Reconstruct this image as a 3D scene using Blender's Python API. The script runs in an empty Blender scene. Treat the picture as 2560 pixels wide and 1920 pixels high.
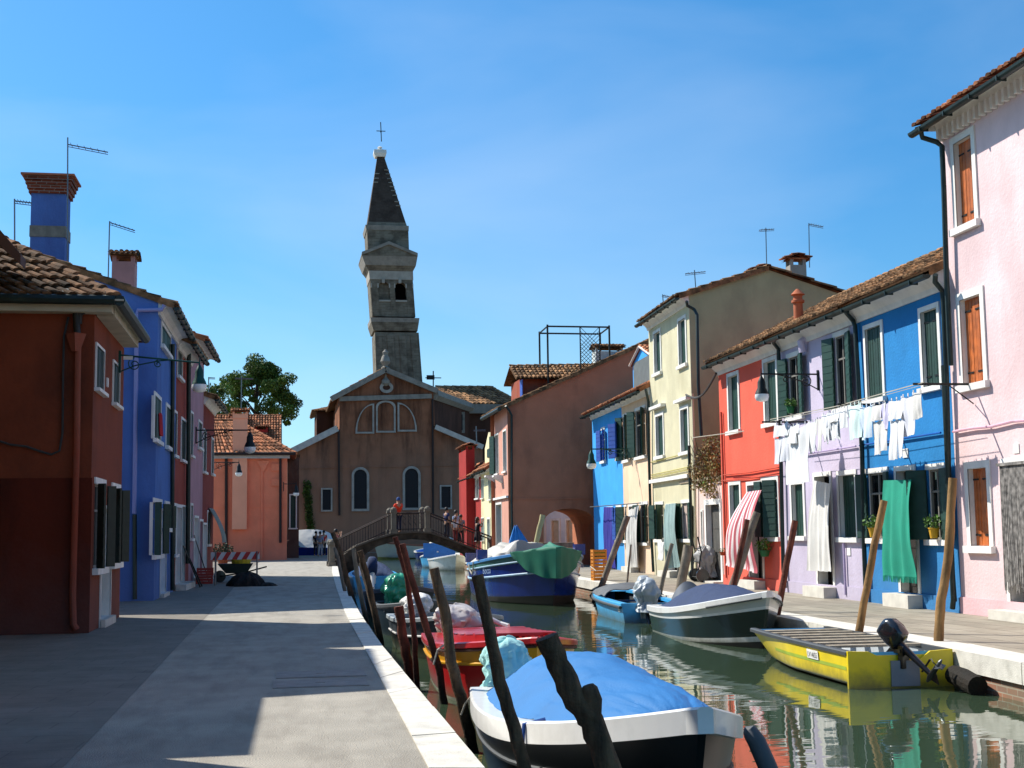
import bpy, bmesh, math, random
from mathutils import Vector as V, Matrix
random.seed(7)
R = math.radians
scn = bpy.context.scene
COL = scn.collection
# ------------------------------------------------------------------ camera
FPX, CX, CY, H = 3356.48, 1280.0, 960.0, 1.6
PSI, PIT, RHO = 0.17312647, 0.10884223, -0.013
_f = V((math.sin(PSI)*math.cos(PIT), math.cos(PSI)*math.cos(PIT), math.sin(PIT)))
_r = V((math.cos(PSI), -math.sin(PSI), 0)); _u = _r.cross(_f)
CR_ = _r*math.cos(RHO)+_u*math.sin(RHO); CU_ = -_r*math.sin(RHO)+_u*math.cos(RHO)
EYE = V((0, 0, H))
cd = bpy.data.cameras.new("camera"); cam = bpy.data.objects.new("camera", cd); COL.objects.link(cam)
cd.sensor_width = 36; cd.lens = 36*FPX/2560; cd.clip_start = .1; cd.clip_end = 3000
m = Matrix.Identity(4)
for i in range(3):
    m[i][0] = CR_[i]; m[i][1] = CU_[i]; m[i][2] = -_f[i]; m[i][3] = EYE[i]
cam.matrix_world = m; scn.camera = cam
CROP = {0: (0, 0, 1/.864), 1: (0, 320, .3376), 2: (0, 860, .4462), 3: (480, 840, .3977), 4: (860, 280, .4218), 5: (700, 880, .3376),
        6: (1140, 780, .3978), 7: (1460, 660, .5063), 8: (1780, 640, .5424), 9: (2060, 620, .5667), 10: (2260, 100, .5425),
        11: (2260, 960, .567), 12: (820, 1380, .2894), 13: (1140, 1280, .3707), 14: (1000, 1560, .4069), 15: (1780, 1440, .3526),
        16: (0, 1440, .5606), 17: (840, 1360, .1447), 18: (1020, 1340, .1085), 19: (1880, 1560, .2532), 20: (1150, 1340, .1582), 99: (0, 0, 1)}
def k(n, x, y):
    a, b, s = CROP[n]; return a+x*s, b+y*s
def ray(p): return CR_*((p[0]-CX)/FPX) - CU_*((p[1]-CY)/FPX) + _f
def G(p, z=0.):
    d = ray(p); return EYE + d*((z-H)/d.z)
def PX(p, X):
    d = ray(p); return EYE + d*(X/d.x)
def PY(p, Y):
    d = ray(p); return EYE + d*(Y/d.y)
UP = V((0, 0, 1))
# ------------------------------------------------------------------ materials
def lin(h):
    if isinstance(h, str):
        c = [int(h[i:i+2], 16)/255 for i in (0, 2, 4)]
        return tuple(((x+.055)/1.055)**2.4 if x > .04 else x/12.92 for x in c)
    return tuple(h)
MC = {}
def mat(name, col, rough=.8, var=.12, scale=3., bump=.15, bscale=40., metal=0., stain=None, stain_amt=0., sscale=(.5, .5, .25), spec=.5, attr=None, coat=0., trans=0., streak=0., tide=None):
    key = name
    if key in MC: return MC[key]
    col = lin(col)
    m = bpy.data.materials.new(name); m.use_nodes = True
    nt = m.node_tree; N = nt.nodes; L = nt.links
    b = N['Principled BSDF']
    b.inputs['Roughness'].default_value = rough; b.inputs['Metallic'].default_value = metal
    b.inputs['Specular IOR Level'].default_value = spec
    if coat: b.inputs['Coat Weight'].default_value = coat; b.inputs['Coat Roughness'].default_value = .08
    tc = N.new('ShaderNodeTexCoord')
    n1 = N.new('ShaderNodeTexNoise'); n1.inputs['Scale'].default_value = scale; n1.inputs['Detail'].default_value = 6
    L.new(tc.outputs['Object'], n1.inputs['Vector'])
    r1 = N.new('ShaderNodeValToRGB'); r1.color_ramp.elements[0].position = .3; r1.color_ramp.elements[1].position = .7
    lo = tuple(c*(1-var*1.6) for c in col); hi = tuple(min(1, c*(1+var*.8)) for c in col)
    r1.color_ramp.elements[0].color = (*lo, 1); r1.color_ramp.elements[1].color = (*hi, 1)
    L.new(n1.outputs['Fac'], r1.inputs['Fac']); out = r1.outputs['Color']
    if stain is not None and stain_amt > 0:
        st = lin(stain)
        mp = N.new('ShaderNodeMapping'); mp.inputs['Scale'].default_value = sscale
        L.new(tc.outputs['Object'], mp.inputs['Vector'])
        n2 = N.new('ShaderNodeTexNoise'); n2.inputs['Scale'].default_value = 1.6; n2.inputs['Detail'].default_value = 8; n2.inputs['Roughness'].default_value = .65
        L.new(mp.outputs[0], n2.inputs['Vector'])
        r2 = N.new('ShaderNodeValToRGB'); r2.color_ramp.elements[0].position = .46; r2.color_ramp.elements[1].position = .68
        r2.color_ramp.elements[0].color = (0, 0, 0, 1); r2.color_ramp.elements[1].color = (stain_amt,)*3+(1,)
        L.new(n2.outputs['Fac'], r2.inputs['Fac'])
        mx = N.new('ShaderNodeMixRGB'); L.new(r2.outputs['Color'], mx.inputs['Fac']); L.new(out, mx.inputs[1]); mx.inputs[2].default_value = (*st, 1)
        out = mx.outputs[0]
    if attr:
        at = N.new('ShaderNodeAttribute'); at.attribute_name = attr
        r3 = N.new('ShaderNodeValToRGB'); r3.color_ramp.elements[0].color = (.35, .33, .3, 1); r3.color_ramp.elements[1].color = (1.55, 1.5, 1.4, 1)
        L.new(at.outputs['Fac'], r3.inputs['Fac'])
        mx = N.new('ShaderNodeMixRGB'); mx.blend_type = 'MULTIPLY'; mx.inputs['Fac'].default_value = 1
        L.new(out, mx.inputs[1]); L.new(r3.outputs['Color'], mx.inputs[2]); out = mx.outputs[0]
    if tide:  # (z low, z high, colour, amount): weathering that starts at the foot of the thing
        sp = N.new('ShaderNodeSeparateXYZ'); L.new(tc.outputs['Object'], sp.inputs[0])
        nn = N.new('ShaderNodeTexNoise'); nn.inputs['Scale'].default_value = tide[4] if len(tide) > 4 else 2.; nn.inputs['Detail'].default_value = 8; nn.inputs['Roughness'].default_value = .7; L.new(tc.outputs['Object'], nn.inputs['Vector'])
        ma = N.new('ShaderNodeMath'); ma.operation = 'MULTIPLY_ADD'; ma.inputs[1].default_value = -(tide[1]-tide[0])*1.6; L.new(nn.outputs['Fac'], ma.inputs[0]); L.new(sp.outputs[2], ma.inputs[2])
        mr = N.new('ShaderNodeMapRange'); mr.inputs['From Min'].default_value = tide[0]-(tide[1]-tide[0])*.9; mr.inputs['From Max'].default_value = tide[1]-(tide[1]-tide[0])*.75; mr.inputs['To Min'].default_value = tide[3]; mr.inputs['To Max'].default_value = 0; L.new(ma.outputs[0], mr.inputs['Value'])
        mx = N.new('ShaderNodeMixRGB'); L.new(mr.outputs[0], mx.inputs[0]); L.new(out, mx.inputs[1]); mx.inputs[2].default_value = (*lin(tide[2]), 1); out = mx.outputs[0]
    L.new(out, b.inputs['Base Color'])
    if trans:
        b.inputs['Transmission Weight'].default_value = trans
    if bump:
        n3 = N.new('ShaderNodeTexNoise'); n3.inputs['Scale'].default_value = bscale; n3.inputs['Detail'].default_value = 5
        L.new(tc.outputs['Object'], n3.inputs['Vector'])
        bp = N.new('ShaderNodeBump'); bp.inputs['Strength'].default_value = bump; bp.inputs['Distance'].default_value = .02
        L.new(n3.outputs['Fac'], bp.inputs['Height']); L.new(bp.outputs[0], b.inputs['Normal'])
    MC[key] = m
    return m
def plaster(name, col, stain='8a8070', amt=.25, ss=(.45, .45, .2), var=.07):
    if name in MC: return MC[name]
    c = lin(col); dk = tuple(x*.62+.05 for x in c)
    return mat(name, col, .9, var, 1.3, .45, 18, stain=stain, stain_amt=min(1, amt*1.35), sscale=ss, spec=.2, tide=(.15, 1.5, dk, .6, 1.4))
def brickmat(name, c1, c2, mortar, sc=(1, 1, 1), bw=.26, rh=.075, amt=1.0, stain='2a2a20', samt=.5):
    if name in MC: return MC[name]
    m = bpy.data.materials.new(name); m.use_nodes = True; nt = m.node_tree; N = nt.nodes; L = nt.links; b = N['Principled BSDF']
    b.inputs['Roughness'].default_value = .9; b.inputs['Specular IOR Level'].default_value = .2
    tc = N.new('ShaderNodeTexCoord'); sp = N.new('ShaderNodeSeparateXYZ'); L.new(tc.outputs['Object'], sp.inputs[0])
    ad = N.new('ShaderNodeMath'); ad.operation = 'ADD'; L.new(sp.outputs[0], ad.inputs[0]); L.new(sp.outputs[1], ad.inputs[1])
    cb = N.new('ShaderNodeCombineXYZ'); L.new(ad.outputs[0], cb.inputs[0]); L.new(sp.outputs[2], cb.inputs[1])
    br = N.new('ShaderNodeTexBrick'); br.inputs['Scale'].default_value = 1; br.inputs['Brick Width'].default_value = bw; br.inputs['Row Height'].default_value = rh
    br.inputs['Mortar Size'].default_value = .008; br.inputs['Color1'].default_value = (*lin(c1), 1); br.inputs['Color2'].default_value = (*lin(c2), 1); br.inputs['Mortar'].default_value = (*lin(mortar), 1)
    L.new(cb.outputs[0], br.inputs['Vector'])
    n = N.new('ShaderNodeTexNoise'); n.inputs['Scale'].default_value = 1.1; n.inputs['Detail'].default_value = 8; L.new(tc.outputs['Object'], n.inputs['Vector'])
    r = N.new('ShaderNodeValToRGB'); r.color_ramp.elements[0].position = .45; r.color_ramp.elements[1].position = .65
    r.color_ramp.elements[0].color = (0, 0, 0, 1); r.color_ramp.elements[1].color = (samt,)*3+(1,); L.new(n.outputs['Fac'], r.inputs['Fac'])
    mx = N.new('ShaderNodeMixRGB'); L.new(r.outputs[0], mx.inputs[0]); L.new(br.outputs[0], mx.inputs[1]); mx.inputs[2].default_value = (*lin(stain), 1)
    L.new(mx.outputs[0], b.inputs['Base Color'])
    bp = N.new('ShaderNodeBump'); bp.inputs['Strength'].default_value = .4; bp.inputs['Distance'].default_value = .01; L.new(br.outputs['Fac'], bp.inputs['Height']); bp.invert = True
    L.new(bp.outputs[0], b.inputs['Normal']); MC[name] = m; return m
def paving(name, c1, c2, joint, w, h, rot=0., ms=.012):
    m = bpy.data.materials.new(name); m.use_nodes = True; nt = m.node_tree; N = nt.nodes; L = nt.links; b = N['Principled BSDF']
    b.inputs['Roughness'].default_value = .75; b.inputs['Specular IOR Level'].default_value = .3
    tc = N.new('ShaderNodeTexCoord'); mp = N.new('ShaderNodeMapping'); mp.inputs['Rotation'].default_value = (0, 0, rot); L.new(tc.outputs['Object'], mp.inputs[0])
    br = N.new('ShaderNodeTexBrick'); br.inputs['Scale'].default_value = 1; br.inputs['Brick Width'].default_value = w; br.inputs['Row Height'].default_value = h
    br.inputs['Mortar Size'].default_value = ms; br.inputs['Color1'].default_value = (*lin(c1), 1); br.inputs['Color2'].default_value = (*lin(c2), 1); br.inputs['Mortar'].default_value = (*lin(joint), 1)
    L.new(mp.outputs[0], br.inputs['Vector'])
    n = N.new('ShaderNodeTexNoise'); n.inputs['Scale'].default_value = 1.7; n.inputs['Detail'].default_value = 9; n.inputs['Roughness'].default_value = .7; L.new(tc.outputs['Object'], n.inputs['Vector'])
    r = N.new('ShaderNodeValToRGB'); r.color_ramp.elements[0].position = .3; r.color_ramp.elements[1].position = .7
    r.color_ramp.elements[0].color = (.72, .7, .66, 1); r.color_ramp.elements[1].color = (1.12, 1.1, 1.08, 1); L.new(n.outputs['Fac'], r.inputs['Fac'])
    mx = N.new('ShaderNodeMixRGB'); mx.blend_type = 'MULTIPLY'; mx.inputs[0].default_value = 1; L.new(br.outputs[0], mx.inputs[1]); L.new(r.outputs[0], mx.inputs[2])
    L.new(mx.outputs[0], b.inputs['Base Color'])
    n3 = N.new('ShaderNodeTexNoise'); n3.inputs['Scale'].default_value = 60; n3.inputs['Detail'].default_value = 4; L.new(tc.outputs['Object'], n3.inputs['Vector'])
    bp = N.new('ShaderNodeBump'); bp.inputs['Strength'].default_value = .35; bp.inputs['Distance'].default_value = .01
    L.new(n3.outputs['Fac'], bp.inputs['Height']); L.new(bp.outputs[0], b.inputs['Normal']); MC[name] = m; return m
WHITE = mat('white_stone', 'e9e6de', .8, .06, 2, .1, stain='a8a496', stain_amt=.3, sscale=(2, 2, 1))
GREEN = mat('green_shutter_paint', '0c3a2c', .55, .15, 6, .1)
GREEN2 = mat('dark_green_shutter_paint', '12392f', .6, .15, 6, .1)
ORANGE = mat('varnished_orange_wood', 'c4692b', .5, .25, 5, .15, sscale=(8, 8, .6), stain='6a2c10', stain_amt=.5)
BLUEP = mat('blue_shutter_paint', '2350a8', .6, .12, 6, .1)
GLASS = mat('dark_window_glass', '0c1013', .08, .1, 2, 0, spec=.6)
GLASSC = mat('church_window_glass', '060a14', .5, .3, 4, .3, 12, spec=.3)
DARK = mat('dark_interior', '120f0d', .95, .1, 2, 0, spec=.1)
GUT = mat('dark_metal_gutter', '23332f', .45, .2, 5, .1, metal=.3)
IRON = mat('wrought_iron', '1c201e', .55, .2, 8, .1, metal=.4)
GIRON = mat('green_cast_iron', '12473c', .45, .2, 8, .1, metal=.3)
TILE = mat('terracotta_tiles', 'b37552', .9, .3, 5, .3, 30, stain='4c4436', stain_amt=.75, sscale=(1.4, 1.4, 1.4), attr='tint', spec=.2)
TILE2 = mat('mossy_terracotta_tiles', '9a7452', .9, .35, 6, .3, 30, stain='3d3a2b', stain_amt=.85, sscale=(1.4, 1.4, 1.4), attr='tint', spec=.2)
BRICK = brickmat('old_red_brick', '8a4630', '6d3322', '8f857a')
LAMPG = mat('frosted_lamp_glass', 'e8ebe8', .3, .03, 3, 0, spec=.6)
WOODG = mat('weathered_grey_wood', '8d8272', .85, .25, 4, .5, 20, stain='4a4136', stain_amt=.6, sscale=(6, 6, .8), tide=(.9, 1.45, '14150d', .95, 3.), spec=.2)
WOODY = mat('pale_brown_pole_wood', '9c7a4e', .8, .25, 3, .4, 20, stain='5c4126', stain_amt=.7, sscale=(7, 7, .9), tide=(.9, 1.45, '14150d', .95, 3.), spec=.2)
WOODD = mat('dark_wet_pole_wood', '66503a', .8, .35, 5, 1., 26, stain='211811', stain_amt=.8, sscale=(11, 11, 1), tide=(.9, 1.45, '14150d', .95, 3.), spec=.25)
WOODR = mat('reddish_pole_wood', '6a3b2c', .8, .35, 5, .9, 24, stain='241510', stain_amt=.6, sscale=(7, 7, 1), tide=(.9, 1.45, '14150d', .95, 3.), spec=.25)
ROPE = mat('pale_rope', 'b9b2a0', .9, .15, 20, .3)
WIREM = mat('cable_rubber', '3a3836', .8, .1, 5, 0)
ALU = mat('dull_aluminium', '6f7478', .45, .1, 5, 0, metal=.7)
# ------------------------------------------------------------------ mesh builder
class MB:
    def __init__(s): s.v = []; s.f = []; s.m = []; s.t = []
    def add(s, pts, faces, m=0, tint=None):
        b = len(s.v); s.v += [V(p) for p in pts]
        for f in faces: s.f.append([b+i for i in f]); s.m.append(m); s.t.append(.5 if tint is None else tint)
    def quad(s, *p, m=0): s.add(p, [tuple(range(len(p)))], m)
    def hexa(s, p, m=0):  # p: 4 bottom (ccw), 4 top
        s.add(p, [(0, 3, 2, 1), (4, 5, 6, 7), (0, 1, 5, 4), (1, 2, 6, 5), (2, 3, 7, 6), (3, 0, 4, 7)], m)
    def box(s, c, sz, ax=None, m=0):
        c = V(c); X, Y, Z = ax or (V((1, 0, 0)), V((0, 1, 0)), UP)
        a, b, d = sz[0]/2, sz[1]/2, sz[2]/2
        s.hexa([c+X*i*a+Y*j*b+Z*kk*d for kk in (-1, 1) for i, j in ((-1, -1), (1, -1), (1, 1), (-1, 1))], m)
    def tube(s, pts, r, n=7, m=0, cap=True):
        pts = [V(p) for p in pts]; K = len(pts)
        rr = r if isinstance(r, (list, tuple)) else [r]*K
        base = len(s.v); ref = None
        for i, p in enumerate(pts):
            t = (pts[min(i+1, K-1)]-pts[max(i-1, 0)]).normalized()
            if ref is None: ref = t.orthogonal().normalized()
            ref = (ref - t*ref.dot(t)); ref = ref.normalized() if ref.length > 1e-6 else t.orthogonal().normalized()
            bi = t.cross(ref)
            for j in range(n):
                a = 2*math.pi*j/n; s.v.append(p+(ref*math.cos(a)+bi*math.sin(a))*rr[i])
        for i in range(K-1):
            for j in range(n):
                a = base+i*n+j; b = base+i*n+(j+1) % n
                s.f.append([a, b, b+n, a+n]); s.m.append(m); s.t.append(.5)
        if cap:
            s.f.append([base+j for j in range(n)][::-1]); s.f.append([base+(K-1)*n+j for j in range(n)]); s.m += [m, m]; s.t += [.5, .5]
    def lathe(s, c, prof, n=14, ax=None, m=0):
        c = V(c); X, Y, Z = ax or (V((1, 0, 0)), V((0, 1, 0)), UP); base = len(s.v); K = len(prof)
        for r, z in prof:
            for j in range(n):
                a = 2*math.pi*j/n; s.v.append(c+X*math.cos(a)*r+Y*math.sin(a)*r+Z*z)
        for i in range(K-1):
            for j in range(n):
                a = base+i*n+j; b = base+i*n+(j+1) % n
                s.f.append([a, b, b+n, a+n]); s.m.append(m); s.t.append(.5)
        s.f.append([base+j for j in range(n)][::-1]); s.f.append([base+(K-1)*n+j for j in range(n)]); s.m += [m, m]; s.t += [.5, .5]
    def prism(s, pts, d, m=0):
        n = len(pts); d = V(d); pts = [V(p) for p in pts]
        s.add(pts+[p+d for p in pts], [tuple(range(n))[::-1], tuple(range(n, 2*n))]+[(i, (i+1) % n, n+(i+1) % n, n+i) for i in range(n)], m)
    def sheet(s, fn, nu, nv, th=.008, m=0, mfn=None):  # fn(u,v)->point ; thin closed cloth
        P = [[V(fn(i/nu, j/nv)) for i in range(nu+1)] for j in range(nv+1)]
        base = len(s.v); W = nu+1
        def nrm(j, i):
            a = P[j][min(i+1, nu)]-P[j][max(i-1, 0)]; b = P[min(j+1, nv)][i]-P[max(j-1, 0)][i]
            n = a.cross(b); return n.normalized() if n.length > 1e-9 else V((1, 0, 0))
        for j in range(nv+1):
            for i in range(nu+1): s.v.append(P[j][i]+nrm(j, i)*th/2)
        off = len(s.v)-base
        for j in range(nv+1):
            for i in range(nu+1): s.v.append(P[j][i]-nrm(j, i)*th/2)
        def F(*q): s.f.append(list(q)); s.m.append(m); s.t.append(.5)
        for j in range(nv):
            for i in range(nu):
                if mfn: m = mfn((i+.5)/nu)
                a = base+j*W+i; F(a, a+1, a+W+1, a+W); F(a+off, a+W+off, a+W+1+off, a+1+off)
        for i in range(nu):
            a = base+i; F(a, a+off, a+1+off, a+1); b = base+nv*W+i; F(b, b+1, b+1+off, b+off)
        for j in range(nv):
            a = base+j*W; F(a, a+W, a+W+off, a+off); b = a+nu; F(b, b+off, b+W+off, b+W)
    def build(s, name, mats, parent=None, smooth=False):
        if not isinstance(mats, (list, tuple)): mats = [mats]
        o0 = rootloc(parent) if parent else V((0, 0, 0))
        me = bpy.data.meshes.new(name); me.from_pydata([v-o0 for v in s.v], [], s.f)
        for x in mats: me.materials.append(x)
        me.polygons.foreach_set('material_index', s.m)
        if any(t != .5 for t in s.t):
            a = me.attributes.new('tint', 'FLOAT', 'FACE'); a.data.foreach_set('value', s.t)
        if smooth: me.polygons.foreach_set('use_smooth', [True]*len(me.polygons))
        me.validate(); me.update()
        o = bpy.data.objects.new(name, me); COL.objects.link(o)
        if parent: o.parent = parent
        return o
def rootloc(o):
    p = V(o.location)
    while o.parent: o = o.parent; p += V(o.location)
    return p
def auto_smooth(o, ang=40):
    me = o.data; me.polygons.foreach_set('use_smooth', [True]*len(me.polygons))
    try: me.set_sharp_from_angle(angle=R(ang))
    except Exception: pass
    return o
def tag(o, label, cat, group=None, kind=None):
    o['label'] = label; o['category'] = cat
    if group: o['group'] = group
    if kind: o['kind'] = kind
    return o
def thing(name, label, cat, loc, group=None):
    o = bpy.data.objects.new(name, None); COL.objects.link(o); o.location = V(loc); o.empty_display_size = .3
    return tag(o, label, cat, group)
def solo(mb, name, mt, label, cat, group=None, smooth=False, loc=None):
    """a thing that is one mesh; origin moved to its base"""
    xs = [v.x for v in mb.v]; ys = [v.y for v in mb.v]; zs = [v.z for v in mb.v]
    o0 = V(((min(xs)+max(xs))/2, (min(ys)+max(ys))/2, min(zs)))
    mb.v = [v-o0 for v in mb.v]; o = mb.build(name, mt, None, smooth); o.location = o0
    return tag(o, label, cat, group)
def struct(mb, name, mt):
    o = mb.build(name, mt); o['kind'] = 'structure'; return o
# ------------------------------------------------------------------ facades
class Fac:
    def __init__(s, a, b, base=0.):
        s.a = V((a[0], a[1], 0)); s.b = V((b[0], b[1], 0)); s.d = (s.b-s.a).normalized(); s.n = s.d.cross(UP); s.L = (s.b-s.a).length
    def uv(s, p, o=0.):
        d = ray(p); q = s.a+s.n*o; t = (q-EYE).dot(s.n)/d.dot(s.n); w = EYE+d*t
        return (w-q).dot(s.d), w.z
    def P(s, u, z, o=0.): return s.a+s.d*u+UP*z+s.n*o
    def rect(s, c, x0, y0, x1, y1, o=0.):
        a = s.uv(k(c, x0, y0), o); b = s.uv(k(c, x1, y1), o)
        return [min(a[0], b[0]), min(a[1], b[1]), max(a[0], b[0]), max(a[1], b[1])]
    def box(s, mb, u0, u1, z0, z1, o0, o1, m=0):
        mb.hexa([s.P(u0, z0, o1), s.P(u1, z0, o1), s.P(u1, z0, o0), s.P(u0, z0, o0), s.P(u0, z1, o1), s.P(u1, z1, o1), s.P(u1, z1, o0), s.P(u0, z1, o0)], m)
def tiles(mb, e0, e1, r1, r0, tw=.2, tl=.4, lift=.02):
    """barrel tile slope e0-e1 eave, r0-r1 ridge (quad, may taper)"""
    e0, e1, r0, r1 = map(V, (e0, e1, r0, r1))
    W = max((e1-e0).length, (r1-r0).length); Ln = ((r0+r1)/2-(e0+e1)/2).length
    nc = max(2, round(W/tw)); nr = max(2, round(Ln/tl))
    n = (e1-e0).cross(r0-e0 if (r0-e0).length > .01 else r1-e0).normalized()
    if n.z < 0: n = -n
    def P(u, v): return (e0*(1-u)+e1*u)*(1-v)+(r0*(1-u)+r1*u)*v
    mb.add([P(0, 0), P(1, 0), P(1, 1), P(0, 1)], [(0, 1, 2, 3)], 0, .2)
    mb.add([P(0, 0)-UP*.05, P(1, 0)-UP*.05, P(1, 1)-UP*.05, P(0, 1)-UP*.05], [(3, 2, 1, 0), (0, 1, 5, 4)] if 0 else [(3, 2, 1, 0)], 0, .2)
    for i in range(nc):
        uc = (i+.5)/nc
        for j in range(nr):
            v0 = j/nr; v1 = min(1.02, (j+1.15)/nr)
            loc = (P(min(1, (i+1)/nc), v0)-P(i/nc, v0)).length
            if loc < tw*.35: continue
            rr = loc*.40
            jt = random.uniform(-.012, .012); sl = random.uniform(-.01, .01)
            a = P(uc, v0)+n*(lift+.035+jt); b = P(uc, v1)+n*(lift*.4)
            du = (P(min(1, uc+.01), v0)-P(uc-.01, v0)).normalized()
            if j == 0: a = a-(b-a).normalized()*.05
            pts = []
            for (c, rad) in ((a, rr), (b, rr*.85)):
                for q in range(6):
                    an = math.pi*q/5
                    pts.append(c+du*(math.cos(an)*rad+sl)+n*math.sin(an)*rad*.75)
            t = random.random()
            mb.add(pts, [(q, q+1, q+7, q+6) for q in range(5)]+[(0, 1, 2, 3, 4, 5)], 0, t)
def ridge_caps(mb, a, b, r=.11, tl=.4):
    a = V(a); b = V(b); L = (b-a).length; n = max(2, round(L/tl)); d = (b-a).normalized(); s = d.cross(UP).normalized(); up = s.cross(d)
    for j in range(n):
        p = a+d*L*j/n+up*.04; q = a+d*L*min(1., (j+1.12)/n)+up*.01; pts = []
        for c, rad in ((p, r), (q, r*.85)):
            for i in range(6):
                an = math.pi*i/5; pts.append(c+s*math.cos(an)*rad+up*math.sin(an)*rad*.8)
        mb.add(pts, [(i, i+1, i+7, i+6) for i in range(5)]+[(0, 1, 2, 3, 4, 5)], 0, random.uniform(.5, 1))
class House:
    def __init__(s, name, label, fac, u0, u1, z1, wall, depth=7., cat='house', group=None, z0=0.):
        s.f = fac; s.u0 = u0; s.u1 = u1; s.z1 = z1; s.z0 = z0; s.wm = wall; s.D = depth; s.holes = []
        s.root = thing(name, label, cat, fac.P((u0+u1)/2, z0), group)
    def wall(s, ridge=1.6, gable=True, plinth=None, pm=None, back=True):
        f = s.f; mb = MB()
        us = sorted({s.u0, s.u1, *[h[0] for h in s.holes], *[h[2] for h in s.holes]})
        zs = sorted({s.z0, s.z1, *[h[1] for h in s.holes], *[h[3] for h in s.holes]})
        us = [u for u in us if s.u0 <= u <= s.u1]; zs = [z for z in zs if s.z0 <= z <= s.z1]
        for a, b in zip(us, us[1:]):
            for c, d in zip(zs, zs[1:]):
                uu, zz = (a+b)/2, (c+d)/2
                if any(h[0] < uu < h[2] and h[1] < zz < h[3] for h in s.holes): continue
                mb.quad(f.P(a, c), f.P(b, c), f.P(b, d), f.P(a, d))
        D = -s.D
        for u in (s.u0, s.u1):
            q = [f.P(u, s.z0), f.P(u, s.z0, D), f.P(u, s.z1, D)]
            if gable: q.append(f.P(u, s.z1+ridge, D/2))
            q.append(f.P(u, s.z1))
            if u == s.u0: q = q[::-1]
            mb.quad(*q)
        mb.quad(f.P(s.u1, s.z0, D), f.P(s.u0, s.z0, D), f.P(s.u0, s.z1, D), f.P(s.u1, s.z1, D))
        o = mb.build('wall', s.wm, s.root)
        if plinth:
            mb = MB(); f.box(mb, s.u0+.003, s.u1-.003, s.z0, s.z0+plinth, 0.004, .035); mb.build('plinth', pm or s.wm, s.root)
        return o
    def roof(s, ridge=1.6, over=.4, side=.06, mt=TILE, tw=.2, back=True, gutter=True, cornice=.32, cmat=WHITE, cut=None):
        f = s.f; mb = MB(); D = s.D; u0, u1 = s.u0-side, s.u1+side; z = s.z1+.02
        sl = ridge/(D/2)
        e = [f.P(u0, z-sl*over+.06, over), f.P(u1, z-sl*over+.06, over)]; r = [f.P(u0, z+ridge+.06, -D/2), f.P(u1, z+ridge+.06, -D/2)]
        tiles(mb, e[0], e[1], r[1], r[0], tw)
        if back:
            g = [f.P(u0, z-sl*over+.06, -D-over), f.P(u1, z-sl*over+.06, -D-over)]
            tiles(mb, g[1], g[0], r[0], r[1], tw*1.6, .8)
            ridge_caps(mb, r[0], r[1])
        # verge boards
        for u, d in ((u0, -.03), (u1, .03)):
            mb.quad(f.P(u, z-sl*over-.05, over), f.P(u, z+ridge-.05, -D/2), f.P(u, z+ridge+.1, -D/2), f.P(u, z-sl*over+.1, over))
        ro = mb.build('roof', mt, s.root)
        if cornice:
            mb = MB(); zc = s.z1-cornice
            ze = z-sl*over
            # coved cornice
            prof = [(0.0, zc), (.05, zc), (.08, zc+.1), (over*.45, zc+.18), (over*.8, ze+.0), (over*.8, ze+.03), (0.0, s.z1+.0)]
            pr = [f.P(s.u0+.004, b, a+.003) for a, b in prof]
            mb.prism(pr, f.d*(s.u1-s.u0-.008)); mb.build('cornice', cmat, s.root)
        if gutter:
            mb = MB(); go = over+.06; gz = z-sl*over-.02; n = 6; pts = []
            for uu in (u0-.02, u1+.02):
                for q in range(n+1):
                    an = math.pi+math.pi*q/n; pts.append(f.P(uu, gz+math.sin(an)*.085, go+math.cos(an)*.085))
            m1 = n+1
            fs = [(q, q+1, m1+q+1, m1+q) for q in range(n)]+[tuple(range(m1)), tuple(range(m1, 2*m1))[::-1]]
            mb.add(pts, fs)
            nb = max(2, int((u1-u0)/.9))
            for i in range(nb):
                uu = u0+(i+.5)*(u1-u0)/nb; f.box(mb, uu-.012, uu+.012, gz-.096, gz-.01, go-.092, go+.092)
            mb.build('gutter', GUT, s.root)
            s.gz = gz; s.go = go
        return ro
    def leaf(s, mb, hu, z0, z1, w, sg, ang, o=.03, th=.04, bat=True):
        """shutter leaf hinged at hu, extending sg*w, opened ang deg from wall plane (0 flat on wall)"""
        f = s.f; c, q = math.cos(R(ang)), math.sin(R(ang))
        ax = f.d*(sg*c)+f.n*q; ay = ax.cross(UP); ce = f.P(hu, (z0+z1)/2, o)+ax*(w/2)
        mb.box(ce, (w, th, z1-z0), (ax, ay, UP))
        if bat:
            nb = max(4, int((z1-z0)/.16))
            for i in range(nb):
                zz = z0+(i+.5)*(z1-z0)/nb
                mb.box(ce+UP*(zz-(z0+z1)/2), (w*.94, th+.014, (z1-z0)/nb*.72), (ax, ay, UP))
    def win(s, rc, style='closed', sm=GREEN, sur=.11, dep=.14, fm=WHITE, sill=True, label=None, ang=(8, 8), lw=None, inner=False, glass=GLASS, frame=True, top_only=False, hinges=False, proud=.03):
        f = s.f; u0, z0, u1, z1 = rc
        if style == 'open' and top_only: dep = min(dep, .06)
        if inner: u0 -= sur; u1 += sur; z1 += sur; z0 -= sur*.8
        h = [u0+sur, z0+sur*.8, u1-sur, z1-sur]; s.holes.append(h)
        mb = MB(); a, c, b, d = h
        if top_only:
            f.box(mb, u0, u1, d, z1, .002, proud)
        else:
            f.box(mb, u0, a, c, z1, .002, proud); f.box(mb, b, u1, c, z1, .002, proud); f.box(mb, a, b, d, z1, .002, proud)
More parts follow.
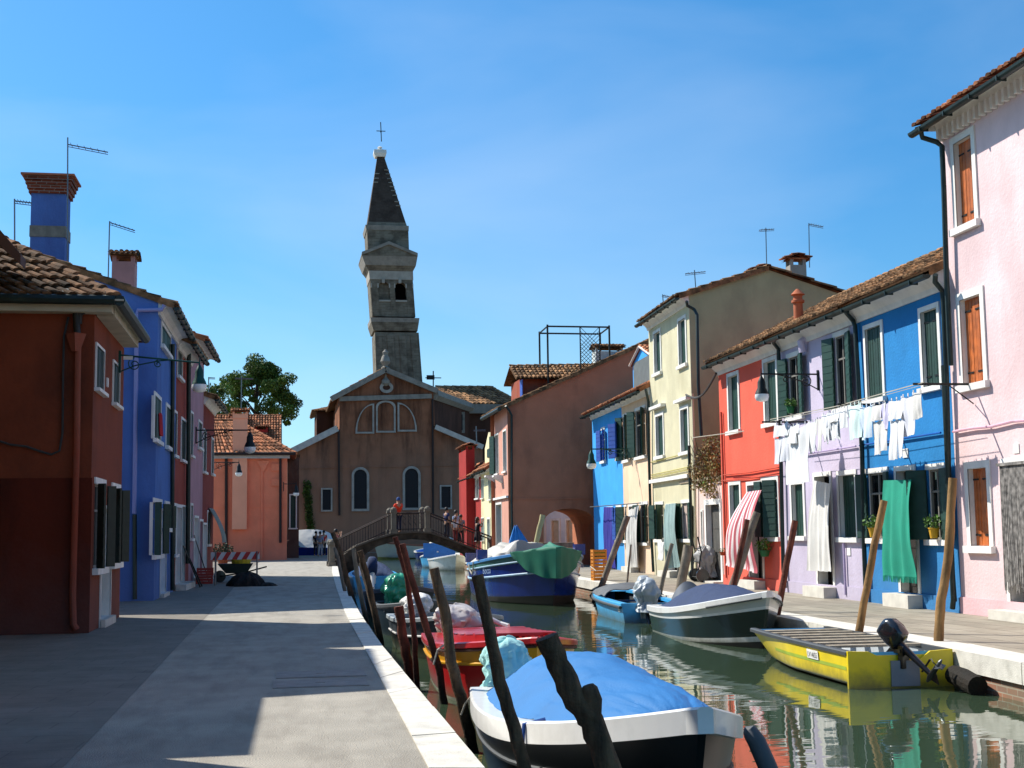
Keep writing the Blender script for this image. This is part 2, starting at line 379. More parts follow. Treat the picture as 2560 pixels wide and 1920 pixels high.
        for (p, q, n_) in (((a, c), (a, d), 1), ((b, d), (b, c), 1), ((a, d), (b, d), 1), ((b, c), (a, c), 1)):
            mb.quad(f.P(p[0], p[1], proud if not top_only else 0), f.P(q[0], q[1], proud if not top_only else 0), f.P(q[0], q[1], -dep-.02), f.P(p[0], p[1], -dep-.02))
        w = mb.build('window', fm, s.root)
        if sill:
            mb = MB(); f.box(mb, u0-.05, u1+.05, z0-.02, c, .004, .1); mb.build('sill', WHITE, w)
        mb = MB(); mb.quad(f.P(a, c, -dep), f.P(b, c, -dep), f.P(b, d, -dep), f.P(a, d, -dep)); mb.build('pane', glass, w)
        if style in ('open', 'frame'):
            mb = MB(); t = .045
            for x in (a, (a+b)/2-t/2, b-t): f.box(mb, x+.002, x+t-.002, c+.002, d-.002, -dep+.002, -dep+.04)
            for zz in (c, (c+d*2)/3, d-t): f.box(mb, a+.004, b-.004, zz+.004, zz+t, -dep+.004, -dep+.037)
            mb.build('sash', mat('grey_sash_paint', '77746c', .7), w)
        if style == 'closed':
            for (x0, x1) in ((a+.005, (a+b)/2-.004), ((a+b)/2+.004, b-.005)):
                mb = MB(); f.box(mb, x0, x1, c+.005, d-.005, -dep*.9, -dep*.9+.045)
                if hinges:
                    pass
                nb = 3
                for i in range(1, nb): 
                    xx = x0+(x1-x0)*i/nb; f.box(mb, xx-.006, xx+.006, c+.02, d-.02, -dep*.9+.04, -dep*.9+.052)
                so = mb.build('shutter', sm, w)
                if hinges:
                    for zz in (c+(d-c)*.14, c+(d-c)*.86): mb = MB(); f.box(mb, x0+.01, x0+(x1-x0)*.62, zz-.015, zz+.015, -dep*.9+.046, -dep*.9+.06); mb.build('hinge', IRON, w)
        if style == 'open':
            lw = lw or (b-a)/2
            for hu, sg, an in ((a, -1, ang[0]), (b, 1, ang[1])):
                if an is None: continue
                mb = MB(); s.leaf(mb, hu, c, d, lw, sg, an, o=proud+.035); mb.build('shutter', sm, w)
        if label: w['label'] = label
        return w
    def door(s, rc, dm=None, sur=.1, fm=WHITE, step=.18, dep=.22, glass=DARK, name='door', panel=True, stepw=.1, stepd=.34):
        f = s.f; u0, z0, u1, z1 = rc
        z0 = max(s.z0+.002, z0); h = [u0+sur, z0, u1-sur, z1-sur]; s.holes.append([h[0], s.z0, h[2], h[3]]); a, c, b, d = h
        mb = MB(); c2 = s.z0
        if step: f.box(mb, u0-stepw, u1+stepw, s.z0+.002, s.z0+step, .04, stepd)
        if step: mb.build('doorstep', mat('pale_step_stone', 'cfcabd', .85, .1, 4, .2), s.root)
        mb = MB()
        f.box(mb, u0, a, c2, z1, .004, .03); f.box(mb, b, u1, c2, z1, .004, .03); f.box(mb, a, b, d, z1, .004, .03)
        for (p, q) in (((a, c2), (a, d)), ((b, d), (b, c2)), ((a, d), (b, d))):
            mb.quad(f.P(p[0], p[1], .03), f.P(q[0], q[1], .03), f.P(q[0], q[1], -dep-.02), f.P(p[0], p[1], -dep-.02))
        mb.quad(f.P(a, c2+step, .03), f.P(b, c2+step, .03), f.P(b, c2+step, -dep), f.P(a, c2+step, -dep))
        w = mb.build(name, fm, s.root)
        mb = MB(); mb.quad(f.P(a, c2, -dep), f.P(b, c2, -dep), f.P(b, d, -dep), f.P(a, d, -dep)); mb.build('doorway', glass, w)
        if dm is not None and panel:
            mb = MB(); f.box(mb, a+.01, b-.01, c2+step+.01, d-.01, -dep+.03, -dep+.07)
            W_, H_ = b-a, d-c2-step
            for i in range(3):
                f.box(mb, a+W_*.15, b-W_*.15, c2+step+H_*(.06+i*.31), c2+step+H_*(.06+i*.31+.25), -dep+.071, -dep+.083)
            mb.build('door_leaf', dm, w)
        return w
    def pipe(s, pts, o=.1, r=.05, name='downpipe', mt=GUT, crop=None, oo=None):
        f = s.f; P = []
        for i, p in enumerate(pts):
            q = f.uv(k(crop, *p), o if oo is None else oo[i]) if crop is not None else p
            P.append(f.P(q[0], q[1], o if oo is None else oo[i]))
        mb = MB(); mb.tube(P, r, 9)
        return auto_smooth(mb.build(name, mt, s.root))
    def chimney(s, c, w, d, z0, z1, mt, cap='tile', capm=TILE, parent=None, flare=.11):
        mb = MB(); mb.box((c[0], c[1], (z0+z1)/2), (w, d, z1-z0), (s.f.d, s.f.n, UP))
        ch = mb.build('chimney', mt, s.root); mb = MB()
        X, Y = s.f.d, s.f.n; cc = V((c[0], c[1], 0))
        if cap == 'flare':
            n = 4
            for i in range(n):
                e = .06+flare*i/(n-1); h = .11
                mb.box(cc+UP*(z1+h*(i+.5)), (w+2*e, d+2*e, h-.004*i), (X, Y, UP))
            mb.build('chimney_cap', BRICK, ch); mb = MB(); mb.box(cc+UP*(z1+.475), (w+2*flare+.26, d+2*flare+.26, .05), (X, Y, UP))
            mb.build('chimney_slab', mat('terracotta_slab', 'a86a50', .9), ch)
        elif cap == 'tile':
            for sx in (-1, 1):
                for sy in (-1, 1): mb = MB(); mb.box(cc+X*sx*(w/2-.06)+Y*sy*(d/2-.06)+UP*(z1+.1), (.11, .11, .2), (X, Y, UP)); mb.build('chimney_post', mt, ch)
            mb = MB()
            e = .12; zz = z1+.2; pk = .16
            for sg in (-1, 1):
                a = cc+X*(-w/2-e)+Y*sg*(d/2+e)+UP*zz; b = cc+X*(w/2+e)+Y*sg*(d/2+e)+UP*zz
                tiles(mb, a, b, cc+X*(w/2+e)+UP*(zz+pk), cc-X*(w/2+e)+UP*(zz+pk), .16, .3)
            mb.box(cc+UP*(zz+.01), (w+.1, d+.1, .04), (X, Y, UP)); mb.build('chimney_tiles', capm, ch)
        return ch
# ================================================================== ground and water
WZ = -.45
LQ = [(1.25, -12), (1.32, 4), (1.39, 9.2), (1.46, 19), (1.62, 27), (2.0, 40), (2.55, 56), (3.0, 66), (3.15, 70), (4.0, 85), (4.4, 100)]
LI = [(.88, -12), (.95, 4), (1.02, 9.3), (1.18, 18), (1.33, 27), (1.7, 40), (2.2, 56), (2.6, 66), (2.75, 70), (3.6, 85), (4.0, 99.6)]
RQ = [(8.3, -12), (8.35, 8), (8.45, 14.5), (8.62, 17), (8.88, 24), (9.2, 32), (9.6, 42), (10.0, 57.5), (10.25, 66), (10.6, 78), (11.5, 88), (13, 100)]
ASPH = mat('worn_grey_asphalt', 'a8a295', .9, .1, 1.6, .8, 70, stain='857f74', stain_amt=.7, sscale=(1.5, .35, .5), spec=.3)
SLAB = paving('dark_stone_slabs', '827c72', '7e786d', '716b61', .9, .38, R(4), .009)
RSLAB = paving('trachyte_paving_slabs', 'a39c8c', '8f887a', '6a6458', 1.1, .5, R(88))
KERB = mat('white_istrian_stone', 'd6d2c6', .8, .08, 3, .35, 60, stain='8d897c', stain_amt=.35, sscale=(2.5, 2.5, 2.5), spec=.3)
def poly(mb, xy, z): mb.add([V((x, y, z)) for x, y in xy], [tuple(range(len(xy)))])
mb = MB(); poly(mb, [(-600, -200), (700, -200), (700, 900), (-600, 900)], -1.6); struct(mb, 'ground', mat('canal_bed_mud', '3a3a2c', .95, .2, 1))
def strip(mb, A, B, z):
    for i in range(len(A)-1):
        mb.add([V((*A[i], z)), V((*B[i], z)), V((*B[i+1], z)), V((*A[i+1], z))], [(0, 1, 2, 3)])
# left quay (asphalt, slabs by the houses)
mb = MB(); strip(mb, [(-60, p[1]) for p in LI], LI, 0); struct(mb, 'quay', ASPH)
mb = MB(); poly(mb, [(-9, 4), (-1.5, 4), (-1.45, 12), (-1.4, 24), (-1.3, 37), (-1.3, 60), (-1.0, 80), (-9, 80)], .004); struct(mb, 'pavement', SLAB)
mb = MB(); poly(mb, [(-20, 80.5), (2.9, 80.5), (3.7, 99.4), (-20, 99.4)], .004); struct(mb, 'square', RSLAB)
def kerbstones(I, O, z0, z1, name, m, ln=1.7):
    mb = MB()
    for i in range(len(I)-1):
        a0, a1, b0, b1 = V((*I[i], 0)), V((*I[i+1], 0)), V((*O[i], 0)), V((*O[i+1], 0)); L = (b1-b0).length; n = max(1, round(L/ln))
        for j in range(n):
            t0, t1 = j/n+.009/L, (j+1)/n-.009/L; dz = random.uniform(-.006, .004)
            p = [a0.lerp(a1, t0), b0.lerp(b1, t0), b0.lerp(b1, t1), a0.lerp(a1, t1)]
            mb.hexa([q+UP*z0 for q in p]+[q+UP*(z1+dz) for q in p])
    return struct(mb, name, m)
kerbstones(LI, LQ, -.3, .012, 'kerb', KERB)
QW = brickmat('algae_quay_brick', '9c6a52', '84685a', 'a39a88', bw=.28, rh=.08, stain='6f6a56', samt=.8)
mb = MB()
for i in range(len(LQ)-1):
    a, b = V((*LQ[i], 0)), V((*LQ[i+1], 0)); mb.quad(a+UP*-1.6-V((.04, 0, 0)), b+UP*-1.6-V((.04, 0, 0)), b+UP*-.29-V((.04, 0, 0)), a+UP*-.29-V((.04, 0, 0)))
a, b = V((4.36, 100, 0)), V((-60, 100, 0)); mb.quad(a+UP*-1.6, b+UP*-1.6, b-UP*.01, a-UP*.01)
struct(mb, 'quay_wall', QW)
# right fondamenta
RI = [(x+.55, y) for x, y in RQ]
mb = MB(); strip(mb, RI, [(70, p[1]) for p in RQ], 0); struct(mb, 'pavement', RSLAB)
kerbstones(RQ, RI, -.24, .012, 'kerb', KERB, 2.6)
mb = MB()
for i in range(len(RQ)-1):
    a, b = V((*RQ[i], 0))+V((.05, 0, 0)), V((*RQ[i+1], 0))+V((.05, 0, 0)); mb.quad(a+UP*-1.6, b+UP*-1.6, b+UP*-.23, a+UP*-.23)
a, b = V((13, 100, 0)), V((70, 100, 0)); mb.quad(a+UP*-1.6, b+UP*-1.6, b-UP*.01, a-UP*.01)
struct(mb, 'quay_wall', QW)
mb = MB(); poly(mb, [(-60, 109), (70, 109), (70, 400), (-60, 400)], 0); struct(mb, 'square', RSLAB)
mb = MB(); mb.quad(V((-60, 109, -1.6)), V((70, 109, -1.6)), V((70, 109, -.01)), V((-60, 109, -.01))); struct(mb, 'quay_wall', QW)
# water
def water():
    m = bpy.data.materials.new('green_canal_water'); m.use_nodes = True; nt = m.node_tree; N = nt.nodes; L = nt.links; b = N['Principled BSDF']
    b.inputs['Base Color'].default_value = (.040, .066, .038, 1); b.inputs['Roughness'].default_value = .015; b.inputs['IOR'].default_value = 1.5
    b.inputs['Specular IOR Level'].default_value = .85
    tc = N.new('ShaderNodeTexCoord')
    hs = []
    for sc, det, st, rot in (((.55, 1.5, 1), 3, 1., .2), ((2.2, 5.5, 1), 3, .13, -.35), ((.18, .3, 1), 1, 1.5, 0)):
        mp = N.new('ShaderNodeMapping'); mp.inputs['Scale'].default_value = sc; mp.inputs['Rotation'].default_value = (0, 0, rot)
        L.new(tc.outputs['Object'], mp.inputs[0]); n = N.new('ShaderNodeTexNoise'); n.inputs['Scale'].default_value = 1.; n.inputs['Detail'].default_value = det; n.inputs['Roughness'].default_value = .5
        L.new(mp.outputs[0], n.inputs['Vector']); ml = N.new('ShaderNodeMath'); ml.operation = 'MULTIPLY'; ml.inputs[1].default_value = st; L.new(n.outputs['Fac'], ml.inputs[0]); hs.append(ml)
    a = N.new('ShaderNodeMath'); a.operation = 'ADD'; L.new(hs[0].outputs[0], a.inputs[0]); L.new(hs[1].outputs[0], a.inputs[1])
    a2 = N.new('ShaderNodeMath'); a2.operation = 'ADD'; L.new(a.outputs[0], a2.inputs[0]); L.new(hs[2].outputs[0], a2.inputs[1])
    bp = N.new('ShaderNodeBump'); bp.inputs['Strength'].default_value = 1; bp.inputs['Distance'].default_value = .0062; L.new(a2.outputs[0], bp.inputs['Height']); L.new(bp.outputs[0], b.inputs['Normal'])
    return m
mb = MB(); poly(mb, [(-120, -40), (120, -40), (120, 200), (-120, 200)], WZ); struct(mb, 'canal_water', water())
# ================================================================== right row
FR = Fac((12.55, 37.0), (12.12, 14.0))       # pink, blue, lavender, coral
def U(fac, px, z=2.): return fac.uv((px, 1250))[0]
uCorL = FR.uv(k(8, 52, 1300))[0]; uLav = FR.uv(k(8, 332, 1300))[0]; uBlu = FR.uv(k(9, 172, 1200))[0]; uPink = FR.uv(k(9, 590, 1200))[0]
ZE = 6.42
P_COR = plaster('coral_red_plaster', 'ee6650', 'c85540', .4); P_LAV = plaster('lavender_plaster', 'c8bdd0', 'a79cae', .4)
P_BLU = plaster('cobalt_blue_plaster', '2a80bc', '20649a', .45); P_PNK = plaster('pale_pink_plaster', 'e9cdcc', 'cdb2b0', .5)
P_PNK2 = plaster('rose_pink_plaster', 'efc2c4', 'd0a6aa', .4)
# --- coral house
h = House('coral_house', 'two storey coral red house beside the lavender house, striped curtain at its door', FR, uCorL, uLav-.004, ZE, P_COR, 7)
h.win(FR.rect(8, 70, 545, 134, 812), 'closed', GREEN, ang=(8, 8)); h.win(FR.rect(8, 234, 478, 312, 775), 'closed', GREEN)
h.win(FR.rect(8, 78, 1040, 142, 1290), 'closed', GREEN2)
w = h.win(FR.rect(8, 228, 1020, 318, 1312), 'open', GREEN2, ang=(5, 150), lw=.42)
h.door(FR.rect(8, 160, 1042, 246, 1500), None, step=.22)
for r_ in ((8, 62, 985, 318, 1000), (8, 50, 1014, 318, 1028)):
    q = FR.rect(r_[0], r_[1], r_[2], r_[3], r_[4]); zz = (q[1]+q[3])/2; mb = MB(); mb.tube([FR.P(q[0], zz, .05), FR.P((q[0]+q[2])/2, zz-.03, .05), FR.P(q[2], zz, .05)], .018, 6); mb.build('wall_cable', plaster('coral_cable_paint', 'c8503c'), h.root)
h.pipe([(290, 375), (284, 400), (306, 430), (309, 520), (318, 960), (328, 1440), (336, 1530)], crop=8, oo=[.38, .34, .12, .1, .1, .1, .1])
q = FR.uv(k(8, 44, 560)); h.pipe([(q[0]+.03, 4.9), (q[0]+.05, 2.2), (q[0]+.05, .2)], o=.05, r=.03, mt=plaster('coral_cable_paint', 'c8503c'), name='conduit')
q = FR.uv(k(8, 398, 262), -.9); mb = MB(); mb.lathe(FR.P(q[0], q[1]-.35, -.9), [(.13, 0), (.12, .6), (.17, .62), (.17, .68), (.12, .7), (.12, .8), (.19, .83), (.04, .98)], 12); auto_smooth(mb.build('flue', mat('terracotta_flue', 'b0623f', .9), h.root))
h.wall(ridge=1.72, plinth=.28); h.roof(1.72, over=.36, mt=TILE2, cornice=.44)
# --- lavender
h = House('lavender_house', 'two storey lavender house between the coral and the cobalt house', FR, uLav, uBlu-.004, ZE, P_LAV, 7)
h.win(FR.rect(8, 345, 455, 428, 745), 'open', GREEN, ang=(12, 12), lw=.4, top_only=True)
h.win(FR.rect(9, 40, 378, 128, 712), 'open', GREEN, ang=(12, 12), lw=.42, top_only=True)
h.win(FR.rect(8, 360, 1035, 438, 1308), 'closed', GREEN); h.win(FR.rect(9, 58, 985, 158, 1295), 'closed', GREEN)
h.door(FR.rect(8, 468, 1000, 572, 1520), None, step=.24)
q = FR.rect(8, 335, 895, 590, 910); mb = MB(); zz = q[1]+.1; mb.tube([FR.P(h.u0+.1, zz, .05), FR.P(h.u1-.1, zz, .05)], .02, 6); mb.build('wall_cable', plaster('lavender_cable_paint', 'b3a3c6'), h.root)
q = FR.uv(k(9, 112, 1340)); mb = MB(); FR.box(mb, q[0]-.09, q[0]+.09, q[1]-.08, q[1]+.08, .004, .02); mb.build('wall_vent', WHITE, h.root)
q = FR.uv(k(8, 440, 405)); mb = MB(); mb.tube([FR.P(q[0], q[1]-.2, .12), FR.P(q[0], q[1]+.06, .16), FR.P(q[0], q[1]+.1, .08), FR.P(q[0], q[1]+.1, -.02)], .09, 10); mb.build('flue', P_LAV, h.root)
q = FR.uv(k(9, 100, 1400)); mb = MB(); mb.tube([FR.P(q[0], 1.25, .05), FR.P(q[0], .1, .05)], .028, 6); mb.build('conduit', plaster('lavender_cable_paint', 'b3a3c6'), h.root)
h.pipe([(100, 265), (98, 285), (128, 320), (137, 345), (150, 560), (168, 900), (176, 1300), (186, 1560)], crop=9, oo=[.38, .34, .12, .1, .1, .1, .1, .1])
h.wall(ridge=1.72, plinth=.28); h.roof(1.72, over=.36, mt=TILE2, cornice=.44)
# --- cobalt
h = House('cobalt_house', 'two storey cobalt blue house with a green door curtain beside the pink house', FR, uBlu, uPink-.004, ZE, P_BLU, 7)
h.win(FR.rect(9, 175, 345, 275, 670), 'closed', GREEN2, dep=.08, sur=.1); h.win(FR.rect(9, 418, 268, 528, 618), 'closed', GREEN2, hinges=True, dep=.11, sur=.1)
h.win(FR.rect(9, 186, 975, 300, 1300), 'open', GREEN2, ang=(10, 14), lw=.38, top_only=True); h.win(FR.rect(9, 450, 955, 552, 1308), 'open', GREEN2, ang=(35, 10), lw=.42, top_only=True)
h.door(FR.rect(9, 312, 965, 432, 1540), mat('dark_door_wood', '2b2622', .6), step=.26)
q = FR.uv(k(9, 362, 905)); mb = MB(); FR.box(mb, q[0]-.12, q[0]+.12, q[1]-.09, q[1]+.09, .004, .02); pl = mb.build('house_number_plate', WHITE, h.root)
q = FR.uv(k(9, 300, 850)); mb = MB(); mb.tube([FR.P(h.u0+.1, q[1], .05), FR.P(h.u1-.4, q[1], .05)], .02, 6); mb.build('wall_cable', plaster('blue_cable_paint', '155aa8'), h.root)
h.pipe([(492, 118), (490, 150), (522, 190), (527, 240), (540, 560), (548, 900), (556, 1300), (575, 1560)], crop=9, oo=[.38, .34, .14, .12, .12, .12, .12, .12])
h.wall(ridge=1.72, plinth=.28); h.roof(1.72, over=.36, mt=TILE2, cornice=.44)
# --- pale pink three storeys
zp = FR.uv(k(10, 160, 440))[1]
h = House('pale_pink_house', 'tall three storey pale pink house with orange shutters at the right edge', FR, uPink, FR.L+5, 9.15, P_PNK, 8)
h.win(FR.rect(10, 215, 460, 350, 850), 'closed', ORANGE, hinges=True, sur=.13, dep=.14); h.win(FR.rect(10, 243, 1175, 392, 1595), 'closed', ORANGE, hinges=True, sur=.13, dep=.14)
h.win(FR.rect(11, 268, 345, 402, 742), 'closed', ORANGE, hinges=True, sur=.13, dep=.14)
q = FR.rect(11, 430, 330, 529, 1010); h.door([q[0], 0, q[0]+1.35, q[3]], None, step=.16)
for u in (q[0]+3.2,): 
    h.win([u, 1.1, u+1, 2.7], 'closed', ORANGE); h.win([u, 4.2, u+1, 5.8], 'closed', ORANGE); h.win([u, 6.8, u+1, 8.3], 'closed', ORANGE)
h.pipe([(75, 410), (85, 450), (150, 470), (175, 490), (184, 700), (196, 1100), (215, 1500)], crop=10, oo=[.5, .42, .2, .14, .14, .14, .14])
h.pipe([FR.uv(k(10, 215, 1500)), (FR.uv(k(11, 250, 960))[0], .25), (FR.uv(k(11, 250, 960))[0]-.05, .08)], o=.14)
zz = FR.uv(k(11, 260, 205))[1]
mb = MB(); mb.tube([FR.P(uPink+.1+i*.7, zz+random.uniform(-.02, .02), .06) for i in range(12)], .025, 6); mb.build('wall_cable', mat('pink_cable_paint', 'd9a9b8'), h.root)
q = FR.uv(k(11, 497, 285)); mb = MB(); FR.box(mb, q[0]-.09, q[0]+.09, q[1]-.08, q[1]+.08, .004, .015); mb.build('house_number_plate', WHITE, h.root)
for i in range(50): mb = MB(); FR.box(mb, h.u0+.12+i*.2, h.u0+.2+i*.2, 8.77, 9.0, .004, .12); mb.build('dentil', WHITE, h.root)
h.wall(plinth=.3, pm=P_PNK2); h.roof(1.6, over=.45, cornice=.14)
# lower band darker pink
mb = MB(); 
# chimneys on the row
h2 = None
# --- terrace house between coral and yellow
FG = Fac((12.98, 42.3), (12.75, 37.3))
pg = plaster('pale_rose_plaster', 'e3c8be', 'a89a8c', .5)
h = House('terrace_house', 'single storey pale house with a dark doorway and planted roof terrace', FG, 0, FG.L+.25, 3.05, pg, 5)
q = FG.rect(7, 596, 1165, 690, 1560); h.door([q[0], 0, q[2], q[3]], mat('grey_plank_door', '4d4a44', .8, .2, 8), step=.05, sur=.16)
h.win(FG.rect(7, 578, 1215, 594, 1390), 'closed', GREEN2, sur=.05)
h.wall(gable=False)
mb = MB(); FG.box(mb, -.02, h.u1+.02, 3.05, 3.13, -5, .08); mb.build('terrace_slab', mat('terrace_edge_stone', 'b09f86', .9), h.root)
mb = MB()
for i in range(int((h.u1)/.13)): FG.box(mb, .02+i*.13, .08+i*.13, 3.131, 3.36, .0, .04)
mb.build('terracotta_edging', mat('terracotta_edging', 'b58b5f', .9), h.root)
mb = MB()
for zz in (3.5, 4.05): mb.tube([FG.P(0, zz, -.15), FG.P(h.u1, zz, -.15)], .02, 6)
for i in range(30): mb.tube([FG.P(.03+i*h.u1/30, 3.12, -.15), FG.P(.03+i*h.u1/30, 4.05, -.15)], .01, 5)
mb.tube([FG.P(h.u1-.7, 3.13, -.2), FG.P(h.u1-.7, 5.2, -.2)], .025, 6)
mb.build('railing', IRON, h.root)
# --- yellow, peach, sky blue
FY = Fac((13.62, 58.9), (12.95, 42.6))
uY1 = FY.uv(k(7, 548, 1300))[0]; uY0 = FY.uv(k(7, 342, 1300))[0]; uB1 = FY.uv(k(7, 198, 1300))[0]; uS0 = FY.uv(k(7, 62, 1250))[0]
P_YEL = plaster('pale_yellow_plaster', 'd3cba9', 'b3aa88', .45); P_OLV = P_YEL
zY = FY.uv(k(7, 320, 285))[1]
h = House('yellow_house', 'tall three storey pale yellow house with green shutters and an olive side wall', FY, uY0, uY1, zY, P_YEL, 5.3)
h.win(FY.rect(7, 343, 335, 386, 540), 'closed', GREEN); h.win(FY.rect(7, 463, 272, 512, 500), 'closed', GREEN)
h.win(FY.rect(7, 352, 742, 400, 955), 'closed', GREEN); h.win(FY.rect(7, 474, 708, 524, 935), 'closed', GREEN)
h.win(FY.rect(7, 352, 1175, 398, 1372), 'open', GREEN, ang=(15, 40), lw=.4, top_only=True); h.win(FY.rect(7, 480, 1165, 535, 1372), 'open', GREEN, ang=(15, 10), lw=.42, top_only=True)
h.door(FY.rect(7, 405, 1185, 468, 1520), None, step=.2)
for a, b, c_ in ((352, 742, 398), (474, 708, 524)):
    q = FY.rect(7, a-8, b-35, c_+6, b-15); mb = MB(); FY.box(mb, q[0], q[2], q[3]-.12, q[3]-.02, .004, .18); mb.build('hood', WHITE, h.root)
q = FY.rect(7, 342, 1120, 535, 1140); mb = MB(); FY.box(mb, uY0+.05, uY1-.3, 3.2, 3.32, .004, .14); mb.build('shelf_moulding', WHITE, h.root)
for zz in (3.42, 3.5, 3.95): 
    mb = MB(); mb.tube([FY.P(uY0+.1, zz, .05), FY.P(uY1-.2, zz+.04, .05)], .02, 6); mb.build('wall_cable', plaster('yellow_cable_paint', 'b9b070'), h.root)
h.pipe([(507, 185), (510, 205), (545, 225), (558, 250), (565, 600), (580, 850)], crop=7, oo=[.4, .34, .12, .1, .1, .1]); 
q = FY.uv(k(7, 580, 850)); h.pipe([(uY1-.08, 4.2), (uY1-.08, .1)], o=.1)
h.pipe([(535, 640), (540, 800), (548, 1100), (550, 1450)], crop=7, o=.06, r=.04, mt=P_YEL, name='conduit')
h.wall(ridge=.85); h.roof(.85, over=.35, side=.12, mt=TILE2)
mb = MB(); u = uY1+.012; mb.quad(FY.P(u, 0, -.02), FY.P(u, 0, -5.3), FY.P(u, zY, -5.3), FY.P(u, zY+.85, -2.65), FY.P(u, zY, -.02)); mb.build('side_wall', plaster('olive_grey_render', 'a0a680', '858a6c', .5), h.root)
c = FY.P(uY1-1.0, 0, -3.95); h.chimney(c, .45, .55, zY+.2, FY.uv(k(8, 425, 60), -3.95)[1]+.25, mat('grey_chimney_render', '9a948a', .9))
c = FY.P(uY1-2.2, 0, -3.1); h.chimney(c, .9, .5, zY+.6, zY+1.0, BRICK)
FK = Fac((17.2, 50), (17.2, 44.2)); hk = House('back_house', 'roof of a house peeping out behind the olive side wall', FK, 0, 5.8, FK.uv(k(8, 545, 205))[1], BRICK, 5); hk.wall(ridge=.9); hk.roof(.9, over=.2, gutter=False, cornice=0)
P_PCH = plaster('peach_plaster', 'f0cfae', 'c7a98c', .4); zP = FY.uv(k(7, 190, 665))[1]
h = House('peach_house', 'narrow two storey peach house between the sky blue and the tall yellow house', FY, uB1, uY0-.004, zP, P_PCH, 7)
h.win(FY.rect(7, 190, 745, 228, 975), 'open', GREEN, ang=(25, 25), lw=.42, top_only=True); h.win(FY.rect(7, 252, 715, 310, 955), 'open', GREEN, ang=(25, 25), lw=.45, top_only=True)
h.win(FY.rect(7, 200, 1185, 216, 1375), 'open', GREEN, ang=(30, None), lw=.45, top_only=True); h.win(FY.rect(7, 276, 1175, 322, 1388), 'open', GREEN, ang=(20, 20), lw=.42, top_only=True)
h.door(FY.rect(7, 222, 1185, 272, 1520), None, step=.2)
h.pipe([(305, 620), (318, 680), (322, 1000), (330, 1300), (342, 1520)], crop=7, oo=[.35, .12, .1, .1, .1])
h.wall(); h.roof(1.7, over=.4)
P_SKY = plaster('sky_blue_plaster', '3fa0e6', '2f86c8', .35)
h = House('sky_blue_house', 'narrow sky blue house with a dormer next to the big brown wall', FY, uS0-.6, uB1-.004, zP, P_SKY, 7)
h.win(FY.rect(7, 160, 775, 186, 965), 'open', BLUEP, ang=(30, 30), lw=.45, top_only=True); h.win(FY.rect(7, 85, 810, 108, 980), 'open', BLUEP, ang=(15, 15), lw=.4, top_only=True)
h.win(FY.rect(7, 160, 1190, 192, 1375), 'open', BLUEP, ang=(15, 15), lw=.3, top_only=True)
h.door(FY.rect(7, 108, 1200, 152, 1510), mat('navy_door_paint', '182a7a', .7), step=.12)
h.wall(); h.roof(1.7, over=.4)
# dormer on the sky blue roof
q0 = FY.uv(k(7, 243, 605), -1.2); q1 = FY.uv(k(7, 326, 460), -1.2); mb = MB(); a, b = q0[0], q1[0]+.25; z0, z1 = zP+.2, q1[1]+.15
FY.box(mb, a, b, z0, z1, -3.2, -1.2); mb.prism([FY.P(a, z1+.002, -1.2), FY.P(b, z1+.002, -1.2), FY.P((a+b)/2, z1+.45, -1.2)], -FY.n*2)
d_ = mb.build('dormer', P_SKY, h.root); mb = MB(); FY.box(mb, a+.25, b-.25, z0+.3, z1-.05, -1.2+.004, -1.2+.03); mb.build('dormer_shutter', mat('grey_dormer_shutter', '5d6464', .8), d_)
mb = MB(); 
for sg, e in ((-1, a-.15), (1, b+.15)): tiles(mb, FY.P(e, z1-.08, -1.05), FY.P(e, z1-.08, -3.2), FY.P((a+b)/2, z1+.5, -3.2), FY.P((a+b)/2, z1+.5, -1.05), .2)
mb.build('dormer_roof', TILE, d_)
mb = MB()
for sg, e in ((-1, a-.16), (1, b+.16)): mb.tube([FY.P(e, z1-.1, -1.1), FY.P((a+b)/2, z1+.47, -1.1)], .05, 6)
mb.build('dormer_trim', WHITE, d_)
# ================================================================== brown building with archway (faces camera at Y=59.3)
FB = Fac((10.15, 59.3), (17.8, 59.3)); FW = Fac((10.35, 64.4), (10.15, 59.3))
P_BRN = plaster('red_brown_plaster', 'c07a5a', '7a5140', .6, (.25, .25, .12)); P_SAL2 = plaster('dusty_pink_plaster', 'd39a86', 'b58674', .4)
r_ = thing('brown_building', 'big red brown building with a blank wall and an archway over the quay', 'building', (12, 60, 0))
zt0 = PY(k(6, 300, 590), 59.3).z; zt1 = PY(k(6, 1215, 185), 59.3).z; xt1 = PY(k(6, 1215, 185), 59.3).x
slope = (zt1-zt0)/(xt1-10.15)
aL = FB.uv(k(6, 545, 1300)); aR = FB.uv(k(6, 880, 1300)); zc = FB.uv(k(6, 700, 1235))[1]
u0, u1 = aL[0], aR[0]; ur = (u1-u0)/2; zs = zc-ur*.55
def top(u): return zt0+slope*u
mb = MB(); UM = 9.5
xs = [0, u0]+[u0+(u1-u0)*i/16 for i in range(1, 16)]+[u1, UM]
def lowz(u):
    if u <= u0 or u >= u1: return 0
    t = (u-(u0+u1)/2)/ur; return zs+(zc-zs)*math.sqrt(max(0, 1-t*t))
mb.quad(FB.P(0, 0), FB.P(u0, 0), FB.P(u0, top(u0)), FB.P(0, top(0)))
mb.quad(FB.P(u1, 0), FB.P(UM, 0), FB.P(UM, top(UM)), FB.P(u1, top(u1)))
arc = [u0+(u1-u0)*i/16 for i in range(17)]
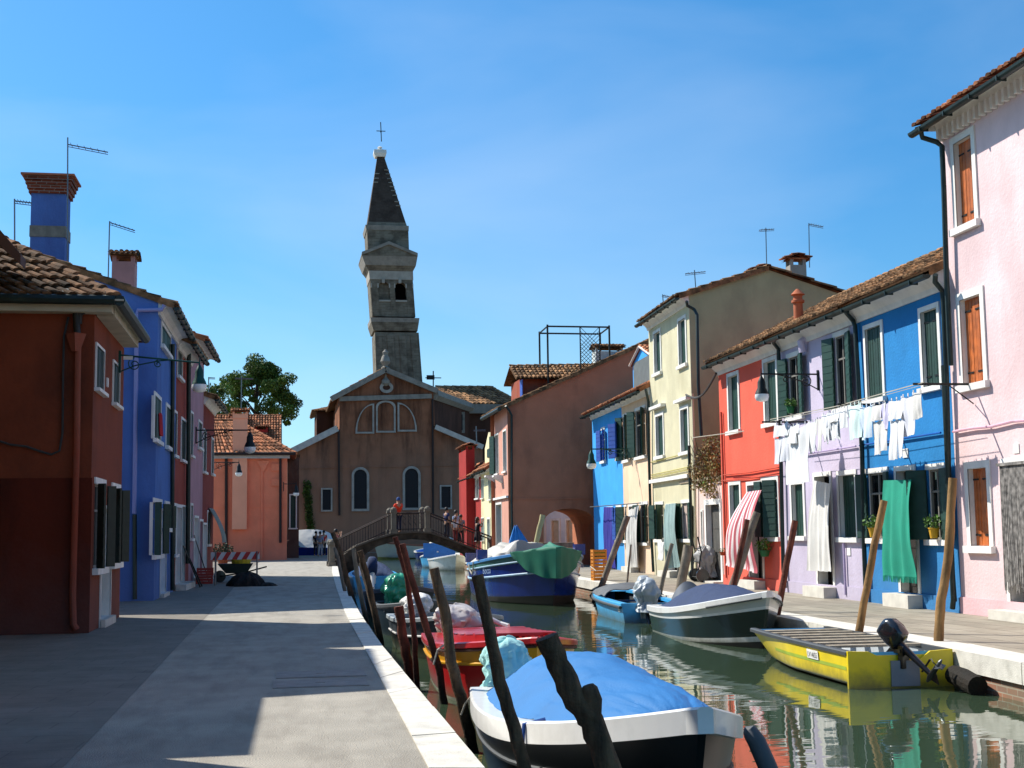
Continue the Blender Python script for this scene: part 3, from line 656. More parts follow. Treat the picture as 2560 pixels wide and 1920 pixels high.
for a, b in zip(arc, arc[1:]):
    za = lowz(a) if u0 < a < u1 else zs; zb = lowz(b) if u0 < b < u1 else zs
    mb.quad(FB.P(a, za), FB.P(b, zb), FB.P(b, top(b)), FB.P(a, top(a)))
    mb.quad(FB.P(a, za), FB.P(b, zb), FB.P(b, zb, -5), FB.P(a, za, -5))
mb.quad(FB.P(u0, 0), FB.P(u0, zs), FB.P(u0, zs, -5), FB.P(u0, 0, -5)); mb.quad(FB.P(u1, 0), FB.P(u1, zs), FB.P(u1, zs, -5), FB.P(u1, 0, -5))
# back wall with the same arch
mb.quad(FB.P(u1, 0, -5), FB.P(UM, 0, -5), FB.P(UM, top(UM), -5), FB.P(u1, top(u1), -5))
mb.quad(FB.P(0, 0, -5), FB.P(u0, 0, -5), FB.P(u0, top(u0), -5), FB.P(0, top(0), -5))
mb.quad(FB.P(u0, zc, -5), FB.P(u1, zc, -5), FB.P(u1, top(u1), -5), FB.P(u0, top(u0), -5))
mb.quad(FB.P(UM, 0), FB.P(UM, 0, -5), FB.P(UM, top(UM), -5), FB.P(UM, top(UM)))
mb.build('wall', P_BRN, r_)
hw = House.__new__(House); hw.f = FW; hw.u0 = 0; hw.u1 = FW.L; hw.z0 = 0; hw.z1 = zt0; hw.holes = []; hw.root = r_; hw.wm = P_SAL2; hw.D = 1
def wallfront(hs, name, mt):
    f = hs.f; mb = MB(); us = sorted({hs.u0, hs.u1, *[x[0] for x in hs.holes], *[x[2] for x in hs.holes]}); zs_ = sorted({hs.z0, hs.z1, *[x[1] for x in hs.holes], *[x[3] for x in hs.holes]})
    for a, b in zip(us, us[1:]):
        for c, d in zip(zs_, zs_[1:]):
            if any(x[0] < (a+b)/2 < x[2] and x[1] < (c+d)/2 < x[3] for x in hs.holes): continue
            mb.quad(f.P(a, c, .01), f.P(b, c, .01), f.P(b, d, .01), f.P(a, d, .01))
    return mb.build(name, mt, hs.root)
hw.win(FW.rect(6, 246, 770, 272, 1020), 'open', GREEN, ang=(20, None), lw=.5, sur=.08); hw.win(FW.rect(6, 296, 745, 322, 1005), 'frame', GREEN, sur=.08)
q = FW.rect(6, 252, 1200, 292, 1460); hw.door([q[0], 0, q[2], q[3]], None, step=.05)
wallfront(hw, 'canal_wall', P_SAL2)
for xx in (240, 292):
    q = FW.uv(k(6, xx, 1040)); mb = MB(); mb.prism([FW.P(q[0]-.35, q[1]+.1, .02), FW.P(q[0]-.35, q[1]+.1, .45), FW.P(q[0]-.35, q[1]+.02, .45), FW.P(q[0]-.35, q[1]-.25, .02)], FW.d*.7); mb.build('stone_bracket_shelf', WHITE, r_)
zb = FW.uv(k(6, 300, 1165))[1]; mb = MB(); FW.box(mb, 0, FW.L, zb-.06, zb+.04, .02, .12); mb.build('string_course', WHITE, r_)
hb = House.__new__(House); hb.f = FB; hb.root = r_
hb.pipe([(312, 590), (335, 620), (350, 650), (350, 900), (350, 1200), (352, 1420)], crop=6, oo=[.3, .1, .08, .08, .08, .08])
mb = MB(); zq = FB.uv(k(6, 600, 1170))[1]; FB.box(mb, .2, u1+2, zq-.05, zq+.02, .003, .03); mb.build('string_course', P_BRN, r_)
mb = MB(); e = .35; S = lambda u, o, dz=0.: FB.P(u, top(u)+dz, o)
tiles(mb, S(-e, .12, .05), S(-e, -5.1, .05), S(UM, -5.1, .05), S(UM, .12, .05), .2)
mb.add([S(-e, .12, -.06), S(UM, .12, -.06), S(UM, .12, .08), S(-e, .12, .08)], [(0, 1, 2, 3)], 0, .4)
mb.build('roof', TILE2, r_)
mb = MB(); mb.tube([FB.P(-e-.05, top(-e), .15), FB.P(-e-.05, top(-e), -5.1)], .09, 8); mb.build('gutter', GUT, r_)
# big dormer (roofed box) standing on the brown roof
mb = MB(); a = PY(k(6, 372, 520), 61).x-10.15; FD = Fac((10.15, 61), (18, 61)); b = FD.uv(k(6, 860, 400))[0]; z0 = top(a)-.1; z1 = FD.uv(k(6, 420, 420))[1]
FD.box(mb, a+.25, b, z0, z1, -2.5, 0); dm = mb.build('dormer', plaster('dormer_red_plaster', '9a4a34'), r_)
mb = MB(); mb.box(V((10.15+a+.23, 59.75+.9, 0))+UP*((z0+z1)/2+.1), (.03, .6, z1-z0-.4)); mb.build('dormer_shutter', BLUEP, dm)
zr = FD.uv(k(6, 420, 325))[1]
mb = MB(); tiles(mb, FD.P(a-.05, z1-.02, .45), FD.P(b+.6, z1+.05, .45), FD.P(b+.6, zr+.1, -1.2), FD.P(a-.05, zr, -1.2), .2)
tiles(mb, FD.P(b+.6, z1, -2.9), FD.P(a-.05, z1, -2.9), FD.P(a-.05, zr, -1.2), FD.P(b+.6, zr, -1.2), .3); ridge_caps(mb, FD.P(a-.05, zr, -1.2), FD.P(b+.6, zr+.1, -1.2)); mb.build('dormer_roof', TILE2, dm)
# white chimney with cap
q = FD.uv(k(6, 985, 280)); cc = FD.P(q[0], 0, -1); hb.chimney(cc, 1.5*.9, .8, top(q[0])-.2, FD.uv(k(6, 985, 235))[1], mat('white_chimney_paint', 'cdd6d4', .8), capm=TILE2)
# pergola frame
pt = thing('pergola_frame', 'black metal roof terrace frame with a diagonal lattice panel', 'pergola', FD.P(FD.uv(k(6, 700, 300))[0], top(4)+.5, -1))
FP1 = Fac((10.15, 60.4), (18, 60.4)); FP2 = Fac((10.15, 62.6), (18, 62.6)); mb = MB()
A = FP1.uv(k(6, 575, 90)); Bq = FP1.uv(k(6, 963, 90)); zt = A[1]
zlo = top(A[0])-.3
for fp, (xa, xb) in ((FP1, (575, 963)), (FP2, (524, 905))):
    ua = fp.uv(k(6, xa, 130))[0]; ub = fp.uv(k(6, xb, 130))[0]
    for uu in (ua, ub): mb.tube([fp.P(uu, zlo, 0), fp.P(uu, zt+.08, 0)], .045, 6)
    mb.tube([fp.P(ua, zt, 0), fp.P(ub, zt, 0)], .04, 6)
for xa, xb in ((575, 524), (963, 905)): mb.tube([FP1.P(FP1.uv(k(6, xa, 130))[0], zt, 0), FP2.P(FP2.uv(k(6, xb, 130))[0], zt, 0)], .04, 6)
mb.build('frame', IRON, pt); mb = MB(); a = FP1.uv(k(6, 778, 130))[0]; b = FP1.uv(k(6, 900, 130))[0]
for uu in (a, b): mb.tube([FP1.P(uu, zlo, .05), FP1.P(uu, zt, .05)], .03, 6)
hgt = zt-zlo; w_ = b-a; n = 5
for i in range(-12, n+1):
    for sg in (1, -1):
        x0, z0_ = a+i*w_/n, zlo
        t0 = max(0., (a-x0)); t1 = min(hgt, (b-x0))
        if t1 <= t0: continue
        p, q_ = (x0+t0, z0_+t0), (x0+t1, z0_+t1)
        if sg < 0: p, q_ = (a+b-p[0], p[1]), (a+b-q_[0], q_[1])
        mb.tube([FP1.P(p[0], p[1], .05+sg*.01), FP1.P(q_[0], q_[1], .05+sg*.01)], .016, 4)
mb.build('lattice_panel', IRON, pt)
# seen through the archway: pale house
FA = Fac((12.4, 70.3), (15.2, 66.7)); h = House('pale_blue_white_house', 'pale house with shutters glimpsed through the archway', FA, 0, FA.L, 3.6, plaster('pale_grey_blue_plaster', 'dfe4ea'), 3)
for a in (.4, 1.4, 2.4, 3.4): h.win([a, .3, a+.7, 2.2], 'closed', mat('pale_door_paint', 'c9b79a', .7))
h.wall(); h.roof(1)
# cream house and red house beyond
FC = Fac((11.2, 78.6), (10.95, 68.6)); P_CRM = plaster('cream_plaster', 'ecdfb0'); P_RED = plaster('crimson_plaster', 'a8322c', '7d2a26', .4)
uc = FC.uv(k(5, 1490, 1200))[0]; zc_ = FC.uv(k(5, 1500, 860))[1]
h = House('cream_house', 'small cream house with a dormer beyond the brown building', FC, uc, FC.L, zc_, P_CRM, 1.6)
SG = mat('pale_green_shutter_paint', '7fa08a', .7)
h.win(FC.rect(5, 1492, 945, 1512, 1085), 'closed', SG, sur=.05); h.win(FC.rect(5, 1545, 935, 1570, 1095), 'closed', SG, sur=.05); h.door(FC.rect(5, 1535, 1225, 1560, 1420), SG, step=.1)
h.win(FC.rect(5, 1492, 1225, 1515, 1400), 'closed', SG, sur=.05)
h.wall(ridge=.6); h.roof(.6)
q0 = FC.uv(k(5, 1505, 855)); q1 = FC.uv(k(5, 1560, 690)); mb = MB(); FC.box(mb, q0[0], q1[0], zc_, q1[1], -1.2, -.1); mb.prism([FC.P(q0[0], q1[1]+.002, -.1), FC.P(q1[0], q1[1]+.002, -.1), FC.P((q0[0]+q1[0])/2, q1[1]+.8, -.1)], -FC.n*1.1); d_ = mb.build('dormer', P_CRM, h.root)
mb = MB(); FC.box(mb, (q0[0]*.65+q1[0]*.35), (q0[0]*.3+q1[0]*.7), zc_+.5, q1[1]-.1, -.098, -.06); mb.build('dormer_shutter', GREEN2, d_)
h = House('crimson_house', 'narrow crimson house with a chimney breast by the far end of the bridge', FC, FC.uv(k(5, 1375, 1200))[0], uc-.004, zc_-.1, P_RED, 1.6)
h.win(FC.rect(5, 1448, 930, 1476, 1088), 'frame', SG, sur=.08); h.win(FC.rect(5, 1448, 1235, 1480, 1400), 'closed', SG, sur=.06)
h.wall(ridge=.6); h.roof(.6); q0 = FC.uv(k(5, 1390, 1200))[0]; q1 = FC.uv(k(5, 1445, 1200))[0]; zz = FC.uv(k(5, 1415, 735))[1]
h.chimney(FC.P((q0+q1)/2, 0, .25), q1-q0, .5, .01, zz, P_RED, capm=TILE)
# ================================================================== church
YC = 112.
FCH = Fac((.5, YC), (30, YC))
def cz(x, y, Y=YC): p = PY(k(5, x, y), Y); return (p.x-.5, p.z)
CH = mat('weathered_church_plaster', '8f5f46', .95, .25, .6, .4, 10, stain='33201b', stain_amt=.85, sscale=(.8, .8, .12), spec=.1, tide=(4.5, 10.5, '9b7862', .75, .35))
CH2 = mat('dark_church_brick', '553a30', .95, .15, .6, .3, 12, stain='251c19', stain_amt=.6, sscale=(.4, .4, .15), spec=.1)
TRIM = mat('grey_stone_trim', '8e877c', .9, .12, 2, .2, stain='5a554c', stain_amt=.5, sscale=(1, 1, 1))
ct = thing('church', 'brown gabled church with two arched windows at the end of the canal', 'church', (8, YC, 0))
yl, yr = cz(75, 750), cz(1500, 715)
nl, nlt, ap, nrt = cz(440, 340), cz(440, 325), cz(780, 140), cz(1135, 300)
slL = cz(425, 575); slR = cz(1148, 565)
# nave front + side aisles, one wall mesh
def P2(q, o=0.): return FCH.P(q[0], q[1], o)
mb = MB()
out = [(cz(75, 750)[0], 0), (cz(1500, 715)[0], 0), (yr[0], yr[1]), (slR[0], slR[1]), (nrt[0]-.0, slR[1]), (nrt[0], nrt[1]), ap, (nl[0], nlt[1]), (nl[0], slL[1]), slL, yl]
out[4] = (slR[0], slR[1]); 
mb.prism([P2(q) for q in out], (0, 9, 0)); mb.build('wall', CH, ct)
def band(a, b, w, o0, o1, nm, m=TRIM, par=ct):
    A, B = P2(a, o0), P2(b, o0); d = (B-A).normalized(); s = d.cross(FCH.n).normalized(); mb = MB()
    if s.z < 0: s = -s
    nn = FCH.n*(o1-o0); mb.hexa([A-s*w/2, B-s*w/2, B-s*w/2+nn, A-s*w/2+nn, A+s*w/2, B+s*w/2, B+s*w/2+nn, A+s*w/2+nn]); return mb.build(nm, m, par)
band((nl[0]-.7, nlt[1]-.3), (ap[0], ap[1]+.05), .42, .003, .5, 'gable_cornice'); band((ap[0]+.01, ap[1]+.05), (nrt[0]+.3, nrt[1]+.1), .42, .005, .5, 'gable_cornice')
band(cz(440, 349), cz(1122, 328), .38, .002, .25, 'string_course')
band((yl[0], yl[1]+.1), (slL[0], slL[1]+.1), .5, .003, .4, 'aisle_cornice', mat('pale_aisle_cornice', 'b9b4aa', .9)); band((slR[0], slR[1]+.1), (yr[0], yr[1]+.1), .4, .003, .4, 'aisle_cornice', mat('pale_aisle_cornice', 'b9b4aa', .9))
band(cz(75, 862), cz(1370, 838), .1, .002, .06, 'string_course', CH)
for xx, y0, y1 in ((434, 580, 1210), (1128, 350, 1200)):
    mb = MB(); mb.tube([P2(cz(xx, y0), .15), P2(cz(xx+5, y1), .15)], .09, 7); mb.build('downpipe', mat('brown_pipe', '2e201c'), ct)
def arched(u0, u1, z0, z1, fr, gm, nm, kind='arch', o=0.):
    """frame ring and glass; kind arch, rect, ql, qr (quarter lunettes), seg"""
    def outl(d):
        a, b, c, e = u0+d, u1-d, z0+d, z1-d; r = (b-a)/2; P = [(a, c), (b, c)]
        if kind == 'arch': P += [((a+b)/2+r*math.cos(math.pi*i/12), e-r+r*math.sin(math.pi*i/12)) for i in range(13)]
        elif kind == 'seg': P += [((a+b)/2+r*math.cos(math.pi*i/8), e-.5+(.5)*math.sin(math.pi*i/8)) for i in range(9)]
        elif kind == 'ql': P += [(b-(b-a)*math.sin(math.pi/2*i/9)*1., c+(e-c)*math.cos(math.pi/2*i/9)) for i in range(9)]
        elif kind == 'qr': P = [(a, c)]+[(a+(b-a)*math.cos(math.pi/2*i/9), c+(e-c)*math.sin(math.pi/2*i/9)) for i in range(10)]
        elif kind == 'oval': P = [((a+b)/2+r*math.cos(2*math.pi*i/20), (c+e)/2+(e-c)/2*math.sin(2*math.pi*i/20)) for i in range(20)]
        else: P += [(b, e), (a, e)]
        return P
    A, B = outl(0), outl(fr); n = len(A); mb = MB()
    pts = [FCH.P(*q, o+.004) for q in A]+[FCH.P(*q, o+.004) for q in B]+[FCH.P(*q, o+.16) for q in A]+[FCH.P(*q, o+.16) for q in B]
    fs = []
    for i in range(n):
        j = (i+1) % n; fs += [(2*n+i, 2*n+j, 3*n+j, 3*n+i), (i, j, 2*n+j, 2*n+i), (n+j, n+i, 3*n+i, 3*n+j)]
    mb.add(pts, fs); w = mb.build(nm, mat('pale_window_surround', 'a29b90', .9, .15, 3), ct)
    mb = MB(); mb.add([FCH.P(*q, o+.02) for q in B], [tuple(range(n))]); mb.build('pane' if gm is GLASSC else 'infill', gm, w); return w
def A5(x0, y0, x1, y1, *a): p, q = cz(x0, y1), cz(x1, y0); arched(p[0], q[0], p[1], q[1], *a)
A5(530, 852, 660, 1180, .2, GLASSC, 'arched_window'); A5(908, 845, 1040, 1172, .2, GLASSC, 'arched_window')
A5(303, 1007, 388, 1182, .13, GLASSC, 'window', 'rect'); A5(1183, 985, 1272, 1165, .13, GLASSC, 'window', 'rect')
A5(558, 382, 697, 605, .15, CH, 'lunette', 'ql'); A5(710, 360, 855, 598, .15, CH, 'lunette', 'seg'); A5(870, 375, 1012, 590, .15, CH, 'lunette', 'qr')
A5(738, 222, 838, 305, .25, CH2, 'oval_window', 'oval')
q = cz(782, 130); mb = MB(); mb.lathe(FCH.P(q[0], q[1], -.2), [(.35, 0), (.35, .2), (.18, .3), (.42, .7), (.3, 1.1), (.2, 1.25), (.25, 1.5), (.03, 1.75)], 12); auto_smooth(mb.build('finial', TRIM, ct))
q = cz(782, 165); mb = MB(); mb.lathe(FCH.P(q[0], q[1]-1.0, .05), [(.1, 0), (.36, .2), (.36, .45), (.14, .7), (.06, 1.1)], 12); mb.build('wall_ornament', TRIM, ct)
mb = MB(); tiles(mb, P2((nrt[0]+.3, nrt[1]+.1), .3), P2((nrt[0]+.3, nrt[1]+.1), -24), P2((ap[0], ap[1]+.2), -24), P2((ap[0], ap[1]+.2), .3), .45, .9)
tiles(mb, P2((nl[0]-.5, nlt[1]-.1), -24), P2((nl[0]-.5, nlt[1]-.1), .3), P2((ap[0], ap[1]+.2), .3), P2((ap[0], ap[1]+.2), -24), .45, .9)
mb.build('roof', TILE2, ct)
mb = MB(); mb.prism([P2((nl[0]+.1, 0), -9), P2((nrt[0]-.1, 0), -9), P2((nrt[0]-.1, nrt[1]-.1), -9), P2(ap, -9), P2((nl[0]+.1, nlt[1]-.1), -9)], (0, 14, 0)); mb.build('nave', CH2, ct)
mb = MB(); tiles(mb, P2((yl[0], yl[1]+.15), -9), P2((yl[0], yl[1]+.15), .2), P2((slL[0], slL[1]+.15), .2), P2((slL[0], slL[1]+.15), -9), .45, .9); tiles(mb, P2((yr[0], yr[1]+.15), .2), P2((yr[0], yr[1]+.15), -9), P2((slR[0], slR[1]+.15), -9), P2((slR[0], slR[1]+.15), .2), .45, .9); mb.build('aisle_roof', TILE2, ct)
# transept blocks behind
def blk(Y, x0, x1, ytop, dep, nm, m=CH2):
    a, b = PY(k(5, x0, ytop), Y), PY(k(5, x1, ytop), Y); mb = MB(); mb.hexa([V((a.x, Y, 0)), V((b.x, Y, 0)), V((b.x, Y+dep, 0)), V((a.x, Y+dep, 0)), V((a.x, Y, a.z)), V((b.x, Y, a.z)), V((b.x, Y+dep, a.z)), V((a.x, Y+dep, a.z))]); mb.build(nm, m, ct); return a, b
a, b = blk(127, 272, 445, 440, 8, 'transept'); mb = MB(); c = PY(k(5, 430, 378), 131)
tiles(mb, V((a.x-.4, 126.6, a.z)), V((b.x, 126.6, a.z)), V((b.x, 131, c.z)), V((a.x+3, 131, c.z)), .45, .9); tiles(mb, V((a.x-.4, 135.4, a.z)), V((a.x-.4, 126.6, a.z)), V((a.x+3, 131, c.z)), V((a.x+3.1, 131.2, c.z)), .45, .9); mb.build('transept_roof', TILE2, ct)
a, b = blk(128, 1385, 1800, 395, 12, 'transept')
p0 = PY(k(5, 1390, 385), 127.5); p1 = PY(k(5, 1800, 385), 127.5); r0 = PY(k(5, 1150, 265), 134); r1 = PY(k(5, 1580, 262), 134)
mb = MB(); tiles(mb, V((p0.x, 127.4, p0.z)), V((p1.x, 127.4, p0.z)), V((r1.x, 134, r1.z)), V((r0.x, 134, r1.z)), .45, .9)
sd = PY(k(5, 1150, 330), 117); 
tiles(mb, V((nrt[0]+.9, 115, nrt[1]+.2)), V((p0.x, 127.4, p0.z)), V((r0.x+.3, 134, r1.z)), V((r0.x, 134, r1.z)), .45, .9)
tiles(mb, V((p1.x, 127.4, p0.z)), V((p1.x+1, 141, p0.z)), V((r1.x+.1, 134.2, r1.z)), V((r1.x, 134, r1.z)), .45, .9)
ridge_caps(mb, V((r0.x, 134, r1.z)), V((r1.x, 134, r1.z)), .2, .8)
mb.build('transept_roof', TILE2, ct)
mb = MB(); mb.box(((p0.x+p1.x)/2, 127.8, p0.z-.45), (p1.x-p0.x+.6, .8, .9)); mb.build('transept_cornice', TRIM, ct)
A_, B_ = V((nrt[0]+.5, 112.2, 0)), V((p0.x+.2, 127.6, 0)); mb = MB(); zt_ = nrt[1]-.1
mb.quad(A_, B_, B_+UP*(p0.z-.5), A_+UP*(zt_-.2)); mb.build('side_wall', CH2, ct)
mb = MB(); mb.tube([A_+UP*zt_, B_+UP*(p0.z-.3)], .5, 6); mb.build('side_cornice', TRIM, ct)
q = PY(k(5, 1348, 600), 124); q2 = PY(k(5, 1348, 445), 124)
mb = MB(); mb.box((q.x-.2, 124, (q.z+q2.z)/2), (.9, .3, q2.z-q.z)); w = mb.build('side_window', TRIM, ct); mb = MB(); mb.box((q.x-.22, 123.82, (q.z+q2.z)/2), (.5, .1, q2.z-q.z-.5)); mb.build('pane', GLASSC, w)
# weather vane behind roof
vt = PY(k(5, 1135, 140), 133); vb = PY(k(5, 1135, 262), 133); mb = MB(); mb.tube([vb, vt], .06, 6); mb.tube([vt-V((.8, 0, .7)), vt+V((.8, 0, -.7))], .05, 5); mb.build('weather_vane', IRON, ct)
mb = MB(); pf = PY(k(5, 1115, 188), 133); mb.box(pf, (.8, .05, .45)); mb.build('vane_flag', IRON, ct)
# --- leaning bell tower
YT = 138.
tw = thing('bell_tower', 'tall leaning brick bell tower with a pointed spire and cross behind the church', 'bell tower', (PY(k(4, 330, 1600), YT).x, YT+3, 0))
TW = brickmat('grey_brown_tower_brick', '7f7667', '6b6355', '8a8373', bw=.6, rh=.18, stain='4b4238', samt=.7)
def lv(L, Rr, y):
    a, b = PY(k(4, L, y), YT), PY(k(4, Rr, y), YT); return ((a.x+b.x)/2, (b.x-a.x)/2, (a.z+b.z)/2)
DPT = 3.0
def frus(l0, l1, nm=None, m=TW, mbx=None, exp=0., cnt=None):
    mb = mbx or MB(); pts = []
    for (cx, hw_, z) in (l0, l1):
        w = hw_+exp
        pts += [V((cx-w, YT+DPT-w, z)), V((cx+w, YT+DPT-w, z)), V((cx+w, YT+DPT+w, z)), V((cx-w, YT+DPT+w, z))]
    mb.hexa(pts)
    if nm: return mb.build(nm, m, tw)
l_base = lv(200, 478, 1720); base0 = (l_base[0]+.6, l_base[1]+.3, 0)
ls = [lv(186, 447, 1300), lv(160, 450, 1240), lv(170, 428, 1205), lv(158, 414, 1000), lv(118, 437, 850), lv(140, 388, 800), lv(142, 385, 700), lv(128, 388, 665), lv(145, 372, 650), lv(206, 250, 225), lv(186, 262, 218), lv(188, 262, 185)]
frus(base0, l_base, 'shaft'); frus(l_base, ls[0], 'shaft')
cor = lv(160, 450, 1215); cor2 = lv(163, 447, 1240); cor3 = lv(178, 440, 1290)
frus(cor3, cor2, 'frieze', TW); frus(cor2, cor, 'cornice', TRIM)
bf = lv(173, 428, 1205); bf2 = lv(158, 412, 985); 
# belfry with real openings
def tp(l, fx, dz=0., o=0.): return V((l[0]+l[1]*fx, YT+DPT-l[1]-o, l[2]+dz))
def li(l0, l1, t): return tuple(a+(b-a)*t for a, b in zip(l0, l1))
mb = MB()
for (f0, f1) in ((-1, -.66), (-.12, .12), (.66, 1)):
    A, B = bf, bf2; mb.hexa([tp(A, f0), tp(A, f1), tp(A, f1, 0, -1), tp(A, f0, 0, -1), tp(B, f0), tp(B, f1), tp(B, f1, 0, -1), tp(B, f0, 0, -1)])
for (f0, f1) in ((-.66, -.12), (.12, .66)):
    m0 = li(bf, bf2, .42); m1 = li(bf, bf2, .86)
    mb.hexa([tp(bf, f0, 0, -.05), tp(bf, f1, 0, -.05), tp(bf, f1, 0, -1), tp(bf, f0, 0, -1), tp(m0, f0, 0, -.05), tp(m0, f1, 0, -.05), tp(m0, f1, 0, -1), tp(m0, f0, 0, -1)])
    n = 8; fc, fr_ = (f0+f1)/2, (f1-f0)/2
    zb_ = li(bf, bf2, .78)
    for i in range(n):
        a0, a1 = math.pi*i/n, math.pi*(i+1)/n
        x0, x1 = fc+fr_*math.cos(a0), fc+fr_*math.cos(a1); h0, h1 = math.sin(a0)*fr_*bf[1], math.sin(a1)*fr_*bf[1]
        mb.quad(tp(zb_, x0, h0), tp(bf2, x0), tp(bf2, x1), tp(zb_, x1, h1)); mb.quad(tp(zb_, x0, h0), tp(zb_, x1, h1), tp(zb_, x1, h1, -1), tp(zb_, x0, h0, -1))
mb.build('belfry', TW, tw)
mb = MB(); frus((bf[0], bf[1]-.06, bf[2]), (bf2[0], bf2[1]-.06, bf2[2]), None, None, mb) if 0 else None
for sx in (-1, 1): mb.quad(*[V((l[0]+sx*l[1], YT+DPT+sy*l[1], l[2])) for l, sy in ((bf, -1), (bf, 1), (bf2, 1), (bf2, -1))])
mb.quad(*[V((l[0]+sx*l[1], YT+DPT+l[1], l[2])) for l, sx in ((bf, -1), (bf, 1), (bf2, 1), (bf2, -1))]); mb.build('belfry_side', TW, tw)
mb = MB(); a, b = li(bf, bf2, .1), li(bf, bf2, .98); mb.quad(tp(a, -.66, 0, -.35), tp(a, -.12, 0, -.35), tp(b, -.12, 0, -.35), tp(b, -.66, 0, -.35)); mb.build('bricked_arch', TW, tw)
mb = MB(); mb.quad(tp(a, -.1, 0, -1.5), tp(a, .9, 0, -1.5), tp(b, .9, 0, -1.5), tp(b, -.1, 0, -1.5)); mb.build('belfry_interior', DARK, tw)
mb = MB(); m0 = li(bf, bf2, .42)
for f0, f1 in ((-.66, -.12), (.12, .66)): mb.hexa([tp(m0, f0, -.08, .05), tp(m0, f1, -.08, .05), tp(m0, f1, -.08, -.5), tp(m0, f0, -.08, -.5), tp(m0, f0, .1, .05), tp(m0, f1, .1, .05), tp(m0, f1, .1, -.5), tp(m0, f0, .1, -.5)])
m0 = li(bf, bf2, .8)
for f0 in (-1, -.69, -.15, .09, .63, .94): 
    mb.hexa([tp(m0, f0, -.1, .06), tp(m0, f0+.06, -.1, .06), tp(m0, f0+.06, -.1, -.1), tp(m0, f0, -.1, -.1), tp(m0, f0, .35, .06), tp(m0, f0+.06, .35, .06), tp(m0, f0+.06, .35, -.1), tp(m0, f0, .35, -.1)])
for fx in (-.39, .39): mb.box(tp(bf2, fx, -.15, .04), (.3, .3, .5))
mb.build('belfry_stonework', mat('pale_tower_stone', 'a39c90', .9, .12, 2), tw)
e1 = lv(155, 415, 985); e2 = lv(150, 413, 935); frus(e1, e2, 'capital_band', mat('pale_tower_stone', '', .9)); frus(e2, lv(130, 425, 905), 'frieze', TW)
frus(lv(128, 428, 905), lv(106, 437, 850), 'cornice', TRIM)
c0 = lv(106, 437, 852); c1 = lv(147, 392, 848); 
mb = MB(); 
for sg in (-1, 1):
    x0 = c0[0]-c0[1]; x1 = c0[0]+c0[1]; y0 = YT+DPT-c0[1]; pk = PY(k(4, 264, 772), YT).z; zb2 = c0[2]
    if sg < 0:
        mb.prism([V((x0, y0, zb2)), V((x1, y0, zb2)), V((x1, y0, zb2+.25)), V((c0[0]-.1, y0, pk)), V((x0, y0, zb2+.25))], (0, c0[1]*2, 0))
mb.build('pediment', TW, tw)
for s0, s1 in (((c0[0]-c0[1], c0[2]+.3), (c0[0]-.1, pk+.05)), ((c0[0]-.1, pk+.05), (c0[0]+c0[1], c0[2]+.3))):
    mb = MB(); A = V((s0[0], y0-.15, s0[1])); B = V((s1[0], y0-.15, s1[1])); mb.hexa([A-UP*.28, B-UP*.28, B-UP*.28+V((0, .4, 0)), A-UP*.28+V((0, .4, 0)), A+UP*.05, B+UP*.05, B+UP*.05+V((0, .4, 0)), A+UP*.05+V((0, .4, 0))]); mb.build('pediment_moulding', TRIM, tw)
frus(lv(148, 392, 860), lv(140, 386, 690), 'attic', TW); frus(lv(136, 388, 690), lv(129, 388, 662), 'cornice', TRIM)
frus(lv(140, 378, 662), lv(146, 372, 640), 'spire_base', TW); frus(lv(146, 372, 642), lv(208, 250, 224), 'spire', brickmat('dark_spire_brick', '50443c', '453931', '5a5048', bw=.6, rh=.18, stain='302822', samt=.6))
sp0, sp1 = lv(146, 372, 642), lv(208, 250, 224)
for yy in (310, 335, 365, 390, 415, 440, 470, 510, 535):
    t = (642-yy)/(642-224); l = li(sp0, sp1, t)
    for sx in ((-1, 1) if yy in (335, 365, 390) else (1,)):
        mb = MB(); mb.box(V((l[0]+sx*(l[1]-.22), YT+DPT-l[1]+.15, l[2])), (.5, .5, .12)); mb.build('spire_stone', TRIM, tw)
frus(lv(196, 256, 225), lv(186, 263, 205), 'spire_capital', mat('white_stone', '', .8)); frus(lv(186, 263, 205), lv(188, 262, 185), 'spire_capital', WHITE)
l = lv(205, 245, 185); mb = MB(); mb.lathe((l[0], YT+DPT, l[2]), [(.35, 0), (.4, .15), (.15, .25), (.28, .4), (.05, .55)], 12); mb.build('ball', WHITE, tw)
a, b = PY(k(4, 222, 175), YT+3), PY(k(4, 217, 60), YT+3); mb = MB(); mb.tube([a, b], .05, 6); c = PY(k(4, 219, 113), YT+3); mb.tube([c-V((.48, 0, 0)), c+V((.48, 0, 0))], .045, 6); mb.lathe(c-UP*.1, [(.02, -.1), (.1, 0), (.02, .1)], 8); mb.build('cross', IRON, tw)
for fx in (-1, -.45, .1, .62):
    mb = MB(); A, B = l_base, ls[0]; w_ = .36 if fx > -1 and fx < .6 else .38
    mb.hexa([tp(A, fx, 0, .12), tp(A, fx+w_*.8, 0, .12), tp(A, fx+w_*.8, 0, -.02), tp(A, fx, 0, -.02), tp(B, fx, -.3, .12), tp(B, fx+w_*.8, -.3, .12), tp(B, fx+w_*.8, -.3, -.02), tp(B, fx, -.3, -.02)]); mb.build('pilaster', TW, tw)
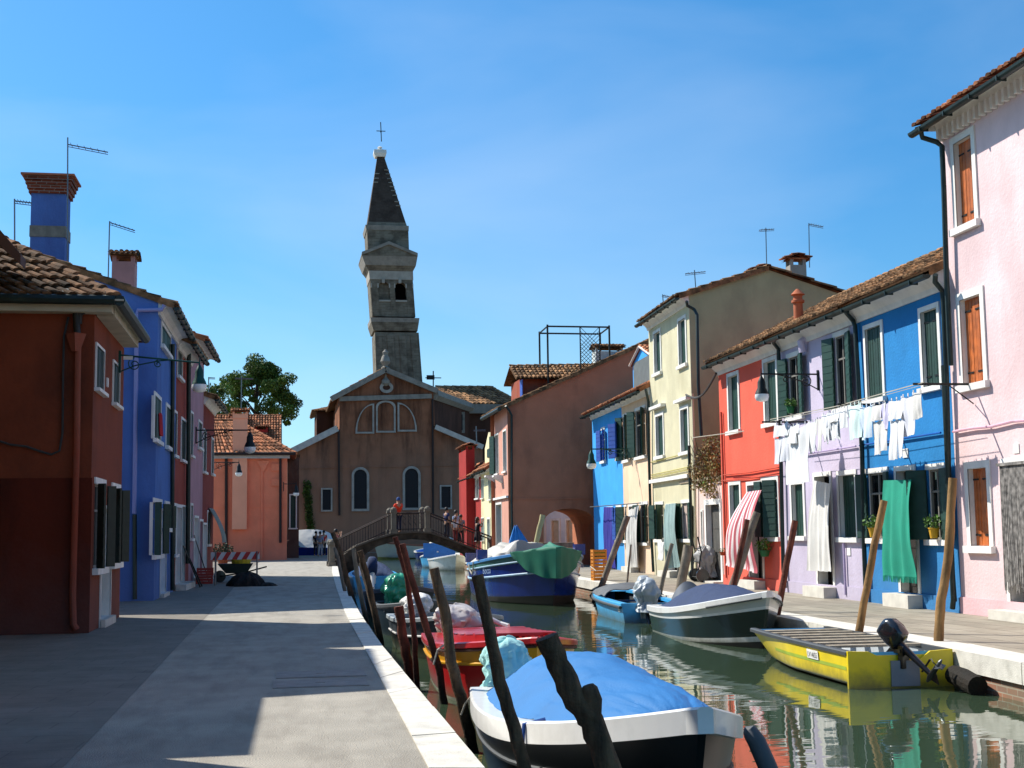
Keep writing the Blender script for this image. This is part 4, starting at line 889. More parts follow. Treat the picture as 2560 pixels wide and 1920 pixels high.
# ================================================================== bridge
YB = 66.
bt = thing('footbridge', 'arched stone footbridge with iron railings crossing the canal before the church', 'bridge', (6.6, YB+1, WZ))
def bz(x, y, Y=YB): p = PY(k(5, x, y), Y); return (p.x, p.z)
dk = [(2.4, .02), bz(560, 1440), bz(700, 1385), bz(850, 1342), bz(980, 1332), bz(1110, 1337), bz(1250, 1385), bz(1400, 1445), bz(1500, 1482), (11.2, .02)]
un = [(3.15, -.9), bz(640, 1490), bz(720, 1440), bz(850, 1400), bz(980, 1385), bz(1110, 1395), bz(1250, 1440), bz(1400, 1500), (10.2, -.6), (10.3, -.9)]
BRS = mat('dark_mossy_bridge_stone', '4e463c', .95, .3, 3, .4, 15, stain='1f1c18', stain_amt=.8, sscale=(.8, .8, .8), spec=.1)
mb = MB(); WB = 2.6
def ip(P, x):
    for a, b in zip(P, P[1:]):
        if a[0] <= x <= b[0]: t = (x-a[0])/(b[0]-a[0]); return a[1]+(b[1]-a[1])*t
    return P[0][1] if x < P[0][0] else P[-1][1]
xs = sorted({*[p[0] for p in dk], *[p[0] for p in un]}); xs = [x for x in xs if 2.4 <= x <= 11.2]
for a, b in zip(xs, xs[1:]):
    ua = ip(un, a) if un[0][0] <= a <= un[-1][0] else -.9; ub = ip(un, b) if un[0][0] <= b <= un[-1][0] else -.9
    mb.hexa([V((a, YB, ua)), V((b, YB, ub)), V((b, YB+WB, ub)), V((a, YB+WB, ua)), V((a, YB, ip(dk, a))), V((b, YB, ip(dk, b))), V((b, YB+WB, ip(dk, b))), V((a, YB+WB, ip(dk, a)))])
mb.build('deck', BRS, bt)
mb = MB(); 
for a, b in zip(dk[1:-1], dk[2:-1]): mb.hexa([V((a[0], YB-.06, a[1]-.05)), V((b[0], YB-.06, b[1]-.05)), V((b[0], YB+.25, b[1]-.05)), V((a[0], YB+.25, a[1]-.05)), V((a[0], YB-.06, a[1]+.05)), V((b[0], YB-.06, b[1]+.05)), V((b[0], YB+.25, b[1]+.05)), V((a[0], YB+.25, a[1]+.05))])
mb.build('edge_stone', mat('bridge_edge_stone', '5c544a', .9, .15, 3, stain='4a443a', stain_amt=.6), bt)
BRAIL = mat('brown_iron_railing', '3b2a24', .6, .2, 6, .1, metal=.2)
rl = [(2.75, .95), bz(800, 1240), bz(1100, 1238), bz(1545, 1380), (10.75, 1.05)]
pil = [bz(843, 1340)[0], bz(1094, 1335)[0]]
for yy in (YB+.1, YB+WB-.1):
    mb = MB()
    segs = [(2.75, pil[0]-.16), (pil[0]+.16, pil[1]-.16), (pil[1]+.16, 10.75)]
    for i, (a, b) in enumerate(segs):
        za = ip(dk, a)+(.96 if i else .95); zb = ip(dk, b)+.96
        n = max(2, int((b-a)/.13)) 
        def top_(x): return za+(zb-za)*(x-a)/(b-a)
        mb.tube([V((a, yy, za)), V((b, yy, zb))], .035, 6); mb.tube([V((a, yy, za-.78)), V((b, yy, zb-.78))], .02, 5)
        for j in range(n+1):
            x = a+(b-a)*j/n; mb.tube([V((x, yy, ip(dk, x))), V((x, yy, top_(x)))], .012 if j % 6 else .025, 4)
            if i == 1 and j < n and j % 2 == 0:
                x2 = x+(b-a)/n; mb.tube([V((x, yy, top_(x)-.1)), V((x2, yy, top_(x)-.25)), V((x, yy, top_(x)-.4)), V((x2, yy, top_(x)-.6))], .014, 4)
    mb.build('railing', BRAIL, bt)
BP = mat('pale_bridge_pillar', '766f61', .85, .15, 3, .3, stain='5c5648', stain_amt=.6, sscale=(2, 2, 2))
for yy in (YB+.1, YB+WB-.1):
    for x in pil+[2.6, 10.8]:
        z = ip(dk, x) if x in pil else 0
        hh = 1.12; mb = MB(); mb.box((x, yy, z+.1), (.36, .36, .2)); mb.box((x, yy, z+.2+(hh-.3)/2), (.24, .24, hh-.3)); mb.box((x, yy, z+hh-.05), (.32, .32, .1)); mb.lathe((x, yy, z+hh), [(.15, 0), (.16, .06), (.1, .14), (.02, .18)], 10)
        mb.build('pillar', BP, bt)
# ================================================================== salmon house
YS = 83.6
FS = Fac((-6.0, YS), (.55, YS)); P_SALM = plaster('salmon_orange_plaster', 'f08a68', 'c96f52', .3)
zS = FS.uv(k(3, 400, 745))[1]
h = House('salmon_house', 'salmon orange house with a chimney breast and hipped roof ending the left quay', FS, 0, FS.L, zS, P_SALM, 8)
q0, q1 = FS.uv(k(3, 256, 760)), FS.uv(k(3, 350, 520)); mb = MB(); FS.box(mb, q0[0], q1[0], 1.9, q1[1], .005, .3)
mb.build('chimney_breast', mat('pale_salmon_plaster', 'f0a583', .9, .06, 1, .2), h.root)
cc = FS.P((q0[0]+q1[0])/2, 0, .15); h.chimney(cc, q1[0]-q0[0]+.05, .42, q1[1]+.003, q1[1]+.25, mat('pale_salmon_plaster', '', .9), capm=TILE)
mb = MB(); zz = FS.uv(k(3, 400, 1072))[1]; FS.box(mb, 0.02, q0[0]-.01, zz-.04, zz+.04, .003, .05); FS.box(mb, q1[0]+.01, FS.L-.01, zz-.04, zz+.04, .003, .05); mb.build('string_course', P_SALM, h.root)
h.pipe([(216, 750), (216, 1400)], crop=3, o=.1, r=.09, mt=mat('brown_pipe', '')); h.pipe([(556, 740), (556, 1300)], crop=3, o=.1, r=.08, mt=mat('brown_pipe', ''))
h.pipe([(440, 800), (440, 1400)], crop=3, o=.05, r=.06, mt=P_SALM, name='flue')
for (x, y) in ((525, 825), (525, 920)): q = FS.uv(k(3, x, y)); mb = MB(); FS.box(mb, q[0]-.25, q[0]+.25, q[1]-.22, q[1]+.22, .004, .1); mb.build('meter_box', P_SALM, h.root)
q = FS.uv(k(3, 448, 805)); mb = MB(); mb.prism([FS.P(q[0]-.4, q[1]+.2, .04), FS.P(q[0]+.4, q[1]+.2, .04), FS.P(q[0], q[1]-.5, .04)], FS.n*.08); mb.build('flue_hood', P_SALM, h.root)
h.wall(gable=False)
mb = MB(); zr = FS.uv(k(3, 400, 600))[1]+1.0; e = .5; L = FS.L
ze = zS+.02; A = [FS.P(-e, ze, e), FS.P(L+e, ze, e), FS.P(L+e, ze, -8-e), FS.P(-e, ze, -8-e)]; Rg = [FS.P(1.0, zr, -4), FS.P(L-3.2, zr, -4)]
tiles(mb, A[0], A[1], Rg[1], Rg[0], .26, .5); tiles(mb, A[1], A[2], Rg[1]+V((0, .01, 0)), Rg[1], .26, .5); ridge_caps(mb, A[1], Rg[1], .13, .5); ridge_caps(mb, Rg[0], Rg[1], .13, .5); tiles(mb, A[2], A[3], Rg[0], Rg[1], .5, .9); mb.build('roof', TILE, h.root)
mb = MB(); mb.box(FS.P(L/2, zS-.12, .02)+V((0, -.12, 0)), (L+.3, .4, .26)); mb.build('cornice', mat('grey_white_cornice', 'b7b5b2', .8), h.root)
mb = MB(); mb.tube([FS.P(-e, ze, e+.06), FS.P(L+e, ze, e+.06)], .1, 8); mb.build('gutter', mat('brown_pipe', ''), h.root)
# house behind salmon, with chimneys
FS2 = Fac((-7, 97), (1.5, 97)); q = FS2.uv(k(3, 560, 640)); 
h = House('low_red_house', 'low house with red chimneys behind the salmon house', FS2, 0, FS2.uv(k(3, 560, 640))[0], q[1]-.4, plaster('faded_red_plaster', '8f5a48'), 7); h.wall(); h.roof(2.2, cornice=.2)
for x0, x1, yb, yt in ((232, 345, 620, 500), (395, 475, 640, 580)):
    a = FS2.uv(k(3, x0, yb)); b = FS2.uv(k(3, x1, yt)); h.chimney(FS2.P((a[0]+b[0])/2, 0, -1.5 if x0 > 300 else -2.5), b[0]-a[0], .7, q[1], b[1], P_RED if x0 > 300 else mat('pale_salmon_plaster', ''), capm=TILE)
# dark narrow building piece between salmon and church
FN = Fac((.62, 90), (1.6, 90)); h = House('narrow_dark_house', 'sliver of a dark house between the salmon house and the church', FN, 0, .75, PY(k(3, 600, 760), 90).z, plaster('dark_brown_plaster', '5a4238'), 8); h.win([.12, 1.9, .62, 4.2], 'closed', GREEN2, sur=.08); h.wall(gable=False)
mb = MB(); FN.box(mb, -.05, .8, h.z1, h.z1+.15, -8, .1); mb.build('roof', TILE2, h.root)
# ================================================================== left row
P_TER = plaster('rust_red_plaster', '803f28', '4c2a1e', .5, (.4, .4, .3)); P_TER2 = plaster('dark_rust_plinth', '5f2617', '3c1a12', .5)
FT = Fac((-3.09, 23.45), (-3.07, 27.75)); zT = 5.35
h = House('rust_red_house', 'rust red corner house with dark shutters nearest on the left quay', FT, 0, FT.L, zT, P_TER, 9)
DGS = mat('near_black_shutter_paint', '1c2a1e', .6, .15, 6, .1)
h.win(FT.rect(2, 528, 745, 578, 1275), 'open', DGS, ang=(50, 55), lw=.16, dep=.06, top_only=True); h.win(FT.rect(2, 622, 775, 662, 1245), 'open', DGS, ang=(50, 55), lw=.16, dep=.06, top_only=True)
wz = FT.rect(2, 535, -60, 575, 330); h.win([wz[0], wz[1]+.12, wz[2], min(wz[3], 4.9)], 'closed', DGS, sur=.05, dep=.04)
wz = FT.rect(2, 632, 5, 662, 400); h.win([wz[0], wz[1]+.12, wz[2], min(wz[3], 4.9)], 'closed', DGS, sur=.05, dep=.04)
q = FT.rect(2, 566, 880, 612, 1540); h.door([q[0], 0, q[2], 2.15], mat('grey_aluminium_door', '7e8288', .5, .05, 3, 0), sur=.06, step=.14, stepd=.12, stepw=.02)
mb = MB()
h.holes_side = []
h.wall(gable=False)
FTF = Fac((-12.0, 23.45), (-3.09, 23.45))
ht = House.__new__(House); ht.f = FTF; ht.root = h.root
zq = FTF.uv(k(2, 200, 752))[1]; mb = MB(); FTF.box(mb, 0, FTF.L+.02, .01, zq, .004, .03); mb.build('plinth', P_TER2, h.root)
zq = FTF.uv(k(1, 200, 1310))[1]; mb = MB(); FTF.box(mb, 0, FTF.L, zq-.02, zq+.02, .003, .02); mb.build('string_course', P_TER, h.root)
pts = [(440, -60), (436, 80), (430, 600), (416, 1100), (408, 1400), (412, 1570), (430, 1600)]
ht.pipe(pts, crop=2, o=.09, r=.055, mt=plaster('rust_pipe_paint', '8e4430'))
q = FTF.uv(k(1, 570, 1600)); mb = MB(); mb.lathe(FTF.P(q[0], q[1]-.14, .12), [(.07, 0), (.16, .28), (.17, .3)], 4); mb.build('rain_head', plaster('rust_pipe_paint', ''), h.root)
ht.pipe([(484, 1200), (500, 1260), (560, 1330), (575, 1560)], crop=1, oo=[.3, .2, .1, .1], r=.06, mt=mat('black_pipe', '1b1c1a', .5))
ht.pipe([(800, 1220), (780, 1275), (640, 1340), (590, 1380), (585, 1450)], crop=1, oo=[.4, .3, .12, .1, .1], r=.05, mt=mat('black_pipe', '', .5))
mb = MB(); pts = [FTF.uv(k(2, *p)) for p in ((0, 545), (60, 565), (150, 575), (220, 600), (290, 620), (335, 600), (352, 500), (355, 200), (360, -40), (385, -150))]
mb.tube([FTF.P(a, b, .04) for a, b in pts], .02, 6); mb.build('wall_cable', WIREM, h.root)
# white eave band and hipped roof
mb = MB(); e = .36; x1 = -3.07; y0 = 23.45; y1 = 27.75; 
mb.box((x1-4.5+.14, y0-.14, zT+.08), (9.3, .3, .16)); mb.box((x1+.14, (y0+y1)/2+.012, zT+.08), (.3, y1-y0-.32, .158)); mb.build('cornice', mat('cream_eave_paint', 'b9b39c', .9), h.root)
mb = MB(); mb.box((x1-4.5+.2, y0-.2, zT+.18), (9.6, .5, .03)); mb.box((x1+.18, (y0+y1)/2+.02, zT+.178), (.5, y1-y0, .03)); mb.build('soffit', mat('cream_eave_paint', ''), h.root)
mb = MB(); ze = zT+.22; sl = .62; D = (y1-y0)/2+e; pk = ze+sl*D; C1 = V((x1+e, y0-e, ze)); C2 = V((x1+e, y1+e, ze)); C0 = V((-12, y0-e, ze)); RR = V((x1+e-D, (y0+y1)/2, pk)); RL = V((-12, (y0+y1)/2, pk))
tiles(mb, C0, C1, RR, RL, .2, .4); tiles(mb, C1, C2, RR+V((0, .01, 0)), RR, .2, .4); tiles(mb, C2, V((-12, y1+e, ze)), RL, RR, .3, .6); ridge_caps(mb, C1, RR, .11); ridge_caps(mb, RR, RL, .11); ridge_caps(mb, C2, RR, .11)
mb.build('roof', mat('dark_mossy_tiles', '7d5d44', .9, .4, 6, .4, 30, stain='2c291d', stain_amt=.95, sscale=(1.6, 1.6, 1.6), attr='tint', spec=.2), h.root)
mb = MB(); mb.tube([V((-12, y0-e-.07, ze-.04)), V((x1+e, y0-e-.07, ze-.04))], .085, 8); mb.tube([V((x1+e+.07, y0-e-.05, ze-.04)), V((x1+e+.07, y1+e-.5, ze-.04))], .095, 8); auto_smooth(mb.build('gutter', GUT, h.root))
mb = MB(); a, b = FT.uv(k(2, 596, 190)), FT.uv(k(2, 602, 245)); FT.box(mb, a[0]-.06, a[0]+.1, b[1], a[1], .004, .03); mb.build('wall_plaque', WHITE, h.root)
# added off-frame houses, inferred from shadows; outlines shaped to shade the quay
for i, (xa, ya, xb, yb, za, zb, dp) in enumerate(((-4.05, 13.5, -3.98, 17.6, 5.0, 5.0, 6), (-3.9, 18.3, -5.08, 24.3, 6.55, 8.35, 5), (-2.55, 3.0, -2.52, 11.7, 7.0, 7.0, 6))):
    f_ = Fac((xa, ya), (xb, yb)); cl = ('9fae8c', 'c9a25a', 'b0603e')[i]; L_ = f_.L
    rt = thing(('olive_shading_house', 'ochre_shading_house', 'brick_red_house')[i], ('unseen olive green house outside the left edge, added to shade the quay', 'ochre house by the rust red corner house, outline shaped to shade the quay', 'unseen brick red house nearest the viewer, added to shade the quay')[i], 'house', f_.P(L_/2, 0))
    pm_ = plaster(('olive_plaster', 'ochre_plaster', 'brick_red_plaster')[i], cl); hh = House.__new__(House); hh.f = f_; hh.root = rt; hh.u0 = 0; hh.u1 = L_; hh.z0 = 0; hh.z1 = za-.12; hh.holes = []
    for u in (.8, 2.6):
        hh.win([u, .9, u+.9, 2.3], 'closed', GREEN); hh.win([u, 3.0, u+.9, 4.4], 'closed', GREEN)
    wallfront(hh, 'wall', pm_)
    mb = MB(); D = -dp; mb.quad(f_.P(0, 0, .01), f_.P(0, 0, D), f_.P(0, za, D), f_.P(0, za-.1, .01)); mb.quad(f_.P(L_, 0, .01), f_.P(L_, 0, D), f_.P(L_, zb, D), f_.P(L_, zb-.1, .01)); mb.quad(f_.P(0, 0, D), f_.P(L_, 0, D), f_.P(L_, zb, D), f_.P(0, za, D)); mb.quad(f_.P(0, za-.13, .008), f_.P(L_, za-.13, .008), f_.P(L_, zb-.05, .008), f_.P(0, za-.05, .008)); mb.build('wall', pm_, rt)
    mb = MB(); mb.hexa([f_.P(0, za-.1, .12), f_.P(L_, zb-.1, .12), f_.P(L_, zb+.3, D), f_.P(0, za+.3, D), f_.P(0, za, .12), f_.P(L_, zb, .12), f_.P(L_, zb+.4, D), f_.P(0, za+.4, D)]); mb.build('roof', mat('flat_terracotta_roof', 'a0674a', .9), rt)
a = PY((-30, 540), 22.4); b_ = PY((56, 640), 22.4); mb = MB(); mb.hexa([a-UP*.3+V((-.0, -.15, 0)), b_-UP*.16+V((0, -.15, 0)), b_-UP*.16+V((0, .3, 0)), a-UP*.3+V((0, .3, 0)), a+V((0, -.15, 0)), b_+V((0, -.15, 0)), b_+V((0, .3, 0)), a+V((0, .3, 0))]); mb.build('verge_board', mat('brown_verge_board', '5a3a2a', .8), bpy.data.objects['ochre_shading_house'])
# --- violet blue house

P_VIO = plaster('violet_blue_plaster', '5478b8', '465a90', .5); P_VIO2 = P_VIO
FV = Fac((-3.0, 34.4), (-2.94, 39.9)); FVF = Fac((-13, 34.4), (-3.0, 34.4))
zV = PX(k(1, 1160, 1235), -2.95).z
h = House('violet_blue_house', 'violet blue house with green shutters and a tall chimney on the left quay', FV, 0, FV.L, zV, P_VIO, 11)
h.win(FV.rect(2, 862, 262, 896, 570), 'closed', GREEN, sur=.1, dep=.04); h.win(FV.rect(2, 928, 325, 956, 605), 'closed', GREEN, sur=.1, dep=.04)
q = FV.rect(2, 902, -140, 952, 90); h.win([q[0], q[1], q[2], zV-.35], 'closed', GREEN, sur=.1, dep=.04)
h.win(FV.rect(2, 856, 860, 900, 1195), 'open', GREEN, ang=(50, 50), lw=.18, top_only=True, dep=.06); h.win(FV.rect(2, 922, 878, 948, 1050), 'open', GREEN, ang=(40, 40), lw=.16, top_only=True, dep=.06)
q = FV.rect(2, 900, 920, 925, 1400); h.door([q[0], 0, q[2], q[3]], mat('light_blue_door_paint', '5a86d8', .6), sur=.06, step=.1, stepd=.12, stepw=.02)
h.wall(ridge=2.0); h.roof(2.0, over=.4, side=.05, mt=TILE2)
hv = House.__new__(House); hv.f = FVF; hv.root = h.root
WP = mat('pale_pvc_pipe', '8f96c8', .5, .05, 3, 0)
hv.pipe([(1215, 1310), (1200, 1345), (1020, 1350), (1008, 1400), (1010, 1650)], crop=1, o=.1, r=.05, mt=WP)
hv.pipe([(765, 0), (758, 560), (752, 950)], crop=2, o=.1, r=.055, mt=WP); hv.pipe([(755, 955), (756, 1430)], crop=2, o=.1, r=.055)
ch = PY(k(1, 350, 900), 36.5); c2 = PY(k(1, 350, 485), 36.5); wch = PY(k(1, 490, 700), 36.5).x-PY(k(1, 232, 700), 36.5).x
hx = h; hv.f = FVF; hv.chimney((ch.x, 36.9, 0), wch, .8, ch.z-1.5, c2.z, P_VIO, 'flare')
q = PY(k(1, 350, 765), 36.5); mb = MB(); mb.box((ch.x, 36.9, q.z), (wch+.04, .84, .3)); mb.build('chimney_band', mat('bare_render_band', '7a7a70', .9, .2, 6), h.root)
ch = PY(k(1, 910, 1100), 40); c2 = PY(k(1, 910, 985), 40); w2 = PY(k(1, 995, 1000), 40).x-PY(k(1, 825, 1000), 40).x
hv.chimney((ch.x, 40.4, 0), w2, .7, ch.z-1.5, c2.z, mat('pink_chimney_render', 'b08a86', .9, .1), capm=TILE2)
q = FV.uv(k(2, 872, 435)); mb = MB(); mb.sheet(lambda u, v: FV.P(q[0]-.25+.5*u, q[1]+.2-.55*v, .1+.05*math.sin(u*7)+.03*v), 12, 8, .01); solo(mb, 'red_cloth', mat('red_cotton', 'b0202a', .9), 'small red cloth hanging at a violet house window', 'cloth')
# brick red, mauve, dark red houses: facade turns slightly to the right
FL = Fac((-2.94, 39.93), (-2.35, 60)); 
uA = FL.uv(k(2, 1060, 900))[0]; uB = FL.uv(k(2, 1134, 900))[0]; uC = FL.uv(k(2, 1196, 900))[0]
zA = FL.uv(k(1, 1400, 1560))[1]
h = House('brick_red_house', 'brick red house squeezed between the violet blue and the mauve house', FL, 0, uA, zV-.1, plaster('dull_red_plaster', '9a4638', '6c3228', .4), 8)
for r_ in ((992, 10, 1018, 215), (1013, 405, 1036, 670), (972, 365, 986, 640), (972, 890, 984, 1190)): h.win(FL.rect(2, *r_), 'closed', DGS, sur=.08, dep=.05)
q = FL.rect(2, 985, 895, 1010, 1350); h.door([q[0], 0, q[2], q[3]], mat('brown_panel_door', '6b3a2c', .6), sur=.1); q = FL.rect(2, 1016, 900, 1030, 1350); h.door([q[0], 0, q[2], q[3]], None, sur=.06)
h.pipe([(968, 0), (966, 600), (966, 1380)], crop=2, o=.12, r=.06)
h.wall(); h.roof(1.8, over=.45, mt=TILE2)
zM = FL.uv(k(1, 1500, 1540))[1]
h = House('mauve_house', 'pale mauve house, tallest of the far houses on the left quay', FL, uA+.004, uB, zM-.6, plaster('mauve_plaster', 'b58a92', '8c6a6e', .4), 8)
for r_ in ((1066, 370, 1078, 640), (1110, 420, 1128, 600), (1066, 890, 1076, 1100)): h.win(FL.rect(2, *r_), 'closed', DGS, sur=.08, dep=.05)
for r_ in ((1086, 960, 1106, 1300), (1116, 980, 1132, 1290)): q = FL.rect(2, *r_); h.door([q[0], 0, q[2], q[3]], mat('grey_door_paint', '8b8a88', .6), sur=.08)
h.pipe([(1058, 40), (1056, 600), (1052, 1230)], crop=2, o=.12, r=.07)
h.wall(); h.roof(1.6, over=.45, mt=TILE)
zR = FL.uv(k(3, 150, 410))[1]
h = House('maroon_house', 'low maroon house with an awning at the end of the left row', FL, uB+.004, uC, FL.uv(k(2, 1195, 350))[1], plaster('maroon_plaster', '85382f', '5c2a24', .4), 8)
for r_ in ((1138, 470, 1152, 730), (1184, 520, 1194, 740), (1160, 930, 1172, 1130)): h.win(FL.rect(2, *r_), 'closed', DGS, sur=.08, dep=.05)
q = FL.rect(2, 1136, 1000, 1154, 1270); h.door([q[0], 0, q[2], q[3]], mat('grey_door_paint', ''), sur=.08)
h.wall(); h.roof(1.6, over=.4, mt=TILE2)
q = FL.uv(k(2, 1190, 925)); mb = MB(); mb.sheet(lambda u, v: FL.P(q[0]-2.2+u*2.2, q[1]-v*1.3, .05+.5*math.sin(v*1.5)+.03*math.sin(u*25)), 24, 8); mb.build('awning', mat('grey_awning_cloth', '7c8680', .9), h.root)
# ================================================================== tree
LEAF = mat('plane_tree_leaves', '5a742c', .7, .35, 3, 0, spec=.3, attr='tint'); LEAFY = mat('potted_plant_leaves', '5f8a35', .7, .3, 8, 0, attr='tint')
BARK = mat('tree_bark', '4a3f33', .95, .25, 6, .4)
def leaves(mb, c, rad, n, sz, clump=None):
    c = V(c)
    for i in range(n):
        d = V((random.gauss(0, 1), random.gauss(0, 1), random.gauss(0, 1))).normalized()*random.random()**.4
        p = c+V((d.x*rad[0], d.y*rad[1], d.z*rad[2])); a = V((random.gauss(0, 1), random.gauss(0, 1), random.gauss(0, .7))).normalized(); b = a.orthogonal().normalized(); b = Matrix.Rotation(random.random()*6.28, 3, a) @ b
        s = sz*random.uniform(.6, 1.3); mb.add([p-b*s/2, p+a*s*.35-b*.05*s, p+b*s/2, p-a*s*.35], [(0, 1, 2, 3)], 0, random.uniform(.15, .75) if clump is None else min(1, max(.05, clump+random.uniform(-.15, .15))))
def tree(name, px0, px1, ybase, Y, label, seed, nl=22000, nb=70, cat='tree'):
    random.seed(seed); a, b = PY(px0, Y), PY(px1, Y); cx, w = (a.x+b.x)/2, abs(b.x-a.x)/2; zt, zb = a.z, b.z
    t = thing(name, label, cat, (cx, Y, 0)); mb = MB()
    mb.tube([(cx+.3, Y, 0), (cx+.2, Y, zb*.6), (cx-.1, Y+.1, (zb+zt)/2), (cx, Y, zt-1.5)], [.32, .26, .16, .05], 8)
    cl = []
    for i in range(nb):
        th, ph = random.random()*6.28, math.acos(random.uniform(-.85, 1)); r = random.uniform(.55, .96)
        cl.append(V((cx+w*r*math.sin(ph)*math.cos(th), Y+w*r*math.sin(ph)*math.sin(th), (zt+zb)/2+(zt-zb)/2*r*math.cos(ph)*.96)))
    for c in cl[::3]:
        st = V((cx, Y, max(zb*.7, c.z-2.2))); mb.tube([st, (st+c)/2+UP*.25, c], [.09, .05, .02], 5)
    mb.build('trunk', BARK, t); mb = MB()
    for c in cl:
        r = random.uniform(.38, 1.0); leaves(mb, c, (r, r, r*.7), int(nl/nb*r*1.3), .21, random.uniform(.15, .95))
    mb.build('crown', LEAF, t); random.seed(seed+1)
tree('plane_tree', k(3, 150, 105), k(3, 668, 740), 0, 122., 'large leafy green plane tree standing behind the salmon house', 5, 34000, 95)
tree('plane_tree', k(3, 60, 300), k(3, 240, 520), 0, 112., 'smaller dark green tree half hidden behind the maroon house', 6, 4000, 22)
# ================================================================== boats
def B_(h): return h
def loc_ax(st, bow):
    st = V((st[0], st[1], 0)); bw = V((bow[0], bow[1], 0)); d = (bw-st); L = d.length; d.normalize(); return st, d, d.cross(UP), L   # side = starboard(right) when looking to bow
class Boat:
    """hull along local axis: t 0 stern..1 bow"""
    def __init__(s, name, label, st, bow, beam, z0, z1, trf=.8, fullp=.45, keel=-.35, group='boats moored along the canal', bowp=2.2, sheerp=2.4, flare=.78, bluntw=.0):
        s.o, s.d, s.s, s.L = loc_ax(st, bow); s.b = beam/2; s.z0, s.z1, s.trf, s.fp, s.k, s.bp, s.sp, s.fl, s.bl = z0, z1, trf, fullp, keel, bowp, sheerp, flare, bluntw
        s.root = thing(name, label, 'boat', s.o+s.d*s.L/2+UP*(WZ-.1), group)
    def hb(s, t):
        if t < s.fp: q = t/s.fp; return s.b*(s.trf+(1-s.trf)*math.sin(q*math.pi/2))
        q = (t-s.fp)/(1-s.fp); return s.b*(s.bl+(1-s.bl)*max(0, 1-q**s.bp))
    def zs(s, t): return s.z0+(s.z1-s.z0)*t**s.sp
    def P(s, t, y, z, rake=True):  # y: metres to starboard
        x = t*s.L
        return s.o+s.d*x+s.s*y+UP*z
    def ring(s, t, zfr, side):
        """point on hull side at height fraction 0 keel..1 sheer"""
        b = s.hb(t); zs = s.zs(t); zk = WZ+s.k; z = zk+(zs-zk)*zfr
        f = (s.fl+(1-s.fl)*zfr) * min(1, (zfr*3.2)**.6 if zfr < .31 else 1)
        rk = (1-zfr)*.28*max(0, (t-.55)/.45)**2  # raked stem
        bb = s.b*0
        w = b*f
        if t > .55: w = b*f*(1-(1-zfr)*.45*((t-.55)/.45))
        p = s.o+s.d*(t*s.L-rk*s.L*.35)+s.s*(side*w)+UP*z
        return p
    def hull(s, bands, names='hull', nt=28, extra=None):
        """bands: list of (zfr_top, material) from keel up"""
        fr = [0, .08, .18, .3]+[x for x in (.4, .5, .6, .7, .8, .9)]+[1.0]
        for z, _ in bands: fr.append(z)
        fr = sorted(set(fr)); mats = [m_ for _, m_ in bands]; mb = MB()
        def mi(z):
            for i, (zz, _) in enumerate(bands):
                if z <= zz: return i
            return len(bands)-1
        ts = [i/nt for i in range(nt+1)]; ts = [1-(1-t)**1.25 for t in ts]
        for side in (-1, 1):
            g = [[s.ring(t, z, side) for z in fr] for t in ts]
            for i in range(nt):
                for j in range(len(fr)-1):
                    q = (g[i][j], g[i+1][j], g[i+1][j+1], g[i][j+1]); mb.add(q if side > 0 else q[::-1], [(0, 1, 2, 3)], mi((fr[j]+fr[j+1])/2))
        # transom and blunt bow
        for t, n_ in ((0, 0), (1, 1)):
            for j in range(len(fr)-1): mb.quad(s.ring(t, fr[j], -1), s.ring(t, fr[j], 1), s.ring(t, fr[j+1], 1), s.ring(t, fr[j+1], -1), m=mi((fr[j]+fr[j+1])/2))
        o = mb.build(names, mats, s.root)
        bm = bmesh.new(); bm.from_mesh(o.data); bmesh.ops.remove_doubles(bm, verts=bm.verts, dist=.0005); bmesh.ops.recalc_face_normals(bm, faces=bm.faces); bm.to_mesh(o.data); bm.free()
        return auto_smooth(o, 35)
    def gunwale(s, mt, w=.12, h=.06, nt=32, inw=None, t0=0., lip=.02, transom=True, drop=0., name='gunwale'):
        mb = MB(); inw = inw or w
        pts = []
        ts = [1-(1-(t0+(1-t0)*i/nt))**1.25 if t0 == 0 else t0+(1-t0)*i/nt for i in range(nt+1)]
        def sec(t, sd):
            e = s.hb(t); z = s.zs(t)-drop; ob = e+lip; ib = max(0.0, e-inw)
            return [s.P(t, sd*ob, z-h), s.P(t, sd*ob, z+.005), s.P(t, sd*(ob-.02), z+.02), s.P(t, sd*ib, z+.02), s.P(t, sd*ib, z-h)]
        for sd in (-1, 1):
            if not transom and sd > 0: auto_smooth(mb.build(name, mt, s.root), 50); mb = MB()
            g = [sec(t, sd) for t in ts]; 
            g[-1] = [p+s.d*.03 for p in g[-1]]
            for i in range(nt):
                for j in range(5):
                    mb.quad(g[i][j], g[i+1][j], g[i+1][(j+1) % 5], g[i][(j+1) % 5])
            mb.quad(*g[0]); mb.quad(*g[-1])
        if transom:
            z = s.zs(0)-drop; e = s.hb(0)+lip; c = s.P(0, 0, z-h/2+.012); mb.box(c-s.d*.001+s.d*.05, (.12, 2*e-.01, h+.012), (s.d, s.s, UP))
        o = mb.build(name, mt, s.root); return auto_smooth(o, 50)
    def deck(s, t0, t1, mt, dz=-.06, inset=.06, name='deck', n=10, camber=.0):
        mb = MB(); 
        for i in range(n):
            a, b = t0+(t1-t0)*i/n, t0+(t1-t0)*(i+1)/n; ya, yb = max(0.001, s.hb(a)-inset), max(.001, s.hb(b)-inset)
            mb.quad(s.P(a, -ya, s.zs(a)+dz), s.P(a, 0, s.zs(a)+dz+camber), s.P(b, 0, s.zs(b)+dz+camber), s.P(b, -yb, s.zs(b)+dz)); mb.quad(s.P(a, ya, s.zs(a)+dz), s.P(a, 0, s.zs(a)+dz+camber), s.P(b, 0, s.zs(b)+dz+camber), s.P(b, yb, s.zs(b)+dz))
        return mb.build(name, mt, s.root)
